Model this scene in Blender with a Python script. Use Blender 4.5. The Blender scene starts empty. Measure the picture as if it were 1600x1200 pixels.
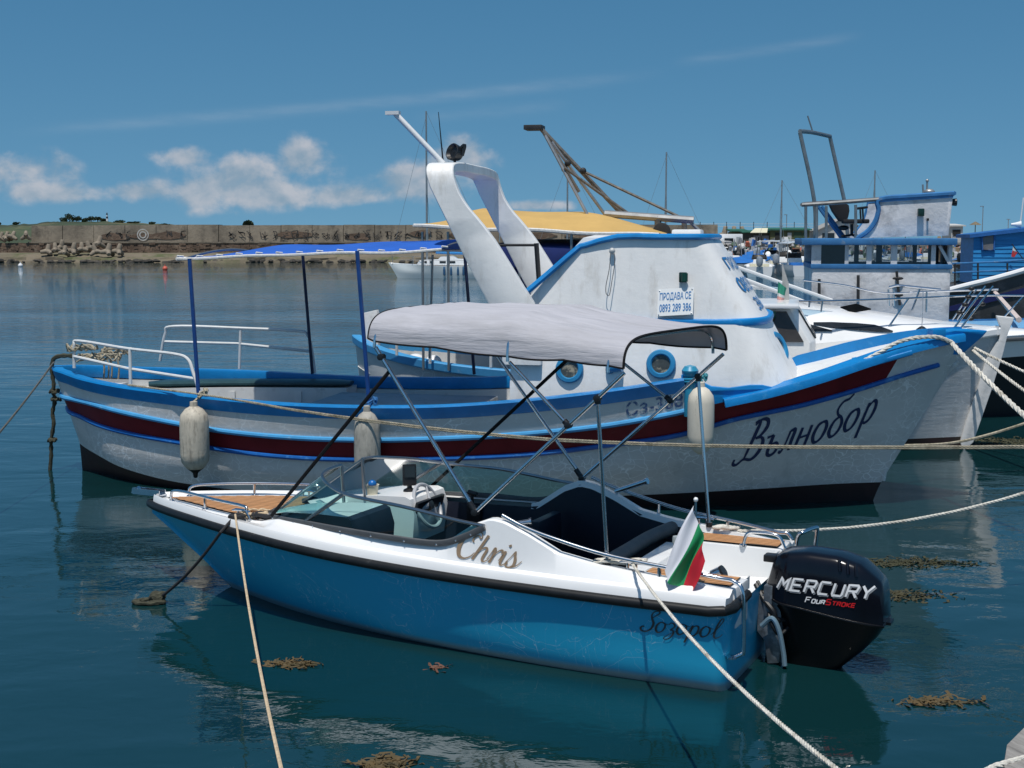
import bpy, bmesh, math, random
import numpy as np
from mathutils import Vector, Matrix
random.seed(7)
R = math.radians
scene = bpy.context.scene
col = scene.collection

# ------------------------------------------------------------------ camera
CAM_F, CAM_H, CAM_P = 2100.0, 3.0, math.atan(230.0 / 2100.0)
cam_d = bpy.data.cameras.new('camera')
cam = bpy.data.objects.new('camera', cam_d)
col.objects.link(cam)
cam.location = (0, 0, CAM_H)
cam.rotation_euler = (math.pi / 2 - CAM_P, 0, 0)
cam_d.sensor_width = 36.0
cam_d.lens = CAM_F / 1600.0 * 36.0
cam_d.clip_start = 0.05
cam_d.clip_end = 12000
scene.camera = cam

# ------------------------------------------------------------------ view
vs = scene.view_settings
vs.view_transform = 'Standard'
vs.look = 'None'
vs.gamma = 1.0
vs.use_curve_mapping = False
vs.exposure = 0.04
scene.cycles.max_bounces = 8
scene.cycles.diffuse_bounces = 3
scene.cycles.glossy_bounces = 4
scene.cycles.transmission_bounces = 6
scene.cycles.transparent_max_bounces = 12
scene.cycles.caustics_reflective = True
scene.cycles.blur_glossy = 1.0
scene.cycles.sample_clamp_indirect = 3.0
scene.cycles.caustics_refractive = False
scene.cycles.use_denoising = True

# ------------------------------------------------------------------ sun
SUN_EL, SUN_AZ = R(71), math.atan2(-0.25, -0.97)
sun_dir = Vector((math.cos(SUN_EL) * math.sin(SUN_AZ), math.cos(SUN_EL) * math.cos(SUN_AZ), math.sin(SUN_EL)))
sl = bpy.data.lights.new('sun', 'SUN')
sl.energy = 3.9
sl.angle = R(0.55)
sl.color = (1.0, 0.96, 0.9)
so = bpy.data.objects.new('sun', sl)
col.objects.link(so)
so.rotation_euler = sun_dir.to_track_quat('Z', 'Y').to_euler()
so.location = (20, -20, 60)

# ------------------------------------------------------------------ node helper
class NT:
    def __init__(s, tree):
        s.t = tree; s.n = tree.nodes; s.l = tree.links
    def add(s, typ, **kw):
        nd = s.n.new(typ)
        for k, v in kw.items(): setattr(nd, k, v)
        return nd
    def put(s, sock, v):
        if isinstance(v, bpy.types.NodeSocket): s.l.new(v, sock)
        elif isinstance(v, (tuple, list)):
            v = tuple(v)
            if len(sock.default_value) == 4 and len(v) == 3: v = v + (1.0,)
            sock.default_value = v
        else: sock.default_value = v
    def math(s, op, a, b=None, c=None, clamp=False):
        nd = s.add('ShaderNodeMath', operation=op); nd.use_clamp = clamp
        s.put(nd.inputs[0], a)
        if b is not None: s.put(nd.inputs[1], b)
        if c is not None: s.put(nd.inputs[2], c)
        return nd.outputs[0]
    def mix(s, f, a, b, blend='MIX'):
        nd = s.add('ShaderNodeMix', data_type='RGBA', blend_type=blend)
        s.put(nd.inputs[0], f); s.put(nd.inputs[6], a); s.put(nd.inputs[7], b)
        return nd.outputs[2]
    def noise(s, vec, scale, detail=4, rough=0.55, dist=0.0):
        nd = s.add('ShaderNodeTexNoise')
        if vec is not None: s.l.new(vec, nd.inputs['Vector'])
        nd.inputs['Scale'].default_value = scale; nd.inputs['Detail'].default_value = detail
        nd.inputs['Roughness'].default_value = rough; nd.inputs['Distortion'].default_value = dist
        return nd.outputs[0]
    def ramp(s, f, stops, interp='LINEAR'):
        nd = s.add('ShaderNodeMapRange'); nd.interpolation_type = 'SMOOTHSTEP' if interp == 'S' else 'LINEAR'
        s.put(nd.inputs[0], f)
        for i, v in enumerate(stops): nd.inputs[1 + i].default_value = v
        return nd.outputs[0]
    def mapping(s, vec, scale=(1, 1, 1), rot=(0, 0, 0), loc=(0, 0, 0)):
        nd = s.add('ShaderNodeMapping'); s.l.new(vec, nd.inputs[0])
        nd.inputs['Location'].default_value = loc; nd.inputs['Rotation'].default_value = rot; nd.inputs['Scale'].default_value = scale
        return nd.outputs[0]

# ------------------------------------------------------------------ sky
world = bpy.data.worlds.new('World')
scene.world = world
world.use_nodes = True
w = NT(world.node_tree)
w.n.clear()
out = w.add('ShaderNodeOutputWorld'); bg = w.add('ShaderNodeBackground')
w.l.new(bg.outputs[0], out.inputs[0])
SKY_STRENGTH = 0.075
bg.inputs[1].default_value = SKY_STRENGTH
tc = w.add('ShaderNodeTexCoord')
gen = tc.outputs['Generated']
sep = w.add('ShaderNodeSeparateXYZ'); w.l.new(gen, sep.inputs[0])
lift = w.add('ShaderNodeCombineXYZ')                      # clear dry air: the pale belt at the horizon is thin
w.l.new(sep.outputs[0], lift.inputs[0]); w.l.new(sep.outputs[1], lift.inputs[1])
w.l.new(w.math('ADD', w.math('MULTIPLY', w.math('ABSOLUTE', sep.outputs[2]), 0.95), 0.175), lift.inputs[2])
nrm = w.add('ShaderNodeVectorMath', operation='NORMALIZE'); w.l.new(lift.outputs[0], nrm.inputs[0])
sky = w.add('ShaderNodeTexSky', sky_type='NISHITA')
sky.sun_disc = False
sky.sun_elevation = SUN_EL
sky.sun_rotation = SUN_AZ
sky.air_density = 1.0; sky.dust_density = 0.6; sky.ozone_density = 2.2
w.l.new(nrm.outputs[0], sky.inputs[0])
hs = w.add('ShaderNodeHueSaturation'); hs.inputs['Saturation'].default_value = 1.3; hs.inputs['Value'].default_value = 1.18
hs.inputs['Hue'].default_value = 0.485
w.l.new(sky.outputs[0], hs.inputs['Color'])
az = w.math('ARCTAN2', sep.outputs[0], sep.outputs[1])
el = w.math('ARCSINE', sep.outputs[2])
cv = w.add('ShaderNodeCombineXYZ'); w.l.new(az, cv.inputs[0]); w.l.new(el, cv.inputs[1])
def blob(u, v, ru, rv):
    a = w.math('DIVIDE', w.math('SUBTRACT', az, (u - 800) / 2100.0), ru / 2100.0)
    e = w.math('DIVIDE', w.math('SUBTRACT', el, (370 - v) / 2100.0), rv / 2100.0)
    r2 = w.math('ADD', w.math('MULTIPLY', a, a), w.math('MULTIPLY', e, e))
    return w.math('EXPONENT', w.math('MULTIPLY', r2, -1.0))
tot = None
for b in [(85, 276, 62, 30), (100, 308, 75, 14), (5, 292, 40, 22), (296, 250, 38, 17), (225, 303, 50, 16), (330, 305, 65, 28),
          (385, 280, 55, 38), (482, 256, 52, 38), (440, 308, 70, 22), (560, 308, 75, 16), (640, 290, 55, 22), (695, 275, 62, 34),
          (728, 248, 46, 30), (840, 322, 60, 9), (-150, 290, 90, 26), (-330, 300, 120, 20), (1800, 310, 120, 18), (2050, 290, 90, 26)]:
    g = blob(*b)
    tot = g if tot is None else w.math('MAXIMUM', w.math('MULTIPLY', w.math('ADD', tot, g), 0.80), w.math('MAXIMUM', tot, g))
# the same kind of cloud all round the horizon outside the picture
ring = w.math('MULTIPLY', w.math('EXPONENT', w.math('MULTIPLY', w.math('POWER', w.math('DIVIDE', w.math('SUBTRACT', el, 0.035), 0.022), 2.0), -1.0)),
              w.ramp(w.math('ABSOLUTE', az), (0.75, 0.95, 0.0, 0.75)))
ringn = w.ramp(w.noise(w.mapping(cv.outputs[0], (7, 7, 1)), 1.0, 3), (0.45, 0.65, 0.0, 1.0))
tot = w.math('MAXIMUM', tot, w.math('MULTIPLY', ring, ringn))
n1 = w.noise(w.mapping(cv.outputs[0], (27, 33, 1)), 1.0, 9, 0.56, 0.1)
n2 = w.noise(w.mapping(cv.outputs[0], (27, 33, 1), loc=(0.08, 0.26, 0)), 1.0, 5, 0.52, 0.1)
dens = w.math('ADD', tot, w.math('MULTIPLY', w.math('MULTIPLY', w.math('SUBTRACT', n1, 0.50), 2.3), w.math('MULTIPLY', tot, 3.0, clamp=True)))
cm = w.ramp(dens, (0.20, 0.95, 0.0, 0.80), 'S')
lit = w.ramp(w.math('SUBTRACT', n1, n2), (-0.12, 0.16, 0.0, 1.0))
ccol = w.mix(lit, (0.27, 0.355, 0.44), (0.52, 0.525, 0.56))
sc = w.add('ShaderNodeVectorMath', operation='SCALE'); w.l.new(ccol, sc.inputs[0]); sc.inputs['Scale'].default_value = 1.0 / SKY_STRENGTH
# thin ice streaks: two old contrails
def streak(u0, v0, u1, v1, wid, amt):
    k = -(v1 - v0) / (u1 - u0)
    line = w.math('ADD', w.math('MULTIPLY', w.math('SUBTRACT', az, (u0 - 800) / 2100.0), k), (370 - v0) / 2100.0)
    d = w.math('DIVIDE', w.math('SUBTRACT', el, line), wid / 2100.0)
    g = w.math('EXPONENT', w.math('MULTIPLY', w.math('MULTIPLY', d, d), -1.0))
    um = (u0 + u1) / 2; hw = abs(u1 - u0) / 2
    f = w.ramp(w.math('ABSOLUTE', w.math('SUBTRACT', az, (um - 800) / 2100.0)), (hw * 0.55 / 2100, hw / 2100, amt, 0.0), 'S')
    return w.math('MULTIPLY', g, f)
sn = w.ramp(w.noise(w.mapping(cv.outputs[0], (30, 160, 1), rot=(0, 0, 0.1)), 1.0, 5), (0.3, 0.7, 0.35, 1.0))
st = w.math('MULTIPLY', sn, w.math('MAXIMUM', w.math('MAXIMUM', streak(40, 222, 1060, 120, 8, 0.12), streak(1030, 110, 1340, 74, 7, 0.08)), streak(640, 190, 900, 168, 9, 0.06)))
skyc = w.mix(st, hs.outputs[0], (0.62 / SKY_STRENGTH, 0.66 / SKY_STRENGTH, 0.7 / SKY_STRENGTH))
w.l.new(w.mix(cm, skyc, sc.outputs[0]), bg.inputs[0])

# ------------------------------------------------------------------ materials
MATS = {}
def mat(name, color, rough=0.5, metal=0.0, var=0.0, vscale=6.0, bump=0.0, bscale=30.0, dirt=None, dscale=3.0, dthr=(0.52, 0.72),
        color2=None, stretch=(1, 1, 1), coat=0.0, spec=0.5, bstretch=None, ior=None):
    """plain procedural paint: colour with soft variation, optional worn / stained patches, fine relief"""
    if name in MATS: return MATS[name]
    m = bpy.data.materials.new(name); m.use_nodes = True
    k = NT(m.node_tree); p = k.n['Principled BSDF']
    t = k.add('ShaderNodeTexCoord'); v = t.outputs['Object']
    c = tuple(color) + (1.0,)
    if var or color2:
        f = k.ramp(k.noise(k.mapping(v, stretch), vscale, 6, 0.6), (0.3, 0.7, 0.0, 1.0))
        c2 = color2 if color2 else tuple(min(1, x * (1 + var)) for x in color)
        c1 = color if color2 else tuple(x * (1 - var) for x in color)
        c = k.mix(f, c1, c2)
    if dirt:
        f = k.ramp(k.noise(k.mapping(v, stretch, loc=(3.1, 1.7, 9.2)), dscale, 8, 0.68), (dthr[0], dthr[1], 0.0, 1.0))
        c = k.mix(f, c, dirt)
    k.put(p.inputs['Base Color'], c)
    p.inputs['Roughness'].default_value = rough; p.inputs['Metallic'].default_value = metal
    p.inputs['Coat Weight'].default_value = coat; p.inputs['Coat Roughness'].default_value = 0.06
    p.inputs['Specular IOR Level'].default_value = spec
    if bump:
        b = k.add('ShaderNodeBump'); b.inputs['Strength'].default_value = 1.0; b.inputs['Distance'].default_value = bump
        k.l.new(k.noise(k.mapping(v, bstretch or (1, 1, 1)), bscale, 5, 0.6), b.inputs['Height'])
        k.l.new(b.outputs[0], p.inputs['Normal'])
    MATS[name] = m
    return m

def glass(name, tint=(0.80, 0.93, 0.91), rough=0.02, refl=1.0):
    if name in MATS: return MATS[name]
    m = bpy.data.materials.new(name); m.use_nodes = True
    k = NT(m.node_tree); k.n.clear()
    o = k.add('ShaderNodeOutputMaterial'); mx = k.add('ShaderNodeMixShader')
    tr = k.add('ShaderNodeBsdfTransparent'); gl = k.add('ShaderNodeBsdfGlossy'); fr = k.add('ShaderNodeFresnel')
    fr.inputs[0].default_value = 1.5; gl.inputs['Roughness'].default_value = rough
    tr.inputs[0].default_value = tuple(tint) + (1,)
    k.l.new(k.math('MULTIPLY', fr.outputs[0], refl, clamp=True), mx.inputs[0])
    k.l.new(tr.outputs[0], mx.inputs[1]); k.l.new(gl.outputs[0], mx.inputs[2]); k.l.new(mx.outputs[0], o.inputs[0])
    MATS[name] = m
    return m

# ------------------------------------------------------------------ mesh helpers
def cat(pts, n=8, closed=False):
    """Catmull-Rom through pts"""
    P = [np.array(p, float) for p in pts]
    if len(P) < 3 and not closed:
        return [P[0] + (P[-1] - P[0]) * i / n for i in range(n + 1)]
    res = []
    m = len(P)
    for i in range(m if closed else m - 1):
        if closed: a, b, c, d = P[(i - 1) % m], P[i], P[(i + 1) % m], P[(i + 2) % m]
        else:
            b, c = P[i], P[i + 1]
            a = P[i - 1] if i > 0 else 2 * b - c
            d = P[i + 2] if i + 2 < m else 2 * c - b
        for q in range(n):
            t = q / n
            res.append(0.5 * (2 * b + (c - a) * t + (2 * a - 5 * b + 4 * c - d) * t * t + (3 * b - a - 3 * c + d) * t ** 3))
    if not closed: res.append(P[-1])
    return res

class MB:
    def __init__(s): s.v = []; s.f = []; s.m = []; s.cur = 0
    def vs(s, pts):
        i = len(s.v); s.v.extend([tuple(float(x) for x in p) for p in pts]); return i
    def face(s, *ids):
        s.f.append(tuple(ids)); s.m.append(s.cur)
    def box(s, c, d, rot=None, taper=1.0):
        h = [x / 2 for x in d]; pts = []
        for z in (-1, 1):
            k = taper if z > 0 else 1
            for x, y in ((-1, -1), (1, -1), (1, 1), (-1, 1)): pts.append(Vector((x * h[0] * k, y * h[1] * k, z * h[2])))
        if rot is not None:
            M = rot if isinstance(rot, Matrix) else Matrix.Rotation(rot, 3, 'Z')
            pts = [M @ p for p in pts]
        i = s.vs([(p.x + c[0], p.y + c[1], p.z + c[2]) for p in pts])
        for f in ((0, 3, 2, 1), (4, 5, 6, 7), (0, 1, 5, 4), (1, 2, 6, 5), (2, 3, 7, 6), (3, 0, 4, 7)): s.face(*[i + q for q in f])
        return s
    def tube(s, pts, r, n=8, closed=False, cap=True, flat=1.0, up=None):
        P = [Vector([float(q) for q in p]) for p in pts]; m = len(P)
        rs = r if isinstance(r, (list, tuple, np.ndarray)) else [r] * m
        T = []
        for i in range(m):
            if closed: d = P[(i + 1) % m] - P[(i - 1) % m]
            else: d = P[min(i + 1, m - 1)] - P[max(i - 1, 0)]
            T.append(d.normalized() if d.length > 1e-9 else Vector((0, 0, 1)))
        a = Vector(up) if up else (Vector((0, 0, 1)) if abs(T[0].z) < 0.9 else Vector((1, 0, 0)))
        nrm = (a - T[0] * a.dot(T[0])).normalized(); rings = []
        for i in range(m):
            if up: nrm = Vector(up)
            nrm = (nrm - T[i] * nrm.dot(T[i])).normalized(); b = T[i].cross(nrm)
            rings.append(s.vs([P[i] + (nrm * math.cos(2 * math.pi * k / n) + b * math.sin(2 * math.pi * k / n) * flat) * rs[i] for k in range(n)]))
        for i in range(m if closed else m - 1):
            a0, b0 = rings[i], rings[(i + 1) % m]
            for k in range(n): s.face(a0 + k, a0 + (k + 1) % n, b0 + (k + 1) % n, b0 + k)
        if cap and not closed:
            s.face(*[rings[0] + k for k in range(n)][::-1]); s.face(*[rings[-1] + k for k in range(n)])
        return s
    def sweep(s, pts, prof, up=(0, 0, 1), closed_prof=True, cap=True):
        """sweep a 2-D profile (out, up) along pts; out = T x up"""
        P = [Vector([float(q) for q in p]) for p in pts]; m = len(P); n = len(prof); U = Vector(up); rings = []
        for i in range(m):
            d = (P[min(i + 1, m - 1)] - P[max(i - 1, 0)]); d.normalize()
            o = d.cross(U).normalized(); u = o.cross(d).normalized()
            pr = prof[i] if isinstance(prof[0][0], (list, tuple)) else prof
            rings.append(s.vs([P[i] + o * a + u * b for a, b in pr]))
        n = len(prof[0]) if isinstance(prof[0][0], (list, tuple)) else len(prof)
        for i in range(m - 1):
            for k in range(n if closed_prof else n - 1):
                s.face(rings[i] + k, rings[i] + (k + 1) % n, rings[i + 1] + (k + 1) % n, rings[i + 1] + k)
        if cap and closed_prof:
            s.face(*[rings[0] + k for k in range(n)][::-1]); s.face(*[rings[-1] + k for k in range(n)])
        return s
    def grid(s, G, closed_u=False, closed_v=False, flip=False):
        a = len(G); b = len(G[0]); i0 = s.vs([p for row in G for p in row])
        for i in range(a if closed_u else a - 1):
            for j in range(b if closed_v else b - 1):
                q = (i0 + i * b + j, i0 + i * b + (j + 1) % b, i0 + ((i + 1) % a) * b + (j + 1) % b, i0 + ((i + 1) % a) * b + j)
                s.face(*(q[::-1] if flip else q))
        return s
    def slab(s, G, th):
        """thin sheet with thickness along -z"""
        a = len(G); b = len(G[0])
        top = s.vs([p for r in G for p in r]); bot = s.vs([(p[0], p[1], p[2] - th) for r in G for p in r])
        for i in range(a - 1):
            for j in range(b - 1):
                q = (i * b + j, i * b + j + 1, (i + 1) * b + j + 1, (i + 1) * b + j)
                s.face(*[top + k for k in q]); s.face(*[bot + k for k in q][::-1])
        edge = [i * b for i in range(a)] + [(a - 1) * b + j for j in range(1, b)] + [i * b + b - 1 for i in range(a - 2, -1, -1)] + [j for j in range(b - 2, 0, -1)]
        for k in range(len(edge)):
            p, q = edge[k], edge[(k + 1) % len(edge)]
            s.face(top + p, top + q, bot + q, bot + p)
        return s
    def prism(s, pts, d):
        """closed polygon (3-D points) extruded by vector d"""
        n = len(pts); a = s.vs(pts); b = s.vs([(p[0] + d[0], p[1] + d[1], p[2] + d[2]) for p in pts])
        s.face(*[a + k for k in range(n)][::-1]); s.face(*[b + k for k in range(n)])
        for k in range(n): s.face(a + k, a + (k + 1) % n, b + (k + 1) % n, b + k)
        return s
    def lathe(s, prof, c=(0, 0, 0), axis='Z', n=16, M=None):
        rings = []
        for r, h in prof:
            pts = []
            for k in range(n):
                a = 2 * math.pi * k / n; p = Vector((r * math.cos(a), r * math.sin(a), h))
                if axis == 'X': p = Vector((p.z, p.x, p.y))
                elif axis == 'Y': p = Vector((p.y, p.z, p.x))
                if M is not None: p = M @ p
                pts.append((p.x + c[0], p.y + c[1], p.z + c[2]))
            rings.append(s.vs(pts))
        for a, b in zip(rings, rings[1:]):
            for k in range(n): s.face(a + k, a + (k + 1) % n, b + (k + 1) % n, b + k)
        s.face(*[rings[0] + k for k in range(n)][::-1]); s.face(*[rings[-1] + k for k in range(n)])
        return s
    def ball(s, c, r, n=12, sq=(1, 1, 1)):
        prof = [(math.sin(math.pi * i / n) * 1.0 if 0 < i < n else 0.002, -math.cos(math.pi * i / n)) for i in range(n + 1)]
        i0 = len(s.v); s.lathe([(a * r, b * r) for a, b in prof], (0, 0, 0), n=n)
        for i in range(i0, len(s.v)):
            x, y, z = s.v[i]; s.v[i] = (x * sq[0] + c[0], y * sq[1] + c[1], z * sq[2] + c[2])
        return s
    def mesh(s, name, mats, bevel=0, angle=38, jitter=0):
        if jitter: s.v = [tuple(x + random.uniform(-jitter, jitter) for x in p) for p in s.v]
        me = bpy.data.meshes.new(name); me.from_pydata(s.v, [], s.f)
        if not isinstance(mats, (list, tuple)): mats = [mats]
        for m in mats: me.materials.append(m)
        if len(mats) > 1: me.polygons.foreach_set('material_index', s.m)
        bm = bmesh.new(); bm.from_mesh(me)
        bmesh.ops.remove_doubles(bm, verts=bm.verts, dist=1e-5)
        bmesh.ops.recalc_face_normals(bm, faces=bm.faces)
        if bevel:
            e = [x for x in bm.edges if len(x.link_faces) == 2 and x.calc_face_angle(0) > R(28)]
            if e: bmesh.ops.bevel(bm, geom=e, offset=bevel, segments=2, affect='EDGES', profile=0.6, clamp_overlap=True)
        bm.to_mesh(me); bm.free()
        me.shade_smooth(); me.set_sharp_from_angle(angle=R(angle)); me.update()
        return me
    def build(s, name, mats, parent=None, bevel=0, angle=38, kind=None, label=None, jitter=0):
        o = bpy.data.objects.new(name, s.mesh(name, mats, bevel, angle, jitter))
        col.objects.link(o)
        if parent is not None: o.parent = parent
        if kind: o['kind'] = kind
        if label: o['label'] = label
        return o

def thing(name, label, category, loc=(0, 0, 0), rz=0.0, group=None):
    o = bpy.data.objects.new(name, None); col.objects.link(o)
    o.location = loc; o.rotation_euler = (0, 0, rz); o.empty_display_size = 0.2
    o['label'] = label; o['category'] = category
    if group: o['group'] = group
    return o
def tag(o, label, category, group=None):
    o['label'] = label; o['category'] = category
    if group: o['group'] = group
    return o
def struct(o):
    o['kind'] = 'structure'; return o
def stuff(o):
    o['kind'] = 'stuff'; return o
def dup(root, loc=None, rz=None, label=None, scale=None):
    r = root.copy(); col.objects.link(r)
    if loc is not None: r.location = loc
    if rz is not None: r.rotation_euler = (0, 0, rz)
    if label: r['label'] = label
    if scale: r.scale = scale
    for ch in root.children:
        c = ch.copy(); col.objects.link(c); c.parent = r
        for g in ch.children:
            d = g.copy(); col.objects.link(d); d.parent = c
    return r

# a point of the place from where the photograph shows it, at its own true distance
def ray(u, v):
    x = (u - 800) / CAM_F; y = (600 - v) / CAM_F; c, si = math.cos(CAM_P), math.sin(CAM_P)
    return np.array([x, c + y * si, -si + y * c])
def atY(u, v, Y):
    r = ray(u, v); return np.array([0, 0, CAM_H]) + r * (Y / r[1])
def atZ(u, v, z):
    r = ray(u, v); return np.array([0, 0, CAM_H]) + r * ((z - CAM_H) / r[2])
class Frame:
    """a boat's own axes: x forward, y to port, z up from the waterline"""
    def __init__(s, O, ang):
        s.O = np.array(O, float); s.a = ang
        s.f = np.array([math.cos(ang), math.sin(ang)]); s.l = np.array([-math.sin(ang), math.cos(ang)])
    def loc(s, P):
        d = np.array(P[:2]) - s.O; return np.array([d @ s.f, d @ s.l, P[2]])
    def px(s, u, v, t):
        r = ray(u, v); k = (t + s.O @ s.l) / (r[:2] @ s.l); return s.loc(np.array([0, 0, CAM_H]) + k * r)
    def ps(s, u, v, x):
        r = ray(u, v); k = (x + s.O @ s.f) / (r[:2] @ s.f); return s.loc(np.array([0, 0, CAM_H]) + k * r)
    def pz(s, u, v, z): return s.loc(atZ(u, v, z))
    def w(s, p):
        q = s.O + s.f * p[0] + s.l * p[1]; return np.array([q[0], q[1], p[2]])

# ------------------------------------------------------------------ hull helper
def herm(x, y, q):
    x = np.array(x, float); y = np.array(y, float); n = len(x); d = np.zeros(n)
    sl_ = np.diff(y) / np.diff(x); h = np.diff(x)
    for i in range(1, n - 1): d[i] = (sl_[i - 1] * h[i] + sl_[i] * h[i - 1]) / (h[i] + h[i - 1])
    d[0] = sl_[0]; d[-1] = sl_[-1]
    k = np.clip(np.searchsorted(x, q) - 1, 0, n - 2); t = (q - x[k]) / h[k]; hh = h[k]
    return (2 * t ** 3 - 3 * t ** 2 + 1) * y[k] + (t ** 3 - 2 * t ** 2 + t) * hh * d[k] + (-2 * t ** 3 + 3 * t ** 2) * y[k + 1] + (t ** 3 - t ** 2) * hh * d[k + 1]
def line(pts, N=64, s0=None, s1=None):
    """feature line of a hull: control points (x, y, z) ordered by x -> N points, denser at the ends"""
    P = np.array(pts, float); a = P[0, 0] if s0 is None else s0; b = P[-1, 0] if s1 is None else s1
    u = 0.5 - 0.5 * np.cos(np.linspace(0, math.pi, N)); u = 0.65 * u + 0.35 * np.linspace(0, 1, N)
    q = a + (b - a) * u
    return np.stack([q, herm(P[:, 0], P[:, 1], q), herm(P[:, 0], P[:, 2], q)], 1)
def skin(lines, sub=4):
    """surface through the feature lines; returns rows [k][i] and the row index of every line"""
    K = len(lines); N = len(lines[0]); rows = []; idx = []
    for k in range(K - 1):
        idx.append(len(rows))
        a = lines[k - 1] if k > 0 else 2 * lines[k] - lines[k + 1]
        d = lines[k + 2] if k + 2 < K else 2 * lines[k + 1] - lines[k]
        b, c = lines[k], lines[k + 1]
        for q in range(sub):
            t = q / sub
            lin = b + (c - b) * t
            sp = 0.5 * (2 * b + (c - a) * t + (2 * a - 5 * b + 4 * c - d) * t * t + (3 * b - a - 3 * c + d) * t ** 3)
            rows.append(lin * 0.45 + sp * 0.55)
    idx.append(len(rows)); rows.append(lines[-1])
    return np.array(rows), idx
def mir(G): 
    H = np.array(G, float).copy(); H[..., 1] *= -1; return H
class Surf:
    """look-up of a hull side: (x, z) -> y"""
    def __init__(s, rows):
        s.G = np.array(rows); A = s.G
        a, b, c, d = A[:-1, :-1].reshape(-1, 3), A[:-1, 1:].reshape(-1, 3), A[1:, 1:].reshape(-1, 3), A[1:, :-1].reshape(-1, 3)
        s.T = np.concatenate([np.stack([a, b, c], 1), np.stack([a, c, d], 1)])
    def y(s, x, z):
        T = s.T; p0, p1, p2 = T[:, 0], T[:, 1], T[:, 2]
        v0x, v0z = p1[:, 0] - p0[:, 0], p1[:, 2] - p0[:, 2]; v1x, v1z = p2[:, 0] - p0[:, 0], p2[:, 2] - p0[:, 2]
        dx, dz = x - p0[:, 0], z - p0[:, 2]; den = v0x * v1z - v1x * v0z; den = np.where(abs(den) < 1e-12, 1e-12, den)
        a = (dx * v1z - v1x * dz) / den; b = (v0x * dz - dx * v0z) / den
        bad = np.maximum(np.maximum(-a, -b), a + b - 1); i = int(np.argmin(bad))
        return float(p0[i, 1] + a[i] * (p1[i, 1] - p0[i, 1]) + b[i] * (p2[i, 1] - p0[i, 1]))

# ------------------------------------------------------------------ lettering: pen strokes turned into flat ribbons
def ribbon(mb, stroke, fmap, n=7, wmul=1.0, smooth=True, cap=True):
    P = [np.array(p, float) for p in stroke]
    pts = cat(P, n) if smooth and len(P) > 2 else P
    L = []
    for i, p in enumerate(pts):
        a = pts[max(i - 1, 0)][:2]; b = pts[min(i + 1, len(pts) - 1)][:2]; d = b - a; d = d / (np.linalg.norm(d) + 1e-9)
        k = 1.0
        if not smooth and 0 < i < len(pts) - 1:
            e1 = pts[i][:2] - pts[i - 1][:2]; e1 /= np.linalg.norm(e1); k = 1.0 / max(0.5, abs(np.dot(e1, d)))
        nn = np.array([-d[1], d[0]]); h = max(0.004, p[2]) * wmul / 2 * k
        L.append((p[:2] + nn * h, p[:2] - nn * h))
    G = []
    for a, b in L: G.append([fmap(*a), fmap(*((a + b) / 2)), fmap(*b)])
    mb.grid(G)
def text_mesh(body, size, fmap, name, m, parent, ext=0.0):
    cu = bpy.data.curves.new(name, 'FONT'); cu.body = body; cu.size = size; cu.align_x = 'LEFT'; cu.resolution_u = 3; cu.offset = 0.014
    o = bpy.data.objects.new(name, cu); col.objects.link(o)
    dg = bpy.context.evaluated_depsgraph_get(); dg.update()
    me = bpy.data.meshes.new_from_object(o.evaluated_get(dg))
    col.objects.unlink(o); bpy.data.objects.remove(o)
    if fmap:
        for v_ in me.vertices: v_.co = Vector(fmap(v_.co.x, v_.co.y))
    me.materials.clear(); me.materials.append(m)
    ob = bpy.data.objects.new(name, me); col.objects.link(ob)
    if parent is not None: ob.parent = parent
    return ob
# ------------------------------------------------------------------ water
def water_material():
    m = bpy.data.materials.new('harbour_water'); m.use_nodes = True
    k = NT(m.node_tree); p = k.n['Principled BSDF']
    g = k.add('ShaderNodeNewGeometry'); pos = g.outputs['Position']
    murk = k.noise(k.mapping(pos, (0.25, 0.25, 1)), 1.0, 4)
    k.put(p.inputs['Base Color'], k.mix(murk, (0.002, 0.021, 0.024), (0.005, 0.032, 0.035)))
    p.inputs['Roughness'].default_value = 0.025; p.inputs['IOR'].default_value = 1.75
    s_ = k.add('ShaderNodeSeparateXYZ'); k.l.new(pos, s_.inputs[0])
    swell = k.noise(k.mapping(pos, (0.55, 0.9, 1), rot=(0, 0, 0.25)), 1.0, 2, 0.5, 0.6)
    rip = k.noise(k.mapping(pos, (2.2, 3.6, 1), rot=(0, 0, -0.2)), 1.0, 4, 0.55, 0.4)
    fine = k.noise(k.mapping(pos, (12, 19, 1), rot=(0, 0, 0.4)), 1.0, 3, 0.5)
    patch = k.ramp(k.noise(k.mapping(pos, (0.16, 0.30, 1)), 1.0, 4, 0.6), (0.46, 0.66, 0.05, 1.0), 'S')   # cat's paws between calm lanes
    far = k.ramp(s_.outputs[1], (13, 45, 0.0, 1.0), 'S')
    cha = k.noise(k.mapping(pos, (0.7, 1.5, 1)), 1.0, 5, 0.6)
    lane = k.ramp(k.noise(k.mapping(pos, (0.012, 0.085, 1)), 1.0, 4, 0.6), (0.35, 0.65, 0.35, 1.1), 'S')
    h = k.math('ADD', k.math('MULTIPLY', swell, 0.022), k.math('MULTIPLY', rip, 0.0052))
    h = k.math('ADD', h, k.math('MULTIPLY', k.math('MULTIPLY', fine, patch), 0.0032))
    h = k.math('ADD', h, k.math('MULTIPLY', k.math('MULTIPLY', k.math('MULTIPLY', cha, far), lane), 0.045))
    b = k.add('ShaderNodeBump'); b.inputs['Strength'].default_value = 1.0; b.inputs['Distance'].default_value = 1.0
    k.l.new(h, b.inputs['Height']); k.l.new(b.outputs[0], p.inputs['Normal'])
    return m
wm = MB()
wm.grid([[(-4000, -60, 0), (4000, -60, 0)], [(-4000, 9000, 0), (4000, 9000, 0)]])
struct(wm.build('water', water_material()))

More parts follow.
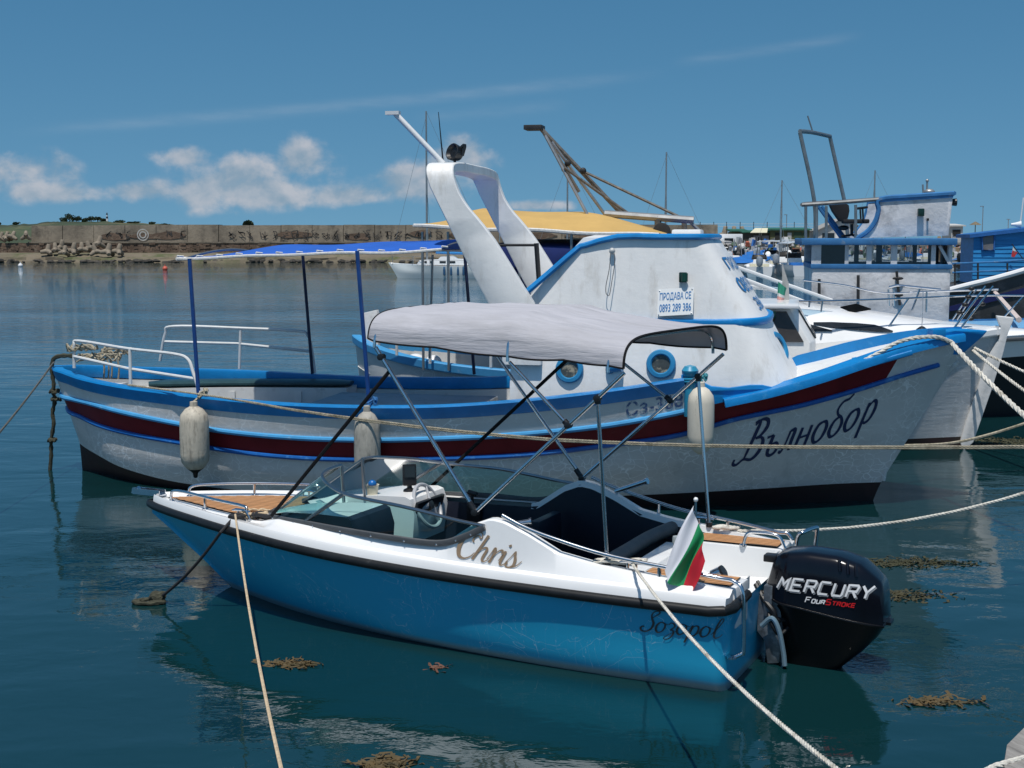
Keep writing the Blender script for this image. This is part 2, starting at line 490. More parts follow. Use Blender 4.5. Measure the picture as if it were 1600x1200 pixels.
# ------------------------------------------------------------------ shared materials
M_white = mat('white_gelcoat', (0.80, 0.80, 0.79), 0.22, var=0.03, vscale=2, coat=0.3)
M_steel = mat('stainless_steel', (0.62, 0.63, 0.65), 0.16, metal=1.0, var=0.08, vscale=20)
M_rubber = mat('black_rubber', (0.010, 0.011, 0.012), 0.45, spec=.3, var=0.3, vscale=8, dirt=(0.06, 0.06, 0.06), dscale=14, dthr=(0.6, 0.8))
M_blackpl = mat('black_plastic', (0.012, 0.012, 0.013), 0.38, var=0.2)
M_ropewhite = mat('white_rope', (0.62, 0.59, 0.52), 0.85, var=0.25, vscale=40, bump=0.004, bscale=120, dirt=(0.30, 0.26, 0.19), dscale=6)
M_ropetan = mat('tan_rope', (0.55, 0.42, 0.27), 0.85, var=0.25, vscale=40, bump=0.003, bscale=120)
M_ropeold = mat('weathered_rope', (0.34, 0.30, 0.22), 0.9, var=0.35, vscale=30, bump=0.004, bscale=100, dirt=(0.10, 0.09, 0.05), dscale=7)
M_ropeweed = mat('weedy_rope', (0.045, 0.045, 0.028), 0.9, var=0.5, vscale=25, bump=0.006, bscale=60)
M_blackrope = mat('black_rope', (0.014, 0.014, 0.016), 0.75, bump=0.003, bscale=120)

def rope_path(a, b, sag, n=40, wob=0.0, seed=0):
    rnd = random.Random(seed); a = np.array(a, float); b = np.array(b, float); P = []
    for i in range(n + 1):
        t = i / n; p = a + (b - a) * t; p[2] -= sag * 4 * t * (1 - t)
        if wob: p += np.array([rnd.uniform(-wob, wob) for _ in range(3)])
        P.append(p)
    return P
def laid(mb, pts, r, strands=3, pitch=9.0, seg=5):
    """three-strand laid rope: strands wound round the path"""
    P = cat(pts, 1) if len(pts) > 200 else pts
    P = [Vector([float(q) for q in p]) for p in P]
    L = [0.0]
    for a, b in zip(P, P[1:]): L.append(L[-1] + (b - a).length)
    step = r * 1.15; N = min(900, max(12, int(L[-1] / step)))
    res = []; j = 0
    for i in range(N + 1):
        d = L[-1] * i / N
        while j < len(L) - 2 and L[j + 1] < d: j += 1
        t = (d - L[j]) / max(1e-9, L[j + 1] - L[j]); res.append(P[j].lerp(P[j + 1], t))
    for k in range(strands):
        q = []
        for i, p in enumerate(res):
            T = (res[min(i + 1, N)] - res[max(i - 1, 0)]).normalized()
            u = T.cross(Vector((0.31, 0.2, 0.93))).normalized(); v = T.cross(u)
            a = 2 * math.pi * (k / strands + (L[-1] * i / N) / (r * pitch))
            q.append(p + (u * math.cos(a) + v * math.sin(a)) * r * 0.52)
        mb.tube(q, r * 0.56, seg)
    return mb
# =================================================================== the runabout in front
SB = Frame((1.72, 9.42), math.atan2(0.428, -0.904))
px = SB.px
boat = thing('motorboat', 'small blue and white runabout with a grey sunshade and teak foredeck, nearest boat', 'motorboat', (1.72, 9.42, 0), SB.a)

def caustic_blue():
    m = bpy.data.materials.new('blue_gelcoat'); m.use_nodes = True
    k = NT(m.node_tree); p = k.n['Principled BSDF']; t = k.add('ShaderNodeTexCoord'); v = t.outputs['Object']
    base = k.mix(k.noise(k.mapping(v, (1, 1, 3)), 1.4, 4), (0.012, 0.33, 0.56), (0.022, 0.38, 0.62))
    # pale hairlines in loose bundles: rippling water light painted into the colour
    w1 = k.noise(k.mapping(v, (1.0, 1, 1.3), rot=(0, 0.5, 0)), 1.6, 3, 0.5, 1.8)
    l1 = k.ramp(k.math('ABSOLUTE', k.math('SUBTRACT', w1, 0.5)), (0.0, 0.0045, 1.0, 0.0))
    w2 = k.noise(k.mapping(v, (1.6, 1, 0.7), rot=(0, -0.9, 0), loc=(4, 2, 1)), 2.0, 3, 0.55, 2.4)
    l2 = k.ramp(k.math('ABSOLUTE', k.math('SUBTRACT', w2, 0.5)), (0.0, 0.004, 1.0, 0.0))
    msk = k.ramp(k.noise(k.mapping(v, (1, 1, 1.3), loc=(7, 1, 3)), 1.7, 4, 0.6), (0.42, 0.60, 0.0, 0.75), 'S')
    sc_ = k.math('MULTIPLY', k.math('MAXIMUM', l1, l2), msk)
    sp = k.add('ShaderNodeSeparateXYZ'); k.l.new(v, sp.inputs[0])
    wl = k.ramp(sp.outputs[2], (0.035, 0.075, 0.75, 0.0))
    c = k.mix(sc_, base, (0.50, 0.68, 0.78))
    c = k.mix(wl, c, (0.24, 0.26, 0.24))                     # dried scum along the waterline
    k.put(p.inputs['Base Color'], c)
    p.inputs['Roughness'].default_value = 0.28; p.inputs['Coat Weight'].default_value = 0.25
    return m
M_sblue = caustic_blue()
M_navy = mat('navy_vinyl', (0.010, 0.013, 0.026), 0.45, var=0.2, vscale=3)
M_teak = mat('teak', (0.50, 0.25, 0.105), 0.6, var=0.22, vscale=5, stretch=(1, 9, 9), bump=0.001, bscale=60)
M_gasket = mat('grey_gasket', (0.07, 0.075, 0.08), 0.5, var=0.15)
M_gold = mat('bronze_lettering', (0.27, 0.19, 0.12), 0.42)
M_darkletter = mat('dark_grey_lettering', (0.035, 0.045, 0.05), 0.42)
M_floor = mat('dark_cockpit_floor', (0.03, 0.034, 0.04), 0.6, var=0.2)

N = 72
keel = line([(0, 0, -0.32), (2, 0, -0.34), (4.0, 0, -0.22), (4.66, 0, 0.06), (4.84, 0, 0.2), (5.1, 0, 0.37), (5.24, 0, 0.47), (5.44, 0, 0.60)], N)
chine = line([(0, 0.86, 0.0), (1.3, 0.86, 0.01), (2.64, 0.73, 0.03), (3.5, 0.50, 0.02), (4.1, 0.28, 0.03), (4.5, 0.12, 0.07), (4.8, 0.045, 0.22), (5.2, 0.006, 0.46), (5.44, 0, 0.605)], N)
rubl = line([(0, 0.955, 0.565), (1.05, 0.985, 0.575), (2.26, 0.975, 0.60), (3.2, 0.90, 0.635), (4.0, 0.70, 0.66), (4.6, 0.47, 0.665), (5.05, 0.26, 0.66), (5.32, 0.11, 0.655), (5.47, 0.0, 0.65)], N)
mid = chine * 0.45 + rubl * 0.55; mid[:, 1] += 0.012 * np.sin(np.linspace(0, math.pi, N))
bot = keel * 0.5 + chine * 0.5; bot[:, 2] -= 0.04
hrows, hidx = skin([keel, bot, chine, mid, rubl], 5)
hm = MB(); hm.grid(hrows); hm.grid(mir(hrows), flip=True)
# transom with rounded quarters
tr = [(-0.10 * (r[0][2] / 0.6), r[0][1], r[0][2]) for r in hrows]
prev_p = [[h_[0] for h_ in hrows]]
tg = []
for q, (dx, ky) in enumerate([(0.0, 1.0), (-0.05, 0.985), (-0.085, 0.945), (-0.10, 0.88), (-0.10, 0.0)]):
    tg.append([(p[0] + dx * (0.6 + 0.7 * max(0, p[2])), p[1] * ky, p[2]) for p in hrows[:, 0]])
hm.grid(tg); hm.grid(mir(tg), flip=True)
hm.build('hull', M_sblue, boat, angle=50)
hullS = Surf(hrows[hidx[2]:])

# black rub rail all the way round, one padded strip
rp = [p for p in rubl]
rail_pts = [(-0.10, 0.5, 0.585), (-0.11, 0.86, 0.58), (-0.07, 0.945, 0.578)] + [tuple(p) for p in rp[1:]]
full = rail_pts + [(p[0], -p[1], p[2]) for p in rail_pts[::-1][1:]]
MB().tube(full, 0.036, 10, flat=1.0).build('rub_rail', M_rubber, boat)

# deck moulding: stepped white band over the rub rail
def coam(x):        # height and half-width of the moulding's top edge
    X = [-0.10, 0.0, 0.53, 0.89, 1.14, 1.36, 1.55, 1.66, 1.80, 2.05, 2.4, 2.9, 3.3, 3.66, 3.85, 4.0, 4.4, 4.9, 5.2, 5.36]
    Z = [0.68, 0.685, 0.735, 0.775, 0.82, 0.93, 1.005, 1.02, 0.965, 0.795, 0.79, 0.79, 0.785, 0.785, 0.742, 0.735, 0.735, 0.725, 0.715, 0.71]
    Y = [0.80, 0.82, 0.85, 0.86, 0.87, 0.87, 0.87, 0.87, 0.87, 0.875, 0.86, 0.815, 0.73, 0.635, 0.585, 0.55, 0.44, 0.23, 0.11, 0.03]
    return np.interp(x, X, Y), np.interp(x, X, Z)
XS = np.concatenate([np.linspace(-0.08, 1.1, 14), np.linspace(1.14, 2.1, 26), np.linspace(2.2, 3.55, 16), np.linspace(3.6, 4.05, 12), np.linspace(4.15, 5.36, 16)])
ry = lambda x: np.interp(x, rubl[:, 0], rubl[:, 1]); rz_ = lambda x: np.interp(x, rubl[:, 0], rubl[:, 2])
G = []
for x in XS:
    yt, zt = coam(x); yr, zr = ry(max(x, 0)), rz_(x); yr = min(yr, yr)
    yt = min(yt, yr - 0.02)
    G.append([(x, yr - 0.004, zr + 0.028), (x, yr - 0.012, zr + 0.075), (x, yr - 0.022, zr + 0.092), (x, yr * 0.35 + yt * 0.65, zr + 0.104 if zt > zr + 0.12 else zr + 0.08),
              (x, yt, zt - 0.012), (x, yt - 0.014, zt), (x, max(0.0, yt - 0.075), zt)])
dm = MB(); dm.grid(G); dm.grid(mir(G), flip=True)
for sg in (1, -1):           # closed after end of the moulding
    e = [(p[0] - 0.0, p[1] * sg, p[2]) for p in G[0]]; b = [(e[0][0], 0.36 * sg, e[0][2]), (e[0][0], 0.36 * sg, e[-1][2])]
    dm.face(*[dm.vs([p]) for p in e + [b[1], b[0]]])
# inner coaming walls of the cockpit (aft of the screen) and of the foredeck well
inn = [[(x, max(0, coam(x)[0] - 0.075), coam(x)[1]), (x, max(0, coam(x)[0] - 0.085), coam(x)[1] - 0.05)] for x in XS if x < 2.2]
dm.grid(inn); dm.grid(mir(inn), flip=True)
dm.build('deck_moulding', M_white, boat, angle=35)
# foredeck shell: white side-to-side deck forward of the dash
fd = []
for x in [3.5, 3.62, 3.7, 3.8, 3.9, 4.05, 4.4, 4.8, 5.15, 5.3]:
    yt, zt = coam(x); yt = max(0.0, yt - 0.07); zc = zt + 0.012 if x < 3.75 else zt - 0.004
    fd.append([(x, yt * q, zc - (0.012 if abs(q) == 1 else 0)) for q in np.linspace(-1, 1, 9)])
MB().grid(fd).build('foredeck', M_white, boat)
# teak foredeck planking, separate strips with dark seams
tk = MB(); seam = MB()
def teak_area(mb, x0, x1, ylo, yhi, z, wd=0.050, gap=0.011, along=True):
    y = -1.0
    while y < 1.0:
        xs = np.linspace(x0, x1, 24); run = []
        for x in xs:
            a, b = max(y, ylo(x)), min(y + wd - gap, yhi(x))
            if b - a > 0.006: run.append((x, a, b))
        if len(run) > 1:
            i = mb.vs([p for x, a, b in run for p in ((x, a, z(x)), (x, b, z(x)))])
            for k in range(len(run) - 1): mb.face(i + 2 * k, i + 2 * k + 1, i + 2 * k + 3, i + 2 * k + 2)
            n0 = mb.vs([(run[0][0], run[0][1], z(x0) - .01), (run[0][0], run[0][2], z(x0) - .01)]); mb.face(i, i + 1, n0 + 1, n0)
        y += wd
hw = lambda x: max(0.0, coam(x)[0] - 0.085)
tz = lambda x: coam(x)[1] + 0.010
teak_area(tk, 3.92, 5.28, lambda x: -hw(x), lambda x: hw(x), tz)
stuff(tk.build('teak_decking', M_teak, boat))
sg_ = [[(x, -hw(x), tz(x) - 0.003), (x, hw(x), tz(x) - 0.003)] for x in np.linspace(3.90, 5.3, 16)]
seam.grid(sg_)
seam.build('deck_caulking', M_rubber, boat)

# aft: side pads, motor well, sole
pads = MB(); pads2 = MB()
for sg in (1, -1):
    ylo = 0.46; z0 = 0.685
    P = [(-0.10, ylo), (0.62, ylo), (0.62, 0.80), (-0.09, 0.76)]
    pads = MB(); pads.prism([(x, y * sg, 0.40) for x, y in P], (0, 0, 0.285)); pads.build('quarter_box', M_white, boat, bevel=0.015)
for sg in (1, -1):
    tk2 = MB()
    lo, hi = (0.49, 0.735) if sg > 0 else (-0.735, -0.49)
    teak_area(tk2, -0.05, 0.58, lambda x: lo, lambda x: hi, lambda x: 0.6985, wd=0.043, gap=.009)
    stuff(tk2.build('teak_pad', M_teak, boat))
    c_ = MB(); c_.grid([[(-0.055, lo - 0.004, 0.6945), (-0.055, hi + 0.004, 0.6945)], [(0.585, lo - 0.004, 0.6945), (0.585, hi + 0.004, 0.6945)]])
    c_.build('pad_caulking', M_rubber, boat)
well = MB()
well.grid([[(-0.09, y, 0.47) for y in (-0.46, 0, 0.46)], [(0.45, y, 0.44) for y in (-0.46, 0, 0.46)], [(0.58, y, 0.52) for y in (-0.46, 0, 0.46)], [(0.64, y, 0.655) for y in (-0.46, 0, 0.46)], [(0.80, y, 0.66) for y in (-0.46, 0, 0.46)]])
well.build('motor_well', M_white, boat)
MB().tube(cat([(0.86, -0.80, 0.70), (0.93, -0.45, 0.685), (0.94, 0.0, 0.68), (0.93, 0.45, 0.685), (0.86, 0.78, 0.70)], 8), 0.055, 12).build('bolster', mat('grey_vinyl', (0.13, 0.125, 0.12), 0.6, var=0.15, vscale=8, bump=0.002, bscale=20), boat)
sole = MB(); sole.grid([[(x, sg_y * (hullS.y(x, .20) - .05), .17) for sg_y in (-1, 0, 1)] for x in np.linspace(.75, 3.5, 14)]); sole.box((0.98, 0, 0.40), (0.10, 1.60, 0.46))
sole.build('cockpit_sole', M_floor, boat)
lin = MB()
for sg in (1, -1):
    g = [[(x, sg * (coam(x)[0] - 0.082), coam(x)[1] - 0.035), (x, sg * min(coam(x)[0] - 0.11, hullS.y(x, .5) - .05), 0.5), (x, sg * min(coam(x)[0] - 0.13, hullS.y(x, .2) - .05), 0.18)] for x in np.linspace(0.75, 3.4, 30)]
    lin.grid(g, flip=sg < 0)
lin.build('side_lining', M_navy, boat)
for x in (0.98, 1.5, 2.0): pass
seat = MB()
for y in (-0.42, 0.42):
    seat.box((2.02, y, 0.42), (0.42, 0.46, 0.09)); seat.box((1.80, y, 0.60), (0.08, 0.46, 0.36)); seat.box((2.02, y, 0.27), (0.3, 0.3, 0.22))
seat.build('helm_seats', M_navy, boat, bevel=0.02)

# dash and helm
dash = MB()
dg_ = []
for x, z in ((3.90, 0.772), (3.62, 0.835), (3.25, 0.872), (2.95, 0.885), (2.90, 0.865), (2.86, 0.74), (2.88, 0.5)):
    yw = coam(x)[0] - 0.075
    dg_.append([(x, -yw, z), (x, -0.16, z)]) 
dash.grid(dg_)
dash.grid([[(p[0], -p[1], p[2]) for p in r] for r in dg_[:4]], flip=True)
df_ = MB(); df_.grid([[(p[0], -p[1], p[2]) for p in r] for r in dg_[3:]], flip=True); df_.build('dash_face', M_navy, boat)
dash.grid([[(3.6, -0.17, 0.855), (3.6, 0.17, 0.855)], [(3.52, -0.17, 0.80), (3.52, 0.17, 0.80)], [(3.46, -0.17, 0.3), (3.46, 0.17, 0.3)]])
for y in (-0.16, 0.16):
    i = dash.vs([(p[0][0], y, p[0][2]) for p in dg_] + [(3.58, y, 0.5)]); dash.face(*range(i, i + 8))
dash.build('dashboard', M_white, boat)
hp = MB(); hp.box((2.872, -0.42, 0.755), (0.03, 0.46, 0.17), Matrix.Rotation(R(-14), 3, 'Y'))
hp.build('helm_panel', M_blackpl, boat, bevel=0.01)
wc = px(668, 790, -0.40)
wh = MB(); Mw = Matrix.Translation((wc[0], wc[1], wc[2])).to_4x4() @ Matrix.Rotation(R(-66), 4, 'Y')
ring = [Mw @ Vector((0.185 * math.cos(a), 0.185 * math.sin(a), 0)) for a in np.linspace(0, 2 * math.pi, 40, endpoint=False)]
wh.tube(ring, 0.017, 8, closed=True)
M_wheel = mat('grey_steering_wheel', (0.42, 0.43, 0.45), 0.4)
wheel = wh.build('steering_wheel', M_wheel, boat)
sp = MB()
for a in (R(90), R(210), R(330)):
    sp.tube([Mw @ Vector((0.03 * math.cos(a), 0.03 * math.sin(a), 0.025)), Mw @ Vector((0.18 * math.cos(a), 0.18 * math.sin(a), 0))], [0.03, 0.017], 8, flat=0.5)
sp.build('spoke', M_wheel, wheel)
hb = MB(); hb.lathe([(0.002, 0.05), (0.038, 0.045), (0.045, 0.02), (0.045, -0.04), (0.03, -0.16)], n=16, M=Mw); hb.build('hub', M_blackpl, wheel)
# throttle on the starboard side
tp = px(740, 800, -0.72)
th = MB(); th.box((tp[0], -0.735, tp[2] - 0.01), (0.13, 0.04, 0.13)); th.tube([(tp[0], -0.70, tp[2]), (tp[0] + 0.0, -0.69, tp[2] + 0.16)], 0.016, 8)
th.tube([(tp[0] + 0.035, -0.69, tp[2] + 0.175), (tp[0] - 0.05, -0.69, tp[2] + 0.16)], 0.022, 8)
th.build('throttle_lever', M_blackpl, boat, bevel=0.005)
# fish finder on the dash
fpos = px(640, 768, -0.42)
ff = thing('fish_finder', 'small black fish finder screen standing on the white dashboard', 'fish finder', SB.w((fpos[0], -0.42, 0.883)), R(102))
f0 = MB(); f0.lathe([(0.055, 0), (0.05, 0.012), (0.022, 0.025), (0.018, 0.06)], n=16); f0.build('stand', M_blackpl, ff)
f1 = MB(); f1.box((0, 0, 0.135), (0.045, 0.115, 0.18), Matrix.Rotation(R(8), 3, 'Y')); fb = f1.build('case', M_blackpl, ff, bevel=0.01)
f2 = MB(); f2.box((-0.026, 0, 0.165), (0.006, 0.085, 0.09), Matrix.Rotation(R(8), 3, 'Y')); f2.build('screen', mat('dark_screen', (0.02, 0.024, 0.024), 0.12), fb)
f3 = MB()
for yy in (-0.03, -0.01, 0.01, 0.03):
    for zz in (0.075, 0.092): f3.box((-0.018, yy, zz), (0.008, 0.013, 0.008))
f3.build('buttons', mat('grey_buttons', (0.25, 0.25, 0.26), 0.5), fb)
# cup with a blue ball
cpos = px(582, 772, -0.22)
cup = thing('storage_cup', 'small cream plastic cup standing on the dashboard behind the windscreen', 'cup', SB.w((cpos[0], -0.22, 0.86)), SB.a)
c1 = MB(); c1.lathe([(0.042, 0), (0.052, 0.085), (0.058, 0.09), (0.05, 0.088), (0.04, 0.02)], n=20); c1.build('cup_body', mat('cream_plastic', (0.62, 0.58, 0.44), 0.4), cup)
c2 = MB(); c2.ball((0, 0, 0), 0.036, 12)
bl = c2.build('ball', mat('blue_ball', (0.01, 0.13, 0.42), 0.3)); bl.location = SB.w((cpos[0], -0.22, 0.86 + 0.095)); tag(bl, 'small blue ball lying in the cream cup on the dashboard', 'ball')

# windscreen: base curve and top curve from port round the front to starboard
base_h = [(1.70, 0.885, 0.955), (1.86, 0.885, 0.87), (2.08, 0.885, 0.80), (2.5, 0.87, 0.80), (2.95, 0.80, 0.80), (3.38, 0.675, 0.79), (3.62, 0.60, 0.78), (3.80, 0.50, 0.77), (3.88, 0.40, 0.762), (3.93, 0.28, 0.76), (3.95, 0.16, 0.76)]
top_h = [(1.70, 0.885, 0.965), (1.92, 0.88, 0.985), (2.15, 0.87, 1.015), (2.41, 0.86, 1.045), (2.70, 0.82, 1.06), (2.94, 0.77, 1.075), (3.15, 0.66, 1.11), (3.31, 0.50, 1.135), (3.36, 0.36, 1.155), (3.36, 0.25, 1.165), (3.35, 0.16, 1.17)]
glass_m = glass('screen_glass', (0.50, 0.79, 0.77))
ws_frame = MB(); gask = MB()
for sg in (1, -1):
    bc = cat([(a, b * sg, c) for a, b, c in base_h], 6); tcv = cat([(a, b * sg, c) for a, b, c in top_h], 6)
    split = 30
    for a, b, nm in ((0, split, 'side_pane'), (split, len(bc) - 1, 'front_pane')):
        g = [[bc[i] + (tcv[i] - bc[i]) * q for q in (0, 0.5, 1)] for i in range(a, b + 1)]
        MB().grid(g, flip=sg < 0).build(nm, glass_m, boat)
    ws_frame.tube(tcv, 0.014, 8)
    ws_frame.tube([bc[split], tcv[split]], 0.016, 6); ws_frame.tube([(3.33, .16 * sg, .83), tcv[-1]], 0.014, 8); ws_frame.tube([bc[-1], tcv[-1]], 0.009, 6)
    gask.tube([(p[0], p[1] + 0.004 * sg, p[2] + 0.004) for p in bc], 0.024, 8, flat=0.55)
ws_frame.build('windscreen_frame', mat('brushed_aluminium', (0.33, 0.34, 0.35), 0.3, metal=1.0), boat)
gask.build('windscreen_gasket', M_gasket, boat)
gs = MB()
for sg in (1, -1):
    for p in cat([(a, b * sg, c) for a, b, c in base_h], 3)[2:-1:2]: gs.ball((p[0], p[1] + 0.018 * sg, p[2] - 0.002), 0.007, 6)
stuff(gs.build('gasket_screws', M_steel, boat))
# rails
def rail(name, pts, r=0.0125, legs=(), feet=(), par=boat, m=M_steel, sm=7):
    mb = MB(); mb.tube(cat(pts, sm), r, 10)
    for a, b in legs: mb.tube([a, b], r, 8)
    for f in feet: mb.lathe([(r * 2.3, -0.004), (r * 2.3, 0.006), (r * 1.3, 0.014)], f, n=12)
    return mb.build(name, m, par)
for sg in (1, -1):
    q = lambda x, d, z: (x, sg * (coam(x)[0] - d), coam(x)[1] + z)
    a0, a1, a2, a3, a4, a5 = q(5.12, 0.02, 0), q(5.10, 0.02, .085), q(4.9, 0.02, .105), q(4.45, .02, .105), q(4.06, 0.02, .10), q(3.98, 0.02, 0)
    rail('bow_rail', [a0, a1, a2, a3, a4, (a4[0] - .03, a4[1] + 0.01 * sg, a4[2] - .03), a5], 0.0125, [(q(4.58, .02, .104), q(4.58, .02, 0))], [a0, a5, q(4.58, .02, 0)])
    hr = [q(1.58, 0.03, 0.035), q(1.42, .02, .03), q(1.2, .015, .075), q(0.8, .02, .075), q(0.3, 0.03, .07), q(0.02, .05, .062)]
    if sg > 0:
        hr += [(-0.09, .775, .735), (-0.155, .80, .66), (-0.165, .80, .30), (-0.155, .80, .265), (-0.11, .86, .245)]
        rail('side_rail', hr, 0.0145, [(q(.42, .03, .07), q(.42, .03, 0))], [(-0.105, .86, .245)])
    else:
        hr += [(-0.06, -.77, .745), (-0.10, -.77, .70)]
        rail('side_rail', hr, 0.0145, [(q(.42, .03, .07), q(.42, .03, 0)), (q(1.0, .02, .075), q(1.0, .02, 0))], [q(.42, .03, 0)])
rail('grab_rail', [(0.20, -0.47, 0.69), (0.17, -0.47, 0.78), (0.10, -0.47, 0.80), (-0.06, -0.47, 0.79), (-0.12, -0.47, 0.70)], 0.0125, (), [(0.20, -0.47, 0.69)])
rail('ladder_rail', [(-0.16, -0.62, 0.58), (-0.18, -0.62, 0.76), (-0.22, -0.62, 0.80), (-0.28, -0.74, 0.815), (-0.29, -0.76, 0.79), (-0.27, -0.76, 0.58)], 0.016)
# cleats, bow roller, side lamp, rod holders
for sg in (1, -1):
    for x in (0.62, 4.12):
        cl = MB()
        y = sg * (coam(x)[0] - 0.05); z = coam(x)[1] + 0.012
        cl.tube([(x - .09, y, z + .035), (x - .05, y, z + .042), (x + .05, y, z + .042), (x + .09, y, z + .035)], [0.006, .012, .012, .006], 8)
        for d in (-.03, .03): cl.tube([(x + d, y, z - .01), (x + d, y, z + .04)], .010, 8)
        cl.build('cleat', M_steel, boat)
br = MB(); br.box((5.47, 0, 0.735), (0.34, 0.075, 0.012)); br.box((5.47, 0.04, 0.75), (0.30, 0.008, 0.05)); br.box((5.47, -0.04, 0.75), (0.30, 0.008, 0.05)); br.lathe([(0.03, -0.03), (0.022, 0), (0.03, 0.03)], (5.61, 0, 0.755), 'Y', 12)
br.build('bow_roller', M_steel, boat)
nl = px(431, 830, 0.69)
lm = MB(); lm.ball((nl[0], 0.70, nl[2]), 0.03, 10, (1.5, .5, .8)); lamp_ = lm.build('side_lamp', M_steel, boat)
lm2 = MB(); lm2.ball((nl[0] + .008, 0.715, nl[2]), 0.02, 10, (1.3, .4, .7)); lm2.build('red_lens', mat('red_lens', (0.12, 0.005, 0.008), 0.15), lamp_)
for sg, (u, v) in ((1, (768, 812)), (-1, (958, 766))):
    pz_ = (1.62, sg * 0.83, 1.035)
    rh = MB(); d = np.array((-0.33, -0.04 * sg, 0.045))
    if sg > 0: p0, p1 = np.array(px(780, 823, 0.80)), np.array(px(829, 815, 0.74))
    else: p0, p1 = np.array(px(962, 768, -0.83)), np.array(px(1010, 752, -0.80))
    rh.tube([p0, p1], 0.021, 14); rh.tube([p1 - (p1 - p0) * .03, p1 + (p1 - p0) * .04], 0.027, 14)
    rh.tube(cat([p0 + (p1 - p0) * .1, p0 + np.array((0.02, 0, -0.05)), p0 + np.array((.06, 0, -.06)), p0 + np.array((.10, 0, .0))], 5), 0.012, 8)
    rh.build('rod_holder', M_steel, boat)
cap = px(1121, 872, 0.25)
vt = MB(); vt.tube([(cap[0], .25, .56), (cap[0], .25, .62)], 0.03, 10); vt.tube([(cap[0] + .03, .25, .62), (cap[0] - .04, .25, .66)], 0.042, 12); vt.build('vent_horn', M_steel, boat)
vt2 = MB(); vt2.tube([(cap[0] - .035, .25, .655), (cap[0] - .05, .25, .665)], 0.046, 14); vt2.build('vent_mouth', M_blackpl, boat)
sl_ = px(1058, 845, -0.3)
s1 = MB(); s1.lathe([(0.03, -.1), (0.03, 0), (.038, .0), (.038, .04), (.034, .05), (0.004, .055)], (sl_[0], -.3, .70), n=14); s1.build('stern_lamp', mat('grey_lamp_glass', (0.30, 0.33, 0.33), 0.2), boat)

# "Chris" on the moulding, "Sozopol" on the quarter
def glyph_word(word, table, sp, mb, fmap, wmul=1.0):
    x = 0
    for ch in word:
        st, adv = table[ch]
        for s_ in st: ribbon(mb, [(a + x, b, c) for a, b, c in s_], fmap, 7, wmul)
        x += adv + sp
    return x
SCR = {
 'C': ([[(.50, .62, .04), (.43, .70, .07), (.46, .82, .08), (.58, .90, .06), (.70, .80, .05), (.70, .97, .04), (.52, 1.08, .06), (.28, .98, .10), (.08, .68, .16), (.02, .36, .17), (.12, .06, .13), (.32, -.02, .07), (.52, .08, .05), (.64, .26, .03)]], .62),
 'h': ([[(.02, .0, .11), (.10, .28, .11), (.22, .68, .11), (.31, .98, .11)], [(.06, .10, .03), (.20, .40, .04), (.34, .52, .07), (.42, .46, .10), (.38, .24, .11), (.36, .08, .10), (.42, .0, .06), (.52, .06, .04), (.60, .18, .03)]], .52),
 'r': ([[(.0, .12, .03), (.10, .40, .04), (.16, .56, .08), (.20, .50, .09), (.17, .24, .10), (.12, .0, .11)], [(.16, .16, .03), (.28, .44, .04), (.40, .54, .07), (.46, .50, .08), (.44, .42, .05)]], .40),
 'i': ([[(.02, .14, .03), (.10, .36, .06), (.16, .52, .10), (.12, .26, .11), (.10, .08, .10), (.16, .0, .06), (.26, .07, .04), (.34, .2, .03)], [(.22, .72, .10), (.25, .76, .10), (.23, .79, .08)]], .28),
 's': ([[(.0, .14, .03), (.12, .36, .03), (.22, .58, .05), (.24, .46, .09), (.30, .28, .11), (.30, .08, .10), (.18, -.02, .07), (.06, .0, .06), (.02, .10, .09), (.09, .12, .05)], [(.24, .0, .05), (.40, .08, .04), (.54, .28, .03)]], .5),
 'S': ([[(.30, .62, .03), (.40, .74, .05), (.56, .92, .07), (.50, 1.02, .07), (.36, .98, .05), (.28, .82, .06), (.34, .62, .09), (.44, .40, .11), (.40, .14, .10), (.24, .0, .08), (.06, .02, .08), (.0, .14, .10), (.06, .24, .07), (.12, .2, .05)]], .52),
 'o': ([[(.30, .48, .05), (.16, .50, .07), (.05, .36, .10), (.04, .16, .11), (.14, .0, .08), (.28, .06, .06), (.36, .24, .09), (.34, .42, .08), (.26, .49, .05), (.38, .44, .03), (.48, .42, .03)]], .42),
 'z': ([[(.04, .42, .04), (.12, .52, .06), (.24, .46, .08), (.28, .34, .07), (.16, .18, .06), (.26, .16, .07), (.30, .0, .09), (.22, -.22, .07), (.06, -.30, .05), (.0, -.22, .05), (.16, -.04, .03), (.40, .16, .03)]], .34),
 'p': ([[(.0, .16, .03), (.12, .48, .06), (.12, .30, .09), (.04, -.1, .10), (.0, -.36, .09)], [(.10, .30, .04), (.22, .48, .06), (.34, .46, .08), (.38, .26, .10), (.30, .04, .08), (.18, .0, .05), (.08, .1, .04)], [(.30, .05, .03), (.46, .18, .03)]], .42),
 'l': ([[(.0, .14, .03), (.16, .44, .04), (.30, .84, .06), (.26, .96, .06), (.18, .84, .08), (.12, .46, .10), (.12, .12, .10), (.2, .0, .06), (.34, .08, .04), (.42, .22, .03)]], .34),
}
decS = Surf(np.array([[g[2], g[3], g[4]] for g in G]).transpose(1, 0, 2))
c0 = px(712, 868, .90); c1 = px(812, 888, .90)
sc_h = (px(740, 838, .9)[2] - px(735, 880, .9)[2])
def chris_map(x, y):
    t = x / 2.35; xs = c0[0] + (c1[0] - c0[0]) * t - 0.22 * y * 0.28; z = c0[2] + (c1[2] - c0[2]) * t + y * 0.188 + 0.0
    return (xs, decS.y(xs, z) + 0.006, z)
cm_ = MB(); glyph_word('Chris', SCR, 0.0, cm_, chris_map, 0.95)
cm_.build('name_lettering', M_gold, boat)
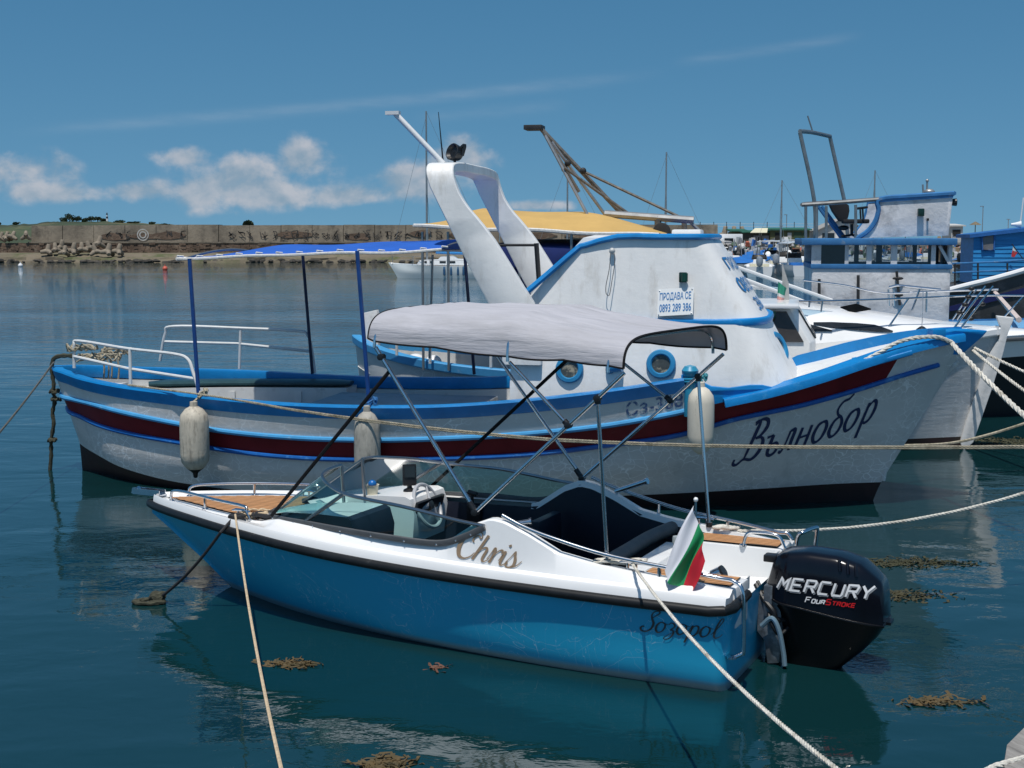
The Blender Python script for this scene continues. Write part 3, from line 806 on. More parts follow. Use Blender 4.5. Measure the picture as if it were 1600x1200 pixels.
z0 = px(1000, 985, .94); z1 = px(1118, 998, .94)
def soz_map(x, y):
    t = x / 2.95; xs = z0[0] + (z1[0] - z0[0]) * t - 0.05 * y; z = z0[2] + (z1[2] - z0[2]) * t + y * 0.15
    return (xs, hullS.y(max(xs, 0.01), z) + 0.005, z)
zm = MB(); glyph_word('Sozopol', SCR, 0.03, zm, soz_map, 0.8)
zm.build('home_port_lettering', M_darkletter, boat)

# =================================================================== sunshade (bimini)
bim = thing('bimini_top', 'grey fabric sunshade on folding steel hoops over the small blue runabout', 'sunshade', (1.72, 9.42, 0), SB.a)
M_canvas = mat('grey_canvas', (0.42, 0.415, 0.445), 0.85, var=0.06, vscale=5, bump=0.024, bscale=6, bstretch=(0.16, 1.3, 1.3), dirt=(.33, .325, .34), dscale=2.2, dthr=(.5, .7), stretch=(.4, 1.5, 1.5))
M_canvas_in = mat('dark_binding', (0.010, 0.010, 0.011), 0.8, spec=.2)
def bow_sec(x, ze, zc, hwid, lean):       # hoop section: half width, edge height, crown height
    pts = []
    for a in np.linspace(-1, 1, 81):
        y = hwid * math.sin(a * math.pi / 2 * 1.0) if abs(a) < 1 else hwid * a
        zz = ze + (zc - ze) * (1 - abs(a) ** 4.2)
        pts.append((x + lean * (zz - ze) - (.10 * (1 - y / .865) if x < .9 else 0), y, zz))
    return pts
secs = [(2.66, 2.265, 2.465, 0.86, -0.10), (2.60, 2.245, 2.475, 0.87, -0.10), (2.1, 2.215, 2.475, 0.875, 0), (1.52, 2.185, 2.475, 0.88, 0.0), (1.1, 2.165, 2.40, 0.875, 0.05), (0.78, 2.14, 2.35, 0.87, 0.0), (0.67, 2.125, 2.335, 0.865, 0.0)]
cg = []
for i in range(len(secs) - 1):
    a, b = np.array(bow_sec(*secs[i])), np.array(bow_sec(*secs[i + 1]))
    nst = 10 if i in (1, 2, 3, 4) else 3
    for q in range(nst):
        t = q / nst; g = a + (b - a) * t
        g[:, 2] -= 0.010 * math.sin(math.pi * t) * (1 if i in (1, 2, 3, 4) else 0)
        cg.append(g)
cg.append(np.array(bow_sec(*secs[-1])))
cg = np.array(cg)
rs = np.random.RandomState(4)
for j in range(cg.shape[1]):          # long tension folds from hoop to hoop
    yy = cg[0, j, 1]
    for k, (ph, fr, am) in enumerate(((0.3, 46, .0060), (1.9, 27, .0075), (4.0, 66, .0040))):
        xs = np.arange(cg.shape[0]); cg[:, j, 2] += am * math.sin(fr * yy + ph) * np.sin(xs * 0.21 + k * 1.3) * np.sin(math.pi * xs / (cg.shape[0] - 1)) ** .7
MB().grid(cg).build('canopy', M_canvas, bim, angle=60)
bd = MB()
for e in (0, -1): bd.tube(cg[:, e], 0.007, 6)
bd.tube(cg[0], 0.006, 6); bd.tube(cg[-1], 0.010, 6)
bd.build('binding', M_canvas_in, bim)
rear, midd, front = secs[5], secs[3], secs[1]
clampm = MB()
for sg in (1, -1):
    y = 0.865 * sg; piv = (1.80, 0.83 * sg, 1.045)
    if sg < 0: piv = (1.66, -0.83, 1.03)
    y = 0.85 * sg; re, mi, fr_ = ((0.67 if sg > 0 else .49), y, 2.095), (1.52, y, 2.135), (2.60, y, 2.20)
    j1 = px(884, 657, .85) if sg > 0 else px(1048, 630, -.85)
    j2 = px(937, 610, .85) if sg > 0 else px(1086, 592, -.85)
    onr = lambda t: tuple(np.array(re) + (np.array(piv) - np.array(re)) * t)
    j2 = onr(0.17); j1 = onr(0.36)
    hoop = MB(); hoop.tube([re, piv], 0.0145, 12); hoop.build('rear_hoop_leg', M_steel, bim)
    hoop = MB(); hoop.tube([fr_, (piv[0] + .015, piv[1], piv[2] + .03)], 0.0145, 12); hoop.build('front_hoop_leg', M_steel, bim)
    hoop = MB(); hoop.tube([mi, j1], 0.0125, 12); hoop.build('middle_hoop_leg', M_steel, bim)
    foot = (0.80, 0.80 * sg, coam(.8)[1]) if sg > 0 else (0.56, -0.78, coam(.56)[1])
    hoop = MB(); hoop.tube([j2, foot], 0.0135, 12); hoop.build('support_strut', M_steel, bim)
    for c in (j1, j2, piv, tuple(np.array(fr_) * .94 + np.array(piv) * .06)):
        k_ = MB(); k_.lathe([(0.014, -.028), (0.024, -.026), (.024, .026), (.014, .028)], c, 'Y', 10); k_.build('clamp', M_blackpl, bim)
    for a_, b_, r_ in ((np.array(j1) + (np.array(j1) - np.array(mi)) * -.07, j1, .022), (np.array(piv) + (np.array(fr_) - np.array(piv)) * .06, piv, .022), (np.array(j2), np.array(j2) + (np.array(foot) - np.array(j2)) * .035, .022), (foot, np.array(foot) + np.array((0, 0, .035)), .026)):
        MB().tube([a_, b_], r_, 10).build('hoop_socket', M_blackpl, bim)
    st_ = MB(); a = tuple(np.array(fr_) + (np.array(piv) - np.array(fr_)) * .145)
    b = tuple(px(424, 806, .60)) if sg > 0 else (3.05, -0.80, .86)
    if sg < 0: a = (1.66, -0.85, 2.13)
    st_.tube([a, b], 0.015, 6, flat=0.5, up=(.7, 0, 0.7)); st_.build('strap', M_canvas_in, bim)
for s_ in (rear, midd, front):
    MB().tube([(p[0], p[1], p[2] - 0.045) for p in bow_sec(*s_)], 0.0125, 8).build('hoop', M_steel, bim)

# =================================================================== flag on the quarter
fb_ = px(1085, 930, .80); ft = px(1083, 783, .80)
fx, fz = fb_[0], coam(fb_[0])[1]
flag = thing('flag', 'white green and red flag hanging from a short staff on the runabout quarter', 'flag', SB.w((fx, .80, fz)), SB.a)
FL = Frame(SB.w((fx, .80, fz))[:2], SB.a)
hs_ = ft[2] - fz
f = MB(); f.tube([(0, 0, -.01), (0, 0, hs_)], 0.007, 8); f.lathe([(0.02, 0), (0.02, .012), (.01, .03)], n=10); f.build('staff', M_steel, flag)
f = MB(); f.ball((0, 0, hs_ + .012), .016, 10); f.build('finial', M_white, flag)
hoistA, hoistB = np.array(FL.px(1085, 789, .0)), np.array(FL.px(1104, 876, .05))
flyA, flyB = np.array(FL.px(1034, 893, .10)), np.array(FL.px(1077, 934, .07))
for z_ in (hoistA, hoistB, flyA, flyB): z_[2] -= fz
def flag_pt(a, b):
    p = (hoistA * (1 - a) + hoistB * a) * (1 - b) + (flyA * (1 - a) + flyB * a) * b
    p = p + np.array((0.012 * math.sin(9 * a + 4 * b), 0.035 * math.sin(7 * a + 1.2 - 2 * b) * (0.4 + b) + .012 * math.sin(19 * a), 0))
    return p
for k, (nm, c) in enumerate((('white_band', (0.72, 0.72, 0.76)), ('green_band', (0.008, 0.27, 0.09)), ('red_band', (0.55, 0.012, 0.03)))):
    g = [[flag_pt(k / 3 + a / 3, b) for b in np.linspace(0, 1, 22)] for a in np.linspace(0, 1, 9)]
    MB().grid(g).build(nm, mat('flag_' + nm, c, 0.7, var=0.04), flag)

# =================================================================== outboard motor
ob_ = thing('outboard_motor', 'black four-stroke outboard motor with white and red lettering on the runabout transom', 'outboard motor', (1.72, 9.42, 0), SB.a)
M_cowl = mat('black_gloss_cowl', (0.004, 0.0045, 0.008), 0.16, coat=0.12, spec=.35, var=0.2)
M_cowl2 = mat('black_lower_cowl', (0.004, 0.004, 0.005), 0.28, spec=.35, var=0.2)
def prof_px(pts, t): return [px(u, v, t) for u, v in pts]
topc = prof_px([(1193, 916), (1203, 893), (1210, 868), (1225, 863), (1262, 862), (1310, 869), (1345, 882), (1362, 897), (1379, 913), (1382, 940)], 0.12)
seamc = prof_px([(1190, 925), (1215, 936), (1250, 944), (1300, 957), (1350, 969), (1384, 978)], 0.12)
xa, xb = -0.14, -0.985
xs_ = np.linspace(topc[0][0], topc[-1][0], 26)
tzf = lambda x: np.interp(-x, [-p[0] for p in topc], [p[2] for p in topc]); szf = lambda x: np.interp(-x, [-p[0] for p in seamc], [p[2] for p in seamc])
L0, L1 = topc[0][0], topc[-1][0]
def cw(x):
    t = (x - L0) / (L1 - L0); return 0.205 * (min(1, (t + .03) / .22) ** 0.45) * (1 - 0.30 * max(0, (t - .7) / .3) ** 2)
def cowl_pt(x, a):       # a 0..1 from the port seam over the top to starboard
    zb, zt, wd = szf(x), tzf(x), cw(x); an = math.pi * a
    c, s_ = math.cos(an), math.sin(an)
    return (x, wd * math.copysign(abs(c) ** 0.30, c) * (0.90 + .10 * (1 - s_)), zb + (zt - zb) * abs(s_) ** 0.46)
cgx = [[cowl_pt(x, a) for a in np.linspace(0, 1, 29)] for x in np.concatenate([[xs_[0]], xs_[0] + (xs_[1] - xs_[0]) * np.array([.15, .5]), xs_[1:-1], xs_[-2] + (xs_[-1] - xs_[-2]) * np.array([.6, 1.0])])]
cb = MB(); cb.grid(cgx); cb.face(*[cb.vs([p]) for p in cgx[0]][::-1]); cb.face(*[cb.vs([p]) for p in cgx[-1]])
cowl = cb.build('cowl', M_cowl, ob_, angle=50)
cowlS = Surf(np.array([[cowl_pt(x, a) for x in xs_] for a in np.linspace(0.03, .42, 16)]))
fl_ = MB(); ring_ = [(x, cw(x) + .006, szf(x) - .004) for x in xs_] + [(x, -cw(x) - .006, szf(x) - .004) for x in xs_[::-1]]
fl_.tube(ring_, 0.009, 8, closed=True); fl_.box((L1 - .012, 0, szf(L1) - .004), (.05, .12, .02)); fl_.build('cowl_seam', M_cowl2, cowl)
# two intake louvres and the latch recess
lv = MB()
for x in (-0.66, -0.715, -0.77):
    for sg in (1,):
        p = [cowl_pt(x, a) for a in (.20, .27, .33, .38)]
        lv.tube([(q[0] + .02 * i * .3, q[1] + .004, q[2] + .004) for i, q in enumerate(p)], .012, 6)
lv.build('louvres', M_cowl, cowl)
lt = MB(); q0 = cowl_pt(L0 - .10, .44); lt.box((L0 - .035, 0.06, tzf(L0 - .07) - .02), (.09, .10, .05)); lt.build('latch', M_blackpl, cowl, bevel=.01)
low = prof_px([(1192, 930), (1200, 960), (1212, 1000), (1222, 1042)], .1)
lowr = prof_px([(1381, 981), (1368, 1000), (1345, 1022), (1312, 1047)], .1)
lg = []
for i in range(4):
    a, b = low[i], lowr[i]; row = []
    zz = 0
    for an in np.linspace(0, 2 * math.pi, 33)[:-1]:
        c, s_ = math.cos(an), math.sin(an); cx = (a[0] + b[0]) / 2; hx = (a[0] - b[0]) / 2; t = (1 - c) / 2
        wd = 0.19 * (1 - .18 * i) * (1 if i < 3 else .85)
        row.append((cx + hx * math.copysign(abs(c) ** .7, c), wd * math.copysign(abs(s_) ** .7, s_), (a[2] * (1 - t) + b[2] * t) - (.0 if i else .0)))
    lg.append(row)
c_bot = np.mean(np.array(lg[-1]), 0)
lg.append([tuple(c_bot + (np.array(p) - c_bot) * .8 + np.array((0, 0, -.12))) for p in lg[-1]])
lo_ = MB(); lo_.grid(lg, closed_v=True); lo_.face(*[lo_.vs([p]) for p in lg[-1]]); lo_.face(*[lo_.vs([p]) for p in lg[0]]); lo_.build('lower_cowl', M_cowl2, ob_, angle=60)
lgm = MB(); lgm.tube([(c_bot[0] + .02, 0, -.02), (c_bot[0] + .05, 0, -.5)], [.10, .07], 14, flat=.6); lgm.box((c_bot[0] + .06, 0, -.30), (.42, .16, .02)); lgm.build('leg', M_cowl2, ob_)
M_cast = mat('grey_cast_metal', (0.16, 0.18, 0.20), 0.35, metal=0.6, var=0.4, vscale=14, dirt=(0.45, 0.5, 0.53), dscale=8)
brk = MB()
for y in (-.13, .13):
    P = [px(u, v, y) for u, v in ((1185, 930), (1200, 926), (1220, 950), (1224, 985), (1218, 1035), (1200, 1036), (1195, 1000), (1184, 985))]
    brk.prism([(p[0], y - .018, p[2]) for p in P], (0, .036, 0))
brk.tube([(-.21, -.16, .46), (-.21, .16, .46)], .03, 10); brk.tube([(-.19, -.1, .18), (-.22, .1, .05)], .04, 10); brk.box((-.16, 0, .46), (.06, .34, .22))
brk.build('clamp_bracket', M_cast, ob_, bevel=.006)
hs2 = MB(); hs2.tube(cat([(-.05, .08, .55), (-.12, .14, .47), (-.2, .18, .40), (-.22, .17, .34), (-.27, .12, .33)], 6), .02, 8); hs2.tube(cat([(-.04, .0, .55), (-.14, .1, .43), (-.19, .2, .33), (-.25, .19, .24), (-.30, .12, .28)], 6), .014, 8); hs2.build('hoses', M_rubber, ob_)
arc = MB(); arc.tube(cat([px(1190, 978, .2), px(1206, 966, .21), px(1217, 985, .21), px(1224, 1020, .2), px(1226, 1040, .2)], 6), .018, 8); arc.build('trim_arm', mat('pale_blue_grey_metal', (0.25, 0.38, 0.46), 0.3, metal=.5), ob_)
# lettering on the port side
BLK = {'M': [[(0, 0), (.12, .6), (.30, .25), (.5, .6), (.5, 0)]], 'E': [[(.5, .0), (.03, .0), (.03, .6), (.5, .6)], [(.03, .3), (.45, .3)]], 'R': [[(0.03, 0), (.03, .6), (.45, .6), (.5, .5), (.45, .3), (.08, .3)], [(.28, .3), (.5, 0)]],
       'C': [[(.5, .6), (.06, .6), (.03, .5), (.03, .08), (.08, 0), (.5, 0)]], 'U': [[(.03, .6), (.03, .08), (.08, 0), (.45, 0), (.5, .08), (.5, .6)]], 'Y': [[(.0, .6), (.25, .28), (.5, .6)], [(.25, .28), (.25, 0)]],
       'F': [[(.03, 0), (.03, .6), (.5, .6)], [(.03, .32), (.42, .32)]], 'O': [[(.03, .3), (.03, .52), (.1, .6), (.43, .6), (.5, .52), (.5, .08), (.43, 0), (.1, 0), (.03, .08), (.03, .32)]], 'S': [[(.5, .6), (.08, .6), (.03, .5), (.06, .32), (.46, .3), (.5, .1), (.45, 0), (.03, 0)]],
       'T': [[(.0, .6), (.52, .6)], [(.26, .6), (.26, 0)]], 'K': [[(.03, 0), (.03, .6)], [(.5, .6), (.06, .3), (.5, 0)]]}
def block(word, fmap, wd, name, m, small=()):
    mb = MB(); x = 0
    for i, ch in enumerate(word):
        k = .72 if i in small else 1.0
        for s_ in BLK[ch]:
            P = [(x + a * k, b * k, wd) for a, b in s_]; Q = []
            for a, b in zip(P, P[1:]):
                for q in range(4): Q.append(tuple(np.array(a) + (np.array(b) - np.array(a)) * q / 4))
            Q.append(P[-1]); ribbon(mb, Q, fmap, 1, smooth=False)
        x += .68 * k
    return mb.build(name, m, cowl)
m0, m1 = px(1213, 919, .2), px(1362, 937, .2); hgt = (px(1215, 903, .2)[2] - px(1213, 919, .2)[2]) / .6 * 1.12
def mmap(off, dx, dz, a=m0, b=m1, wid=4.68, hh=hgt):
    def fm(x, y):
        t = x / wid; X = a[0] + (b[0] - a[0]) * t - .30 * y * hh + dx; Z = a[2] + (b[2] - a[2]) * t + y * hh + dz
        return (X, cowlS.y(X, Z) + off, Z)
    return fm
block('MERCURY', mmap(.003, -.008, -.010), .105, 'lettering_shadow', mat('silver_print', (0.24, 0.25, 0.26), 0.3))
block('MERCURY', mmap(.006, 0, 0), .105, 'lettering', mat('white_print', (0.78, 0.78, 0.78), 0.3))
f0_, f1_ = px(1258, 940, .2), px(1337, 949, .2)
fmp = mmap(.005, 0, 0, f0_, f1_, .68 + .49 * 3 + .68 + .49 * 5, .060)
block('FOUR', fmp, .11, 'small_lettering', MATS['white_print'], (1, 2, 3))
sh = .68 + .49 * 3
block('STROKE', lambda x, y: fmp(x + sh, y), .11, 'red_lettering', mat('red_print', (0.55, 0.012, 0.015), 0.35), (1, 2, 3, 4, 5))

# =================================================================== the runabout's lines
def coil(mb, c, r, turns, th, seed, flat=.35):
    rnd = random.Random(seed); P = []
    for i in range(int(turns * 14)):
        a = 2 * math.pi * i / 14; k = 1 + .22 * math.sin(a * .37 + seed) + rnd.uniform(-.08, .08)
        P.append((c[0] + r[0] * k * math.cos(a), c[1] + r[1] * k * math.sin(a), c[2] + flat * rnd.random() * r[1] + .008))
    mb.tube(cat(P, 2), th, 6)
ln = MB(); bp = SB.w((4.08, .60, .78)); far_q = np.array((-0.80, 4.6, 1.16)); far_q = np.array(bp) + (far_q - np.array(bp)) * 1.25
ln.tube(rope_path(bp, far_q, .22, 30), .0085, 6)
tag(ln.build('bow_line', M_ropetan), 'thin tan mooring line running from the runabout bow towards the camera', 'rope')
ln = MB(); sp0 = SB.w((0.62, .80, .79)); laid(ln, rope_path(sp0, (1.2, 4.3, 1.15), .10, 30), .0105)
tag(ln.build('stern_line', M_ropewhite), 'white three-strand line from the runabout near quarter cleat towards the camera', 'rope')
ln = MB(); sp1 = SB.w((0.55, -.80, .73)); p_end = atY(1640, 757, 11.2)
laid(ln, rope_path(sp1, SB.w((.30, -.80, .725)), 0, 6) + rope_path(SB.w((.28, -.80, .73)), p_end, .12, 30) + rope_path(p_end + np.array((.05, .01, .016)), p_end + np.array((4.2, 1.0, 1.15)), .0, 14), .0125)
tag(ln.build('spring_line', M_ropewhite), 'white line from the runabout far quarter rising to the right above dark water', 'rope')
for (x, y, rx, ry2, t, sd, m, lab) in ((4.0, .42, .12, .09, 4, 3, M_ropetan, 'loose tan rope coil on the teak foredeck of the runabout'), (.72, .74, .15, .05, 4, 8, M_ropewhite, 'knotted white rope bundle round the near quarter cleat'), (.42, -.78, .09, .03, 3, 11, M_ropewhite, 'white rope wound on the far quarter cleat by the teak pad')):
    c = MB(); coil(c, SB.w((x, y, coam(x)[1] + .01)), (rx, ry2), t, .0105, sd); tag(c.build('rope_coil', m), lab, 'rope')
c = MB(); coil(c, SB.w((3.86, .48, .76)), (.09, .06), 3, .015, 21); coil(c, SB.w((4.08, .58, .75)), (.05, .04), 3, .016, 23); tag(c.build('rope_coil', M_blackrope), 'dark knotted rope heap beside the tan coil on the foredeck', 'rope')
wl = atZ(246, 938, 0.02)
ln = MB(); ln.tube(rope_path(SB.w((4.08, .62, .76)), SB.w((4.12, .74, .66)), 0, 6)[:-1] + rope_path(SB.w((4.12, .74, .66)), (wl[0], wl[1], .03), .05, 20), .013, 8)
tag(ln.build('snubber_line', M_blackrope), 'black mooring line from the runabout bow down into the water', 'rope')
kn = MB(); coil(kn, (wl[0], wl[1], .03), (.045, .03), 3, .022, 5, 1.2); coil(kn, (wl[0] - .06, wl[1] - .03, .0), (.11, .05), 4, .014, 6, .4)
tag(kn.build('rope_knot', M_ropeweed), 'weedy knot of rope floating where the black line meets the water', 'rope')
# =================================================================== the fishing boat for sale
FB = Frame((-5.45, 17.18), math.atan2(-0.207, 0.978))
bx = FB.px
fish = thing('fishing_boat', 'long white wooden fishing boat with blue rails, dark red band and tall white arch', 'fishing boat', (-5.45, 17.18, 0), FB.a)
def streaked_white(name, color=(0.63, 0.62, 0.60), amt=0.9):
    """old white topside paint: chalky scrapes, grey rubbing, rippling water light painted on as a pale net"""
    if name in MATS: return MATS[name]
    m = bpy.data.materials.new(name); m.use_nodes = True
    k = NT(m.node_tree); p = k.n['Principled BSDF']; t = k.add('ShaderNodeTexCoord'); v = t.outputs['Object']
    base = k.mix(k.ramp(k.noise(k.mapping(v, (0.7, 1, 2)), 1.6, 6, 0.6), (0.3, 0.7, 0, 1)), tuple(c * .86 for c in color), color)
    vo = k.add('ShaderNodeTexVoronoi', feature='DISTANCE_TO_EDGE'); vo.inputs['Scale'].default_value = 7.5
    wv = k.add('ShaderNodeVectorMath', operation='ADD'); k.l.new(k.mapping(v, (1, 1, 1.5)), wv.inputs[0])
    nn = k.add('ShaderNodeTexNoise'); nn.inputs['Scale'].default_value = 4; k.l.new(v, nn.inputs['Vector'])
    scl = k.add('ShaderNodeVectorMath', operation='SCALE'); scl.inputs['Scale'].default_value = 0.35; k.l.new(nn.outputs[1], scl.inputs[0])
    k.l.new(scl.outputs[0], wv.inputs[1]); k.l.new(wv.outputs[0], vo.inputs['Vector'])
    caust = k.math('MULTIPLY', k.ramp(vo.outputs['Distance'], (0.0, 0.055, 1, 0)), k.ramp(k.noise(v, 1.3, 5, 0.65), (0.42, 0.62, 0, amt)))  # bright net of sunlight thrown up by the water, put into the colour
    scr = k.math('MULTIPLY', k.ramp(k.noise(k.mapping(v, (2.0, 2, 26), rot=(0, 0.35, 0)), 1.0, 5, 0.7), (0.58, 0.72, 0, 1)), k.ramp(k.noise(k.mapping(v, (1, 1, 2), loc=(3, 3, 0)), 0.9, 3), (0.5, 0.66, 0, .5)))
    c = k.mix(k.math('MAXIMUM', caust, scr), base, (0.92, 0.92, 0.91))
    grime = k.ramp(k.noise(k.mapping(v, (2.5, 2, 0.6), loc=(5, 1, 1)), 1.5, 6, 0.65), (0.56, 0.74, 0, 0.5))
    c = k.mix(grime, c, (0.30, 0.31, 0.30))
    k.put(p.inputs['Base Color'], c); p.inputs['Roughness'].default_value = 0.38
    b = k.add('ShaderNodeBump'); b.inputs['Distance'].default_value = 0.004
    k.l.new(k.noise(k.mapping(v, (0.6, 1, 3)), 5, 5, 0.6), b.inputs['Height']); k.l.new(b.outputs[0], p.inputs['Normal'])
    MATS[name] = m
    return m
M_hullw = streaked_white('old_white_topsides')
M_cabin = mat('white_fibreglass_cabin', (0.76, 0.755, 0.735), 0.42, var=0.05, vscale=2, bump=0.004, bscale=9, dirt=(0.50, 0.47, 0.42), dscale=2.2, dthr=(0.54, 0.80), stretch=(2.2, 2.2, .55))
M_blue = mat('bright_blue_paint', (0.004, 0.195, 0.50), 0.36, var=0.14, vscale=4, bump=0.004, bscale=14, dirt=(0.06, 0.30, 0.58), dscale=7, dthr=(0.60, 0.78))
M_lblue = mat('light_blue_paint', (0.06, 0.30, 0.58), 0.4, var=0.12, vscale=4, bump=0.003, bscale=14, dirt=(0.35, 0.5, 0.62), dscale=6, dthr=(0.62, 0.8))
M_sblue2 = mat('strake_blue_paint', (0.008, 0.10, 0.37), 0.35, var=0.15, dirt=(0.10, 0.30, 0.55), dscale=5, dthr=(0.55, 0.75))
M_red = mat('dark_red_paint', (0.165, 0.011, 0.016), 0.4, var=0.2, vscale=3, dirt=(0.25, 0.12, 0.11), dscale=11, dthr=(0.66, 0.8), spec=.18)
M_anti = mat('antifouling', (0.020, 0.007, 0.007), 0.7, var=0.4, vscale=5, dirt=(0.012, 0.016, 0.010), dscale=4)
M_inner = mat('grey_white_bulwark', (0.62, 0.62, 0.60), 0.5, var=0.06, vscale=3, dirt=(0.36, 0.35, 0.32), dscale=4, dthr=(0.58, 0.8), bump=0.003, bscale=12)
M_deck = mat('grey_deck_paint', (0.36, 0.39, 0.42), 0.55, var=0.1, vscale=2, dirt=(0.22, 0.22, 0.21), dscale=5)
M_teal = mat('dark_green_vinyl', (0.020, 0.055, 0.062), 0.38, var=0.25, vscale=5)
M_wtube = mat('white_painted_tube', (0.62, 0.63, 0.62), 0.4, var=0.1, vscale=9, dirt=(0.25, 0.22, 0.18), dscale=16, dthr=(0.6, 0.72))
M_navyp = mat('navy_painted_tube', (0.008, 0.05, 0.20), 0.4, var=0.2)
M_navyl = mat('navy_lettering', (0.010, 0.022, 0.085), 0.42)
NF = 84
keelF = line([(-0.1, 0, -0.45), (3, 0, -0.55), (7, 0, -0.55), (9.7, 0, -0.45)], NF)
bilgeF = line([(-0.12, 0, -0.10), (0.3, -0.16, -0.12), (1.1, -0.52, -0.22), (2.1, -0.80, -0.30), (4, -0.98, -0.32), (5.5, -0.98, -0.30), (7.25, -0.75, -0.22), (8.6, -0.38, -0.15), (9.76, 0, -0.12)], NF)
bootF = line([(-0.15, 0, 0.34), (0.02, -0.17, 0.32), (0.32, -0.42, 0.28), (0.77, -0.72, 0.20), (1.14, -0.88, 0.15), (1.6, -1.02, 0.10), (2.1, -1.12, 0.07), (4, -1.25, 0.06), (5.5, -1.24, 0.08), (7.25, -1.0, 0.15), (8.6, -0.58, 0.20), (9.4, -0.20, 0.215), (9.88, 0, 0.215)], NF)
str2F = line([(-0.31, 0, 0.83), (-0.14, -0.24, 0.79), (0.10, -0.40, 0.755), (0.45, -0.64, 0.70), (1.1, -0.98, 0.645), (1.84, -1.22, 0.60), (2.31, -1.31, 0.56), (3.33, -1.41, 0.505), (4.07, -1.44, 0.51), (5.07, -1.44, 0.555), (6.15, -1.40, 0.64), (6.85, -1.35, 0.74), (7.79, -1.24, 0.90), (8.21, -1.15, 1.03), (9.0, -0.94, 1.20), (9.6, -0.68, 1.36), (10.07, -0.46, 1.50), (10.48, -0.20, 1.60), (10.66, 0, 1.63)], NF)
str1F = line([(-0.38, 0, 1.0), (-0.21, -0.26, 0.98), (0.05, -0.44, 0.97), (0.33, -0.64, 0.965), (0.93, -0.99, 0.92), (1.69, -1.25, 0.85), (2.3, -1.36, 0.79), (3.35, -1.46, 0.74), (4.35, -1.50, 0.75), (5.1, -1.50, 0.79), (6.16, -1.47, 0.88), (6.86, -1.44, 0.97), (7.79, -1.37, 1.16), (8.06, -1.34, 1.23), (8.6, -1.22, 1.35), (9.17, -1.02, 1.51), (9.6, -0.82, 1.65), (10.0, -0.60, 1.77), (10.5, -0.29, 1.88), (10.86, 0, 1.93)], NF)
shF = line([(-0.45, 0, 1.20), (-0.28, -0.25, 1.185), (-0.05, -0.42, 1.165), (0.21, -0.62, 1.14), (0.96, -1.03, 1.09), (1.71, -1.28, 1.055), (2.34, -1.40, 1.02), (3.38, -1.51, 0.985), (4.27, -1.56, 0.99), (5.11, -1.56, 1.02), (6.0, -1.54, 1.10), (6.85, -1.50, 1.21), (7.76, -1.42, 1.36)], 70)
def vmid(a, b, t, bulge):
    m = a * (1 - t) + b * t; m[:, 1] -= bulge * np.sin(np.linspace(0, math.pi, len(m))); return m
midF = vmid(bootF, str2F, 0.5, 0.05)
rowsF, ixF = skin([keelF, bilgeF, bootF, midF, str2F, str1F], 5)
sideF = Surf(rowsF[ixF[2]:])
def both(rows):
    mb = MB(); mb.grid(rows, flip=True); mb.grid(mir(rows)); return mb
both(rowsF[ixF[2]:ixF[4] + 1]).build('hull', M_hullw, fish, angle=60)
both(rowsF[:ixF[2] + 1]).build('boot_top', M_anti, fish, angle=60)
kr = int(np.searchsorted(str1F[:, 0], 10.12))
both(rowsF[ixF[4]:, :kr]).build('red_band', M_red, fish, angle=60)
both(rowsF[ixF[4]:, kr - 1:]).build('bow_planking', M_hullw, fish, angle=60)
s1a = str1F[str1F[:, 0] < 8.12]
top_on = np.stack([np.interp(s1a[:, 0], shF[:, 0], shF[:, k]) for k in range(3)], 1)
blw = np.array([s1a * (1 - t) + np.stack([np.minimum(s1a[:, 0], top_on[:, 0] + 0 * t), top_on[:, 1], top_on[:, 2]], 1) * t for t in (0, .5, 1)])
for i in range(3): blw[i, 0] = str1F[0] * (1 - i / 2) + shF[0] * i / 2
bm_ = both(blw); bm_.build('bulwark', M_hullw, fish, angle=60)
bulS = Surf(blw)
for sg in (1, -1):       # half-round strakes
    f_ = lambda L, n0, n1: [(p[0], p[1] * sg * 1.0 - 0.012 * sg, p[2]) for p in L[n0:n1]]
    k1 = int(np.searchsorted(str1F[:, 0], 8.1))
    MB().tube(f_(str1F, 1, k1), 0.030, 8).build('upper_strake', M_lblue, fish)
    k2 = int(np.searchsorted(str2F[:, 0], 10.45))
    MB().tube(f_(str2F, 1, k2), 0.028, 8).build('lower_strake', M_sblue2, fish)
# gunwale rail: closed round the stern, up to the bitts
gw = [(p[0], p[1], p[2] + 0.0) for p in shF]
gfull = [tuple(p) for p in gw[::-1]] + [(p[0], -p[1], p[2]) for p in gw[1:]]
GH = 0.150
MB().sweep(gfull[::-1], [(-0.075, 0), (0.006, 0), (0.018, 0.015), (0.056, GH - 0.02), (0.046, GH), (-0.080, GH), (-0.09, GH - 0.03)]).build('gunwale_rail', M_blue, fish, angle=30)
# inside of the bulwark and the working deck
DZ = 0.60
def inb(x, z, top):            # half breadth inside the planking
    if z > np.interp(x, str1F[:, 0], str1F[:, 2]): y = -np.interp(x, shF[:, 0], shF[:, 1])
    else: y = -sideF.y(x, max(z, .12))
    return max(0.02, min(y - .07, -np.interp(x, shF[:, 0], shF[:, 1]) - .09))
ISX = [x for x in np.linspace(-.20, 7.3, 50)]
inner = np.array([[(x, -inb(x, z, 0), z) for x in ISX for z in [np.interp(x, shF[:, 0], shF[:, 2]) * (1 - t) + DZ * t - (.01 if t == 0 else 0)]] for t in (0, .3, .65, 1)])
im = MB(); im.grid(inner); im.grid(mir(inner), flip=True); im.build('inner_bulwark', M_inner, fish, angle=60)
dk = MB(); dk.grid([[(x, -inb(x, DZ, 0) - .03, DZ), (x, inb(x, DZ, 0) + .03, DZ)] for x in ISX if x > -.05]); dk.build('working_deck', M_deck, fish)
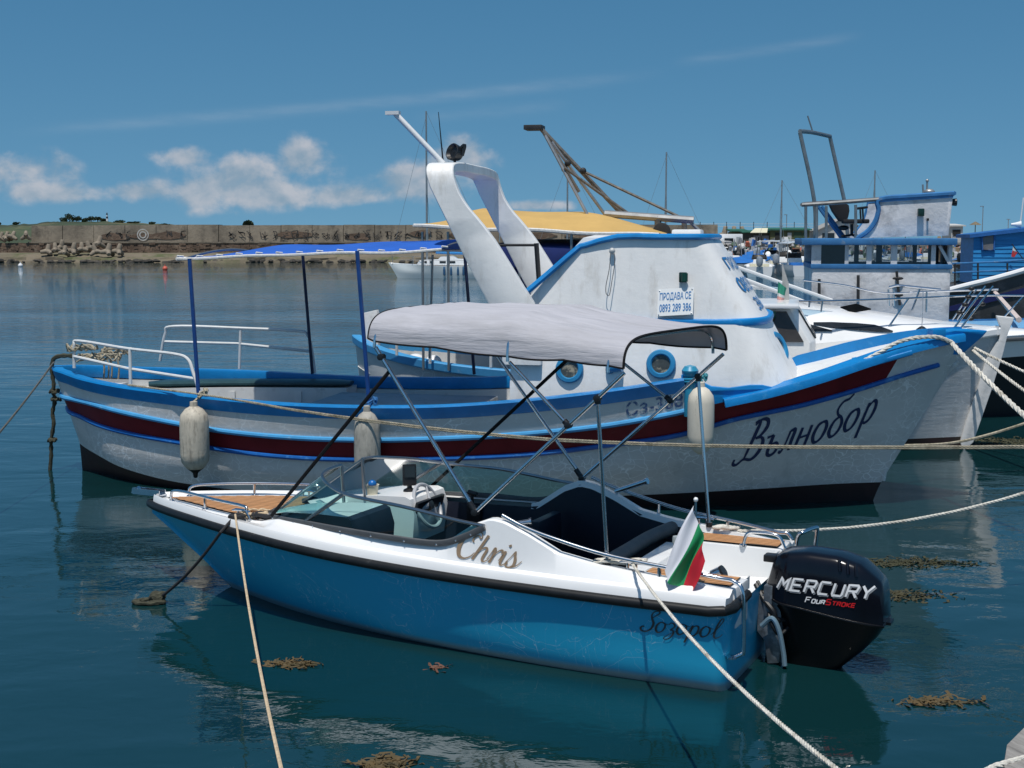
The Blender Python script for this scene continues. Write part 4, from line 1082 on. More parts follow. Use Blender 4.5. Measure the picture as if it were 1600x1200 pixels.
hb = MB(); hb.box((4.15, 0.1, DZ + .17), (2.0, 1.5, .34)); hb.box((4.15, 0.1, DZ + .36), (2.1, 1.6, .05)); hb.build('engine_hatch', M_deck, fish, bevel=.012)
# stern benches with long cushions
bn = MB()
bz = 1.03
def bench(sg, x0, x1):
    P = []
    for x in np.linspace(x0, x1, 14):
        P.append((x, inb(x, 1.0, 0) - .01))
    return P
for sg, x0, x1 in ((1, .35, 3.15), (-1, .8, 2.9)):
    P = bench(sg, x0, x1)
    b_ = MB(); zt = bz if sg > 0 else 1.0
    b_.grid([[(x, sg * y, zt), (x, sg * max(.05, y - .42), zt), (x, sg * max(.05, y - .42), DZ)] for x, y in P])
    for x, y in (P[-1],): b_.face(*[b_.vs([q]) for q in ((x, sg * y, zt), (x, sg * (y - .42), zt), (x, sg * (y - .42), DZ), (x, sg * y, DZ))])
    for x, y in P[2::4]: b_.box((x, sg * (y - .425), (DZ + zt) / 2 - .02), (.10, .02, zt - DZ - .06))
    b_.build('bench', M_inner, fish)
    c_ = MB(); Q = P[1:]
    c_.tube([(x, sg * (y - .20), zt + .035) for x, y in Q], [.12] + [.20] * (len(Q) - 2) + [.13], 14, flat=1.0)
    for i, p in enumerate(c_.v): c_.v[i] = (p[0], p[1], zt + .045 + (p[2] - zt - .035) * .24)
    c_.build('bench_cushion', M_teal, fish)
bh = MB(); bh.grid([[(0.34, -0.42, z), (0.36, 0, z), (0.34, 0.42, z)] for z in (DZ, 1.10)]); bh.box((0.20, 0, 1.09), (.34, .66, .04)); bh.build('stern_locker', M_inner, fish)
# stern rails
def trail(name, pts, r, legs=(), m=M_wtube, par=fish):
    mb = MB(); mb.tube(cat(pts, 6), r, 8)
    for L in legs: mb.tube(L, r, 8)
    return mb.build(name, m, par)
nt = -1.22
P = lambda u, v, t: tuple(bx(u, v, t))
trail('stern_rail', [P(116, 575, -.55), P(116, 540, -.55), P(124, 533, -.58), P(200, 545, -1.0), P(270, 553, -1.2), P(293, 561, -1.26), P(302, 582, -1.3), P(312, 614, -1.36)], .020,
      [[P(116, 557, -.55), P(200, 576, -1.0), P(304, 592, -1.3)], [P(203, 546, -1.02), P(204, 600, -1.05)]])
trail('stern_rail', [P(250, 564, 1.15), P(258, 522, 1.15), P(272, 510, 1.16), P(380, 513, 1.35), P(464, 517, 1.42), P(480, 523, 1.43), P(487, 545, 1.44), P(492, 583, 1.44)], .020,
      [[P(257, 534, 1.15), P(370, 537, 1.35), P(486, 549, 1.43)], [P(376, 513, 1.35), P(374, 576, 1.35)]])
# foredeck: flush cap edge, raised bulwark boards, bow block
capn = [(p[0], p[1], p[2]) for p in str1F if 8.02 < p[0] < 10.72]
for sg in (1, -1):
    c_ = MB(); Q = [(p[0], p[1] * sg, p[2]) for p in capn]
    n_ = len(Q); prof = []
    if sg > 0: c_.sweep(Q, [(-.16, .045), (.035, .030), (.045, .012), (.045, -.055), (.0, -.06), (-.16, -.02)])
    else: c_.sweep(Q[::-1], [(-.16, .045), (.035, .030), (.045, .012), (.045, -.055), (.0, -.06), (-.16, -.02)])
    c_.build('foredeck_cap', M_blue, fish, angle=30)
    # inboard washboard rising to the bow
    W = []
    for p in capn:
        x = p[0]; yi = max(0.0, abs(p[1]) - 0.15); hgt = np.interp(x, [8.02, 8.7, 8.9, 9.4, 10.0, 10.5, 10.9], [.16, .04, .10, .11, .09, .07, .05]) * (1.0 if sg < 0 else .28)
        W.append([(x, -sg * yi, p[2] + .035), (x, sg * -yi, p[2] + .035 + hgt), (x, sg * -max(0, yi - .05), p[2] + .035 + hgt), (x, sg * -max(0, yi - .06), p[2] - .16)])
    w_ = MB(); w_.grid(W); w_.build('washboard', M_blue, fish, angle=40)
    # scroll board behind the bitt
    sc_ = [(7.70, 1.34), (7.70, 1.54), (7.80, 1.53), (7.90, 1.47), (8.02, 1.415), (8.2, 1.40), (8.42, 1.43), (8.55, 1.43), (8.68, 1.40), (8.72, 1.34), (8.4, 1.24), (8.1, 1.20)]
    MB().prism([(x, sg * -(np.interp(x, str1F[:, 0], -str1F[:, 1]) - .035), z) for x, z in sc_], (0, sg * .06, 0)).build('scroll_board', M_blue, fish, bevel=.012)
    b_ = MB(); b_.lathe([(.06, 1.1), (.06, 1.46), (.05, 1.47), (.055, 1.52), (.085, 1.55), (.09, 1.59), (.06, 1.635), (.003, 1.65)], (7.80, sg * -1.40, 0), n=14)
    b_.tube(cat([(7.80 + .075 * math.cos(a), sg * -1.40 + .075 * math.sin(a), 1.46 + .012 * a / 3) for a in np.linspace(0, 14, 40)], 1), .012, 6)
    b_.build('bitt', mat('teal_blue_paint', (0.02, 0.22, 0.36), 0.4, var=.2), fish)
blk = MB()
zb = 1.93
bpr = [(10.34, 1.83, .33), (10.34, 1.95, .33), (10.60, 1.985, .19), (10.97, 1.965, .035), (10.92, 1.90, .04), (10.70, 1.69, .05), (10.55, 1.70, .17)]
aL = blk.vs([(x, -w_, z) for x, z, w_ in bpr]); aR = blk.vs([(x, w_, z) for x, z, w_ in bpr]); nb = len(bpr)
blk.face(*[aL + k for k in range(nb)]); blk.face(*[aR + k for k in range(nb)][::-1])
for k in range(nb): blk.face(aL + k, aL + (k + 1) % nb, aR + (k + 1) % nb, aR + k)
blk.build('bow_block', M_blue, fish, bevel=.02)
ch_ = MB(); ch_.box((10.40, -.31, 1.955), (.16, .12, .09), R(25)); ch_.build('fairlead', M_blue, fish, bevel=.015)
fd_ = MB(); fd_.grid([[(x, -max(.0, np.interp(x, str1F[:, 0], -str1F[:, 1]) - .16), np.interp(x, str1F[:, 0], str1F[:, 2]) + .01), (x, 0, np.interp(x, str1F[:, 0], str1F[:, 2]) + .05), (x, max(.0, np.interp(x, str1F[:, 0], -str1F[:, 1]) - .16), np.interp(x, str1F[:, 0], str1F[:, 2]) + .01)] for x in np.linspace(7.4, 10.7, 24)]); fd_.build('foredeck', M_cabin, fish)
st_b = MB()
for u, v in ((1337, 569), (1357, 566)):
    q = bx(u, v, -.35); st_b.lathe([(.05, 0), (.05, .02), (.022, .03), (.022, .11), (.05, .12), (.045, .16), (.003, .17)], (q[0], -.35, q[2] - .09), n=12)
st_b.build('deck_bollards', M_lblue, fish)
oar = MB(); a_, b_ = bx(1365, 568, -.78), bx(1425, 551, -.62); oar.tube([a_, b_], .028, 8, flat=.5); oar.build('toe_rail', M_blue, fish)
stem = MB(); stp = [(9.885, .235), (9.93, .5), (10.10, .9), (10.38, 1.3), (10.66, 1.62)]
stem.tube([(x + .012, 0, z) for x, z in stp], .028, 8); stem.build('stem', M_hullw, fish)

# cabin trunk with portholes
def tprofile(side_base, side_top, x0, x1): pass
cb_ = MB()
# footprint rings of the trunk: (aft x, half width, nose x at the corner, nose x on the centreline, z)
def ring(xa, hw, xc, xn, z, n=12, r=.45):
    pts = [(xa, -hw, z), ((xa * 2 + xc) / 3, -hw, z), ((xa + 2 * xc) / 3, -hw, z), (xc - .15, -hw, z)]
    for a in np.linspace(0, math.pi, n * 2 + 1):
        c, s_ = math.cos(a), math.sin(a)
        pts.append((xc + (xn - xc) * abs(s_) ** .65, -hw * math.copysign(abs(c) ** .55, c), z))
    pts += [(xc - .15, hw, z), ((xa + 2 * xc) / 3, hw, z), ((xa * 2 + xc) / 3, hw, z), (xa, hw, z)]
    return pts
tr0 = [(x, y, float(np.interp(x, [7.0, 7.9, 9.0], [1.05, 1.30, 1.345]))) for x, y, z in ring(5.80, 1.20, 8.28, 8.99, 1.34)]; tr1 = ring(5.80, 1.20, 8.28, 8.98, 1.35); tr2 = ring(5.80, 1.07, 8.10, 8.60, 2.06)
def rings(mb, L, close=True):
    for a, b in zip(L, L[1:]): mb.grid([a, b], flip=True)
    n = len(L[0])
    for a, b in zip(L, L[1:]): mb.face(*[mb.vs([p]) for p in (a[-1], a[0], b[0], b[-1])])
trm = [tuple((np.array(a) * .5 + np.array(b) * .5)) for a, b in zip(tr1, tr2)]
rings(cb_, [tr0, tr1, trm, tr2]); cb_.build('cabin_trunk', M_cabin, fish, angle=45)
# wheelhouse above: leaning in, slanting aft edge
w0 = ring(5.75, 1.00, 8.16, 8.58, 2.10); wt = ring(6.56, .86, 7.72, 7.98, 2.99)
wh_ = MB(); L = []
for t in (0, .12, .35, .6, .85, 1.0):
    a = np.array(w0); b = np.array(wt); g = a + (b - a) * t
    L.append([tuple(p) for p in g])
rings(wh_, L); wh_.grid([[p for p in wt[:len(wt) // 2 + 1]], [(p[0], 0, p[2] + .03) for p in wt[:len(wt) // 2 + 1]]]); wh_.grid([[(p[0], -p[1], p[2]) for p in wt[:len(wt) // 2 + 1]], [(p[0], 0, p[2] + .03) for p in wt[:len(wt) // 2 + 1]]])
wh_.face(*[wh_.vs([p]) for p in w0[::-1]])
wh_.build('wheelhouse', M_cabin, fish, angle=45)
# blue mouldings: roof edge running down the slanting aft edge, and the belt round the foot
nose = [p for p in wt]
rt = MB(); n2 = len(wt)
path = [(5.97, -1.045, 2.40), (6.24, -.96, 2.64), (6.50, -.885, 2.87), (6.58, -.875, 2.905)] + [(p[0], p[1] * 1.02, p[2] + .01 + .0 * p[0]) for p in wt[1:n2 - 1]] + [(6.58, .875, 2.905), (6.50, .885, 2.87), (6.24, .96, 2.64), (5.97, 1.045, 2.40)]
rt.tube(cat(path, 2), .034, 8, flat=1.2); rt.build('roof_moulding', M_blue, fish)
bt = MB(); bpath = [(p[0] + .02, p[1] * 1.035, p[2] - .03 + .04 * max(0, (p[0] - 8.0))) for p in w0[1:-1]]
bt.tube(bpath, .045, 8, flat=.8); bt.build('belt_moulding', M_blue, fish)
# portholes
M_pglass = mat('porthole_glass', (0.05, 0.055, 0.05), 0.12, var=.5, vscale=9, dirt=(0.30, 0.27, 0.20), dscale=10, dthr=(.5, .62))
M_pring = mat('porthole_blue', (0.02, 0.20, 0.40), 0.4, var=.12)
def porthole(u, v, r, t, nrm, label=None):
    q = bx(u, v, t); M = Vector(nrm).to_track_quat('Z', 'Y').to_matrix()
    m_ = MB(); m_.lathe([(r * .62, -.01), (r * .62, .030), (r * .70, .045), (r * .92, .040), (r, .025), (r, -.01)], q, n=28, M=M)
    m_.f = [f for f in m_.f if len(f) < 20]; m_.m = m_.m[:len(m_.f)]
    o = m_.build('porthole', M_pring, fish)
    g = MB(); g.lathe([(r * .63, -.005), (r * .63, .012)], q, n=28, M=M); g.build('pane', M_pglass, o)
    return o
porthole(890, 577, .155, -1.17, (.0, -1, .18)); porthole(1033, 569, .16, -1.16, (.0, -1, .18))
for u in (890, 1033):
    q = bx(u, 575, -1.17); 
pf = MB(); fr_c = np.array((8.70, -.50, 1.78))
Mf = Vector((.93, -.36, .42)).to_track_quat('Z', 'Y').to_matrix()
pf.lathe([(.11, -.02), (.11, .03), (.13, .042), (.165, .038), (.18, .02), (.18, -.02)], tuple(fr_c), n=28, M=Mf); pf.f = [f for f in pf.f if len(f) < 20]; pf.m = pf.m[:len(pf.f)]
o_ = pf.build('porthole', M_pring, fish); pf = MB(); pf.lathe([(.112, .0), (.112, .012)], tuple(fr_c), n=24, M=Mf); pf.build('pane', M_pglass, o_)
# little blue cowl vent between the portholes
q = bx(955, 574, -1.2); v_ = MB(); v_.tube(cat([(q[0] - .02, -1.16, q[2] - .03), (q[0], -1.22, q[2]), (q[0] + .12, -1.24, q[2] + .02)], 5), [.05] * 5 + [.058] * 5 + [.07], 10); v_.build('cowl_vent', M_pring, fish)
# green side lamp
q = bx(1068, 433, -.9); lm = MB(); lm.box((q[0], -.955, q[2]), (.085, .09, .11)); 
sl2 = lm.build('side_lamp', mat('dark_green_lamp', (0.006, 0.03, 0.022), 0.25), fish, bevel=.012); lm = MB(); lm.lathe([(.036, -.045), (.036, .045)], (q[0] + .02, -1.0, q[2]), n=12); lm.build('lens', mat('green_lens', (0.004, 0.05, 0.03), 0.1), sl2)
# lamp fitting with dangling wire on the wheelhouse side
q = bx(957, 392, -.9); fx_ = MB(); fx_.ball((q[0], -.93, q[2]), .035, 10); fx_.build('wall_light', mat('light_glass', (0.5, 0.5, 0.48), 0.2), fish)
wr = MB(); wr.tube(cat([bx(u, v, t) for u, v, t in ((954, 396, -.95), (952, 420, -.985), (947, 445, -1.02), (947, 458, -1.04), (952, 461, -1.045), (956, 440, -1.015), (960, 415, -.98), (960, 396, -.95))], 5), .0045, 5); wr.build('loose_wire', mat('grey_wire', (0.10, 0.10, 0.10), 0.6), fish)
# the for-sale notice
q0, q1, q2, q3 = bx(1026, 452, -.985), bx(1081, 455, -.985), bx(1083, 491, -1.05), bx(1027, 494, -1.05)
sg0 = np.array((q3[0], -1.062, q3[2])); ex = np.array((q2[0] - q3[0], 0, q2[2] - q3[2])); ey = np.array((0, .085, q0[2] - q3[2]))
sign = MB(); c_ = [sg0, sg0 + ex, sg0 + ex + ey, sg0 + ey]; sign.prism([tuple(p) for p in c_], (0, -.008, 0))
M_signw = mat('sign_white', (0.74, 0.75, 0.74), 0.4, var=.03); M_signb = mat('sign_blue', (0.02, 0.17, 0.42), 0.5)
notice = thing('sale_notice', 'white for-sale notice with blue lettering screwed to the wheelhouse side', 'sign', FB.w((0, 0, 0)), FB.a)
sb_ = sign.build('board', M_signw, notice)
lx = np.linalg.norm(ex); ly = np.linalg.norm(ey)
def smap(ox, oy, sx, sy): return lambda x, y: tuple(sg0 + ex * (ox + x * sx) + ey * (oy + y * sy) + np.array((0, -.0115, 0)))
def fit_text(body, x0, x1, y0, y1, fm, name, m, par):
    o = text_mesh(body, 1.0, None, name, m, par)
    xs = [v.co.x for v in o.data.vertices]; ys = [v.co.y for v in o.data.vertices]
    a, b, c, d = min(xs), max(xs), min(ys), max(ys)
    for v in o.data.vertices:
        v.co = Vector(fm(x0 + (v.co.x - a) / (b - a) * (x1 - x0), y0 + (v.co.y - c) / (d - c) * (y1 - y0)))
    return o
sm0 = smap(0, 0, 1, 1)
fit_text('ПРОДАВА СЕ', .055, .93, .53, .86, sm0, 'lettering', M_signb, notice)
fit_text('0893 289 386', .055, .94, .14, .44, sm0, 'phone_number', M_signb, notice)
sw = MB()
for fx2 in (.04, .95):
    for fy in (.06, .94): p = sm0(fx2, fy); sw.ball(p, .008, 6)
stuff(sw.build('screws', M_steel, notice))
# registration letters and name on the hull
r0, r1 = bx(978, 652, -1.45), bx(1067, 636, -1.43)
def onbul(x, z): return (x, bulS.y(x, z) - .004, z)
def regmap(x, y): return onbul(r0[0] + (r1[0] - r0[0]) * x, r0[2] + (r1[2] - r0[2]) * x + y * .165)
fit_text('Сз-368', 0, 1, 0, 1, regmap, 'registration_letters', mat('faded_blue_lettering', (0.05, 0.10, 0.22), 0.5, dirt=(.45, .47, .48), dscale=25, dthr=(.52, .58)), fish)
s0_, s1_ = bx(103, 606, -.25), bx(118, 611, -.5)
CYR = {
 'В': ([[(.16, .0, .05), (.26, .30, .09), (.38, .68, .11), (.46, .96, .09), (.40, 1.02, .06), (.28, .98, .05)], [(.30, .92, .05), (.50, 1.04, .06), (.72, 1.0, .09), (.76, .82, .11), (.60, .62, .07), (.42, .55, .05)], [(.44, .55, .05), (.64, .55, .06), (.74, .40, .11), (.66, .14, .11), (.44, -.02, .07), (.16, .02, .06), (-.06, -.10, .06), (-.20, -.06, .08), (-.18, .06, .06)]], .84),
 'ъ': ([[(-.02, .50, .06), (.10, .52, .05), (.20, .54, .05)], [(.20, .54, .10), (.14, .28, .11), (.12, .06, .10), (.24, -.02, .07), (.40, .05, .08), (.44, .20, .10), (.36, .31, .06), (.18, .28, .05)]], .52),
 'л': ([[(-.04, .04, .06), (.04, .0, .07), (.14, .16, .06), (.24, .54, .07)], [(.22, .54, .05), (.40, .54, .10), (.36, .26, .11), (.34, .0, .09)]], .50),
 'н': ([[(.12, .54, .09), (.06, .26, .10), (.0, .0, .09)], [(.46, .54, .09), (.41, .26, .10), (.36, .0, .09)], [(.04, .27, .05), (.42, .29, .05)]], .54),
 'о': ([[(.30, .53, .05), (.12, .46, .09), (.02, .22, .11), (.10, .02, .08), (.24, .0, .06), (.38, .10, .09), (.46, .32, .11), (.40, .49, .08), (.28, .53, .05)]], .54),
 'б': ([[(.30, .50, .05), (.12, .42, .08), (.02, .20, .11), (.10, .02, .08), (.24, .0, .06), (.38, .10, .09), (.44, .28, .10), (.36, .46, .07), (.20, .58, .06), (.14, .74, .07), (.28, .90, .06), (.48, .92, .06), (.62, 1.02, .05)]], .52),
 'р': ([[(.20, .56, .09), (.12, .20, .10), (.02, -.34, .10)], [(.16, .38, .04), (.32, .56, .06), (.46, .50, .09), (.48, .28, .11), (.36, .06, .08), (.20, .02, .06), (.12, .10, .04)]], .56),
}
v0, v1 = bx(1152, 722, -1.05), bx(1362, 660, -.55)
v0, v1 = bx(1154, 722, -.98), bx(1366, 659, -.58)
TW = sum(CYR[c][1] for c in 'Вълнобор') + 7 * .06
def namemap(x, y):
    t = x / TW; X = v0[0] + (v1[0] - v0[0]) * t + .10 * y; Z = v0[2] + (v1[2] - v0[2]) * t + .44 * y
    Z += .05 * math.sin(t * math.pi) * -1
    return (X, sideF.y(X, Z) - .006, Z)
nm = MB(); glyph_word('Вълнобор', CYR, .06, nm, namemap, 1.2); nm.build('name_lettering', M_navyl, fish)
# blue letters on the front of the wheelhouse (foreshortened)
def front_x(y, z):
    t = (z - 2.10) / .89; hw = 1.00 + (.86 - 1.00) * t; xc = 8.16 + (7.72 - 8.16) * t; xn = 8.58 + (7.98 - 8.58) * t
    c = min(1, abs(y) / hw) ** (1 / .55); return xc + (xn - xc) * math.sqrt(max(0, 1 - c * c)) ** .65
def fmapz(z0, z1, y0, y1):
    return lambda x, y: (front_x(y0 + (y1 - y0) * x, z0 + (z1 - z0) * y) + .012, y0 + (y1 - y0) * x, z0 + (z1 - z0) * y)
for tx, z0, z1, y0, y1 in (('ПРОДАВА', 2.62, 2.78, -.74, .62), ('0893 289', 2.40, 2.56, -.78, .50), ('386', 2.20, 2.34, -.60, .1)):
    fit_text(tx, 0, 1, 0, 1, fmapz(z0, z1, y0, y1), 'front_lettering', M_signb, fish)

# arch: one bent box-section hoop leaning aft, with boom, spotlight and whip aerial
Mat_arch = M_cabin
def leg_sec(z):      # fore-aft centre and half length of the leg at height z
    return np.interp(z, LEG[:, 0], LEG[:, 1]), np.interp(z, LEG[:, 0], LEG[:, 2])
aft_ = [bx(u, v, -1.2) for u, v in ((663, 265), (671, 290), (690, 328), (720, 388), (745, 438), (768, 480), (790, 520))]
fwd_ = [bx(u, v, -1.2) for u, v in ((706, 263), (710, 282), (718, 303), (732, 325), (749, 343), (772, 372), (797, 412), (822, 453), (846, 490))]
LEG = []
for z_ in np.linspace(2.0, 3.80, 22):
    xa_ = np.interp(-z_, [-p[2] for p in aft_], [p[0] for p in aft_]); xf_ = np.interp(-z_, [-p[2] for p in fwd_], [p[0] for p in fwd_]); LEG.append((z_, (xa_ + xf_) / 2, (xf_ - xa_) / 2))
LEG = np.array(LEG)
ap = []
outl = [(-1.20, 1.60), (-1.20, 2.3), (-1.195, 2.7), (-1.19, 3.1), (-1.18, 3.4), (-1.17, 3.60), (-1.13, 3.71), (-1.03, 3.765), (-.6, 3.79), (0, 3.79)]
outl = outl + [(-y, z) for y, z in outl[-2::-1]]
oc = cat([(y, z, 0) for y, z in outl], 3)
ag = []
for i, p in enumerate(oc):
    a, b = oc[max(0, i - 1)], oc[min(len(oc) - 1, i + 1)]; d = np.array((b[0] - a[0], b[1] - a[1])); d /= np.linalg.norm(d); n_ = np.array((-d[1], d[0]))
    xc, hl = leg_sec(p[1]); o_ = np.array((p[0], p[1])); th = .045
    row = []
    for fx_, fn in ((-1, 1), (-.93, 1.25), (.93, 1.25), (1, 1), (1, -1), (.93, -1.25), (-.93, -1.25), (-1, -1)):
        q = o_ + n_ * th * fn * .9; row.append((xc + hl * fx_, q[0], q[1]))
    ag.append(row)
am = MB(); am.grid(ag, closed_v=True); am.build('arch', M_cabin, fish, angle=40)
tp_ = MB(); a_ = bx(693, 256, -.75); b_ = bx(618, 178, -.75)
tp_.tube([a_, b_], .032, 10); tp_.box((b_[0] - .03, -.75, b_[2] + .01), (.16, .09, .04)); tp_.box(tuple((a_[0] + .0, -.75, a_[2] - .04)), (.10, .12, .10)); tp_.build('boom', mat('white_pole_paint', (.66, .67, .67), .35, var=.06), fish)
an = MB(); a_ = bx(692, 250, -.7); b_ = bx(685, 175, -.7); an.tube([a_, b_], [.010, .004], 6); an.build('whip_aerial', M_blackpl, fish)
sp_ = MB(); c_ = bx(709, 238, -.62); sp_.lathe([(.02, -.10), (.075, -.085), (.095, -.03), (.10, .03), (.088, .035), (.06, .0)], tuple(c_), n=16, M=Vector((-.5, -.75, .25)).to_track_quat('Z', 'Y').to_matrix())
sp_.tube([c_, (c_[0] + .02, -.62, 3.78)], .016, 8); sp_.tube(cat([c_ + np.array((.06, 0, .03)), c_ + np.array((.13, 0, .08)), c_ + np.array((.10, 0, -.04))], 4), .02, 6); sp_.build('spotlight', M_blackpl, fish)
# small pipe frame beside the arch
pf = MB(); pf.tube([bx(838, 380, .2), bx(842, 438, .2)], .03, 8); pf.tube([bx(838, 383, .2), bx(775, 383, .2)], .016, 8); pf.build('pipe_stanchion', M_blackpl, fish)
hh = MB(); hh.box((7.62, .30, 3.045), (.34, .5, .08)); hh.build('roof_hatch', M_cabin, fish, bevel=.03)
# aft bulkhead door and small tap on the trunk
dr = MB(); dr.box((5.79, .1, 1.35), (.03, .62, 1.35)); dr.build('cabin_door', mat('brown_door', (.16, .09, .05), .5, var=.2), fish)

# ---------------------------------------------------------------- blue awning over the working deck
awn = thing('awning', 'long blue cloth awning on thin posts over the fishing boat afterdeck', 'awning', (-5.45, 17.18, 0), FB.a)
M_awn = mat('royal_blue_cloth', (0.010, 0.095, 0.44), 0.8, var=.1, vscale=3, bump=.006, bscale=6)
M_awnedge = mat('white_lashing', (0.62, 0.61, 0.58), 0.8, var=.2, vscale=30)
AG = []
for i, x in enumerate(np.linspace(1.92, 5.06, 27)):
    row = []
    for y in np.linspace(-1.32, 1.32, 17):
        k = y / 1.32; edge = 2.765 + .035 * (x - 1.9) * .9 + .007 * math.sin(x * 5.2)
        z = edge + .105 * (1 - abs(k) ** 1.8) * min(1, (x - 1.88) / .9) + .006 * math.sin(x * 3.1 + y * 2)
        row.append((x, y, z))
    AG.append(row)
MB().grid(AG).build('cloth', M_awn, awn, angle=60)
e_ = MB()
for j in (0, -1): e_.tube([(r[j][0], r[j][1], r[j][2] - .012) for r in AG], .016, 6)
e_.tube([(p[0], p[1], p[2] - .012) for p in AG[0]], .022, 6)
for j in (0, -1):
    for r in AG[::2]: e_.tube([(r[j][0], r[j][1] * 1.0, r[j][2] + .02), (r[j][0] + .05, r[j][1] * .95, r[j][2] + .012)], .012, 5)
stuff(e_.build('lashed_edge', M_awnedge, awn))
def post(u0, v0_, u1, v1_, t, m, r=.022):
    MB().tube([bx(u0, v0_, t), bx(u1, v1_, t)], r, 8).build('post', m, awn)
post(296, 404, 310, 614, -1.36, MATS['navy_painted_tube'], .024); post(558, 392, 577, 634, -1.50, M_navyp, .024)
post(473, 398, 488, 584, 1.42, mat('dark_navy_tube', (.006, .012, .05), .4)); post(726, 396, 741, 585, 1.5, MATS['dark_navy_tube']); post(676, 398, 671, 560, 1.3, mat('grey_tube', (.28, .29, .29), .35, metal=.7), .016)
bl_ = MB()
for i, x in enumerate(np.linspace(2.0, 4.98, 4)): bl_.tube([(x, y, 2.74 + .035 * (x - 1.9) + .10 * (1 - abs(y / 1.32) ** 1.8)) for y in np.linspace(-1.3, 1.3, 13)], .014, 6)
bl_.build('ribs', MATS['grey_tube'], awn)

# ---------------------------------------------------------------- fenders
def fender(u, v, r, ln_, t, m, label, cone=False, tilt=0):
    q = bx(u, v, t); th_ = thing('fender', label, 'fender', FB.w((q[0], t, q[2])), FB.a, 'fenders hanging along the white fishing boat')
    m_ = MB(); m_.lathe([(.004, -ln_ * .54), (.03, -ln_ * .53), (r * .62, -ln_ * .47), (r * .94, -ln_ * .37), (r, -ln_ * .25), (r * 1.01, 0), (r, ln_ * .25), (r * .92, ln_ * .36), (r * .6, ln_ * .45), (r * .28, ln_ * .49), (r * .26, ln_ * .56), (.01, ln_ * .57)], n=22)
    m_.build('body', m, th_)
    if cone: c2_ = MB(); c2_.lathe([(r * .55, -ln_ * .485), (r * .3, -ln_ * .525), (.03, -ln_ * .55), (.022, -ln_ * .62), (.004, -ln_ * .63)], n=14); c2_.build('end_cap', M_rubber, th_)
    return th_, q
M_fa = mat('grubby_cream_fender', (0.50, 0.45, 0.36), 0.6, var=.12, vscale=6, dirt=(0.16, 0.14, 0.11), dscale=9, dthr=(.5, .75), stretch=(2.5, 2.5, .5), bump=.004, bscale=20)
M_fb = mat('grey_stained_fender', (0.38, 0.36, 0.31), 0.65, var=.15, vscale=5, dirt=(0.13, 0.13, 0.11), dscale=7, dthr=(.5, .72), stretch=(2, 2, .6), bump=.004, bscale=20)
M_fc = mat('pale_cream_fender', (0.62, 0.57, 0.47), 0.55, var=.06, vscale=5, dirt=(0.30, 0.28, 0.22), dscale=10, dthr=(.6, .78), stretch=(2, 2, .7))
f1_, q1 = fender(304, 684, .165, .74, -1.58, M_fa, 'grubby cream fender with black tip, hanging nearest the fishing boat stern', True)
f2_, q2 = fender(574, 702, .145, .86, -1.66, M_fb, 'grey stained fender hanging on a blue lashing at the middle awning post')
f3_, q3 = fender(1095, 655, .140, .70, -1.52, M_fc, 'pale cream fender hanging from the bitt beside the fishing boat lettering')
def fline(q, ln_, top, m, lab):
    l_ = MB(); a = FB.w((q[0], q[1], q[2] + ln_ * .55)); b = FB.w(top); l_.tube(rope_path(b, a, 0, 8, .008, 3), .013, 6); l_.tube([np.array(a) + np.array((.0, 0, .0)), np.array(a) + np.array((.0, 0, -.10))], .03, 6)
    rnd = random.Random(4); l_.tube(cat([np.array(b) + np.array((rnd.uniform(-.06, .06), rnd.uniform(-.04, .02), rnd.uniform(-.05, .09))) for _ in range(9)], 4), .014, 6)
    return tag(l_.build('fender_line', m), lab, 'rope')
fline(q1, .74, (q1[0] + .03, -1.40, 1.20), M_ropeold, 'weathered line holding the black-tipped fender at the stern rail')
fline(q2, .86, (q2[0] + .03, -1.57, 1.17), mat('blue_rope', (.015, .11, .28), .8, var=.3, vscale=30), 'blue lashing holding the grey stained fender at the awning post')
fline(q3, .70, (q3[0] + .0, -1.47, 1.50), mat('teal_rope', (.03, .20, .24), .8, var=.3, vscale=30), 'teal line holding the pale fender at the bitt')
# =================================================================== boats moored behind the fishing boat
# ---- second wooden boat with the yellow awning
YB = Frame((-2.35, 20.75), math.atan2(-0.207, 0.978))
yx = YB.px
yel = thing('fishing_boat', 'white wooden boat with tall white stem post moored just behind, under the yellow awning', 'fishing boat', (-2.35, 20.75, 0), YB.a)
NY = 60
bow_x = 8.9
bootY = line([(0.1, 0, 0.22), (.5, -.40, .2), (1.2, -.78, .14), (2.5, -1.05, .1), (4.5, -1.12, .08), (6.5, -.85, .12), (8.0, -.36, .16), (8.95, 0, .18)], NY)
keelY = line([(0.1, 0, -.4), (4, 0, -.5), (9.2, 0, -.4)], NY)
midY = line([(0, 0, .65), (.4, -.48, .62), (1.2, -.98, .55), (2.5, -1.25, .50), (4.5, -1.32, .52), (6.5, -1.12, .66), (8.0, -.60, .86), (9.0, -.11, 1.02), (9.21, 0, 1.04)], NY)
shY = line([(-.08, 0, 1.38), (.1, -.25, 1.33), (.5, -.60, 1.24), (1.3, -1.05, 1.12), (2.6, -1.32, 1.02), (4.5, -1.40, 1.03), (6.5, -1.24, 1.22), (8.0, -.78, 1.42), (9.0, -.22, 1.58), (9.42, 0, 1.64)], NY)
rY, iY = skin([keelY, bootY, midY, shY], 5)
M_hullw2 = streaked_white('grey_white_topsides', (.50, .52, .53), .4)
def both2(rows): return both(rows)
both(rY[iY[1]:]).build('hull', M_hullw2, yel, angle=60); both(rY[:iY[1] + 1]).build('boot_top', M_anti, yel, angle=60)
yfull = [tuple(p) for p in shY[::-1]] + [(p[0], -p[1], p[2]) for p in shY[1:]]
kk = [p for p in yfull if p[0] < 5.5]
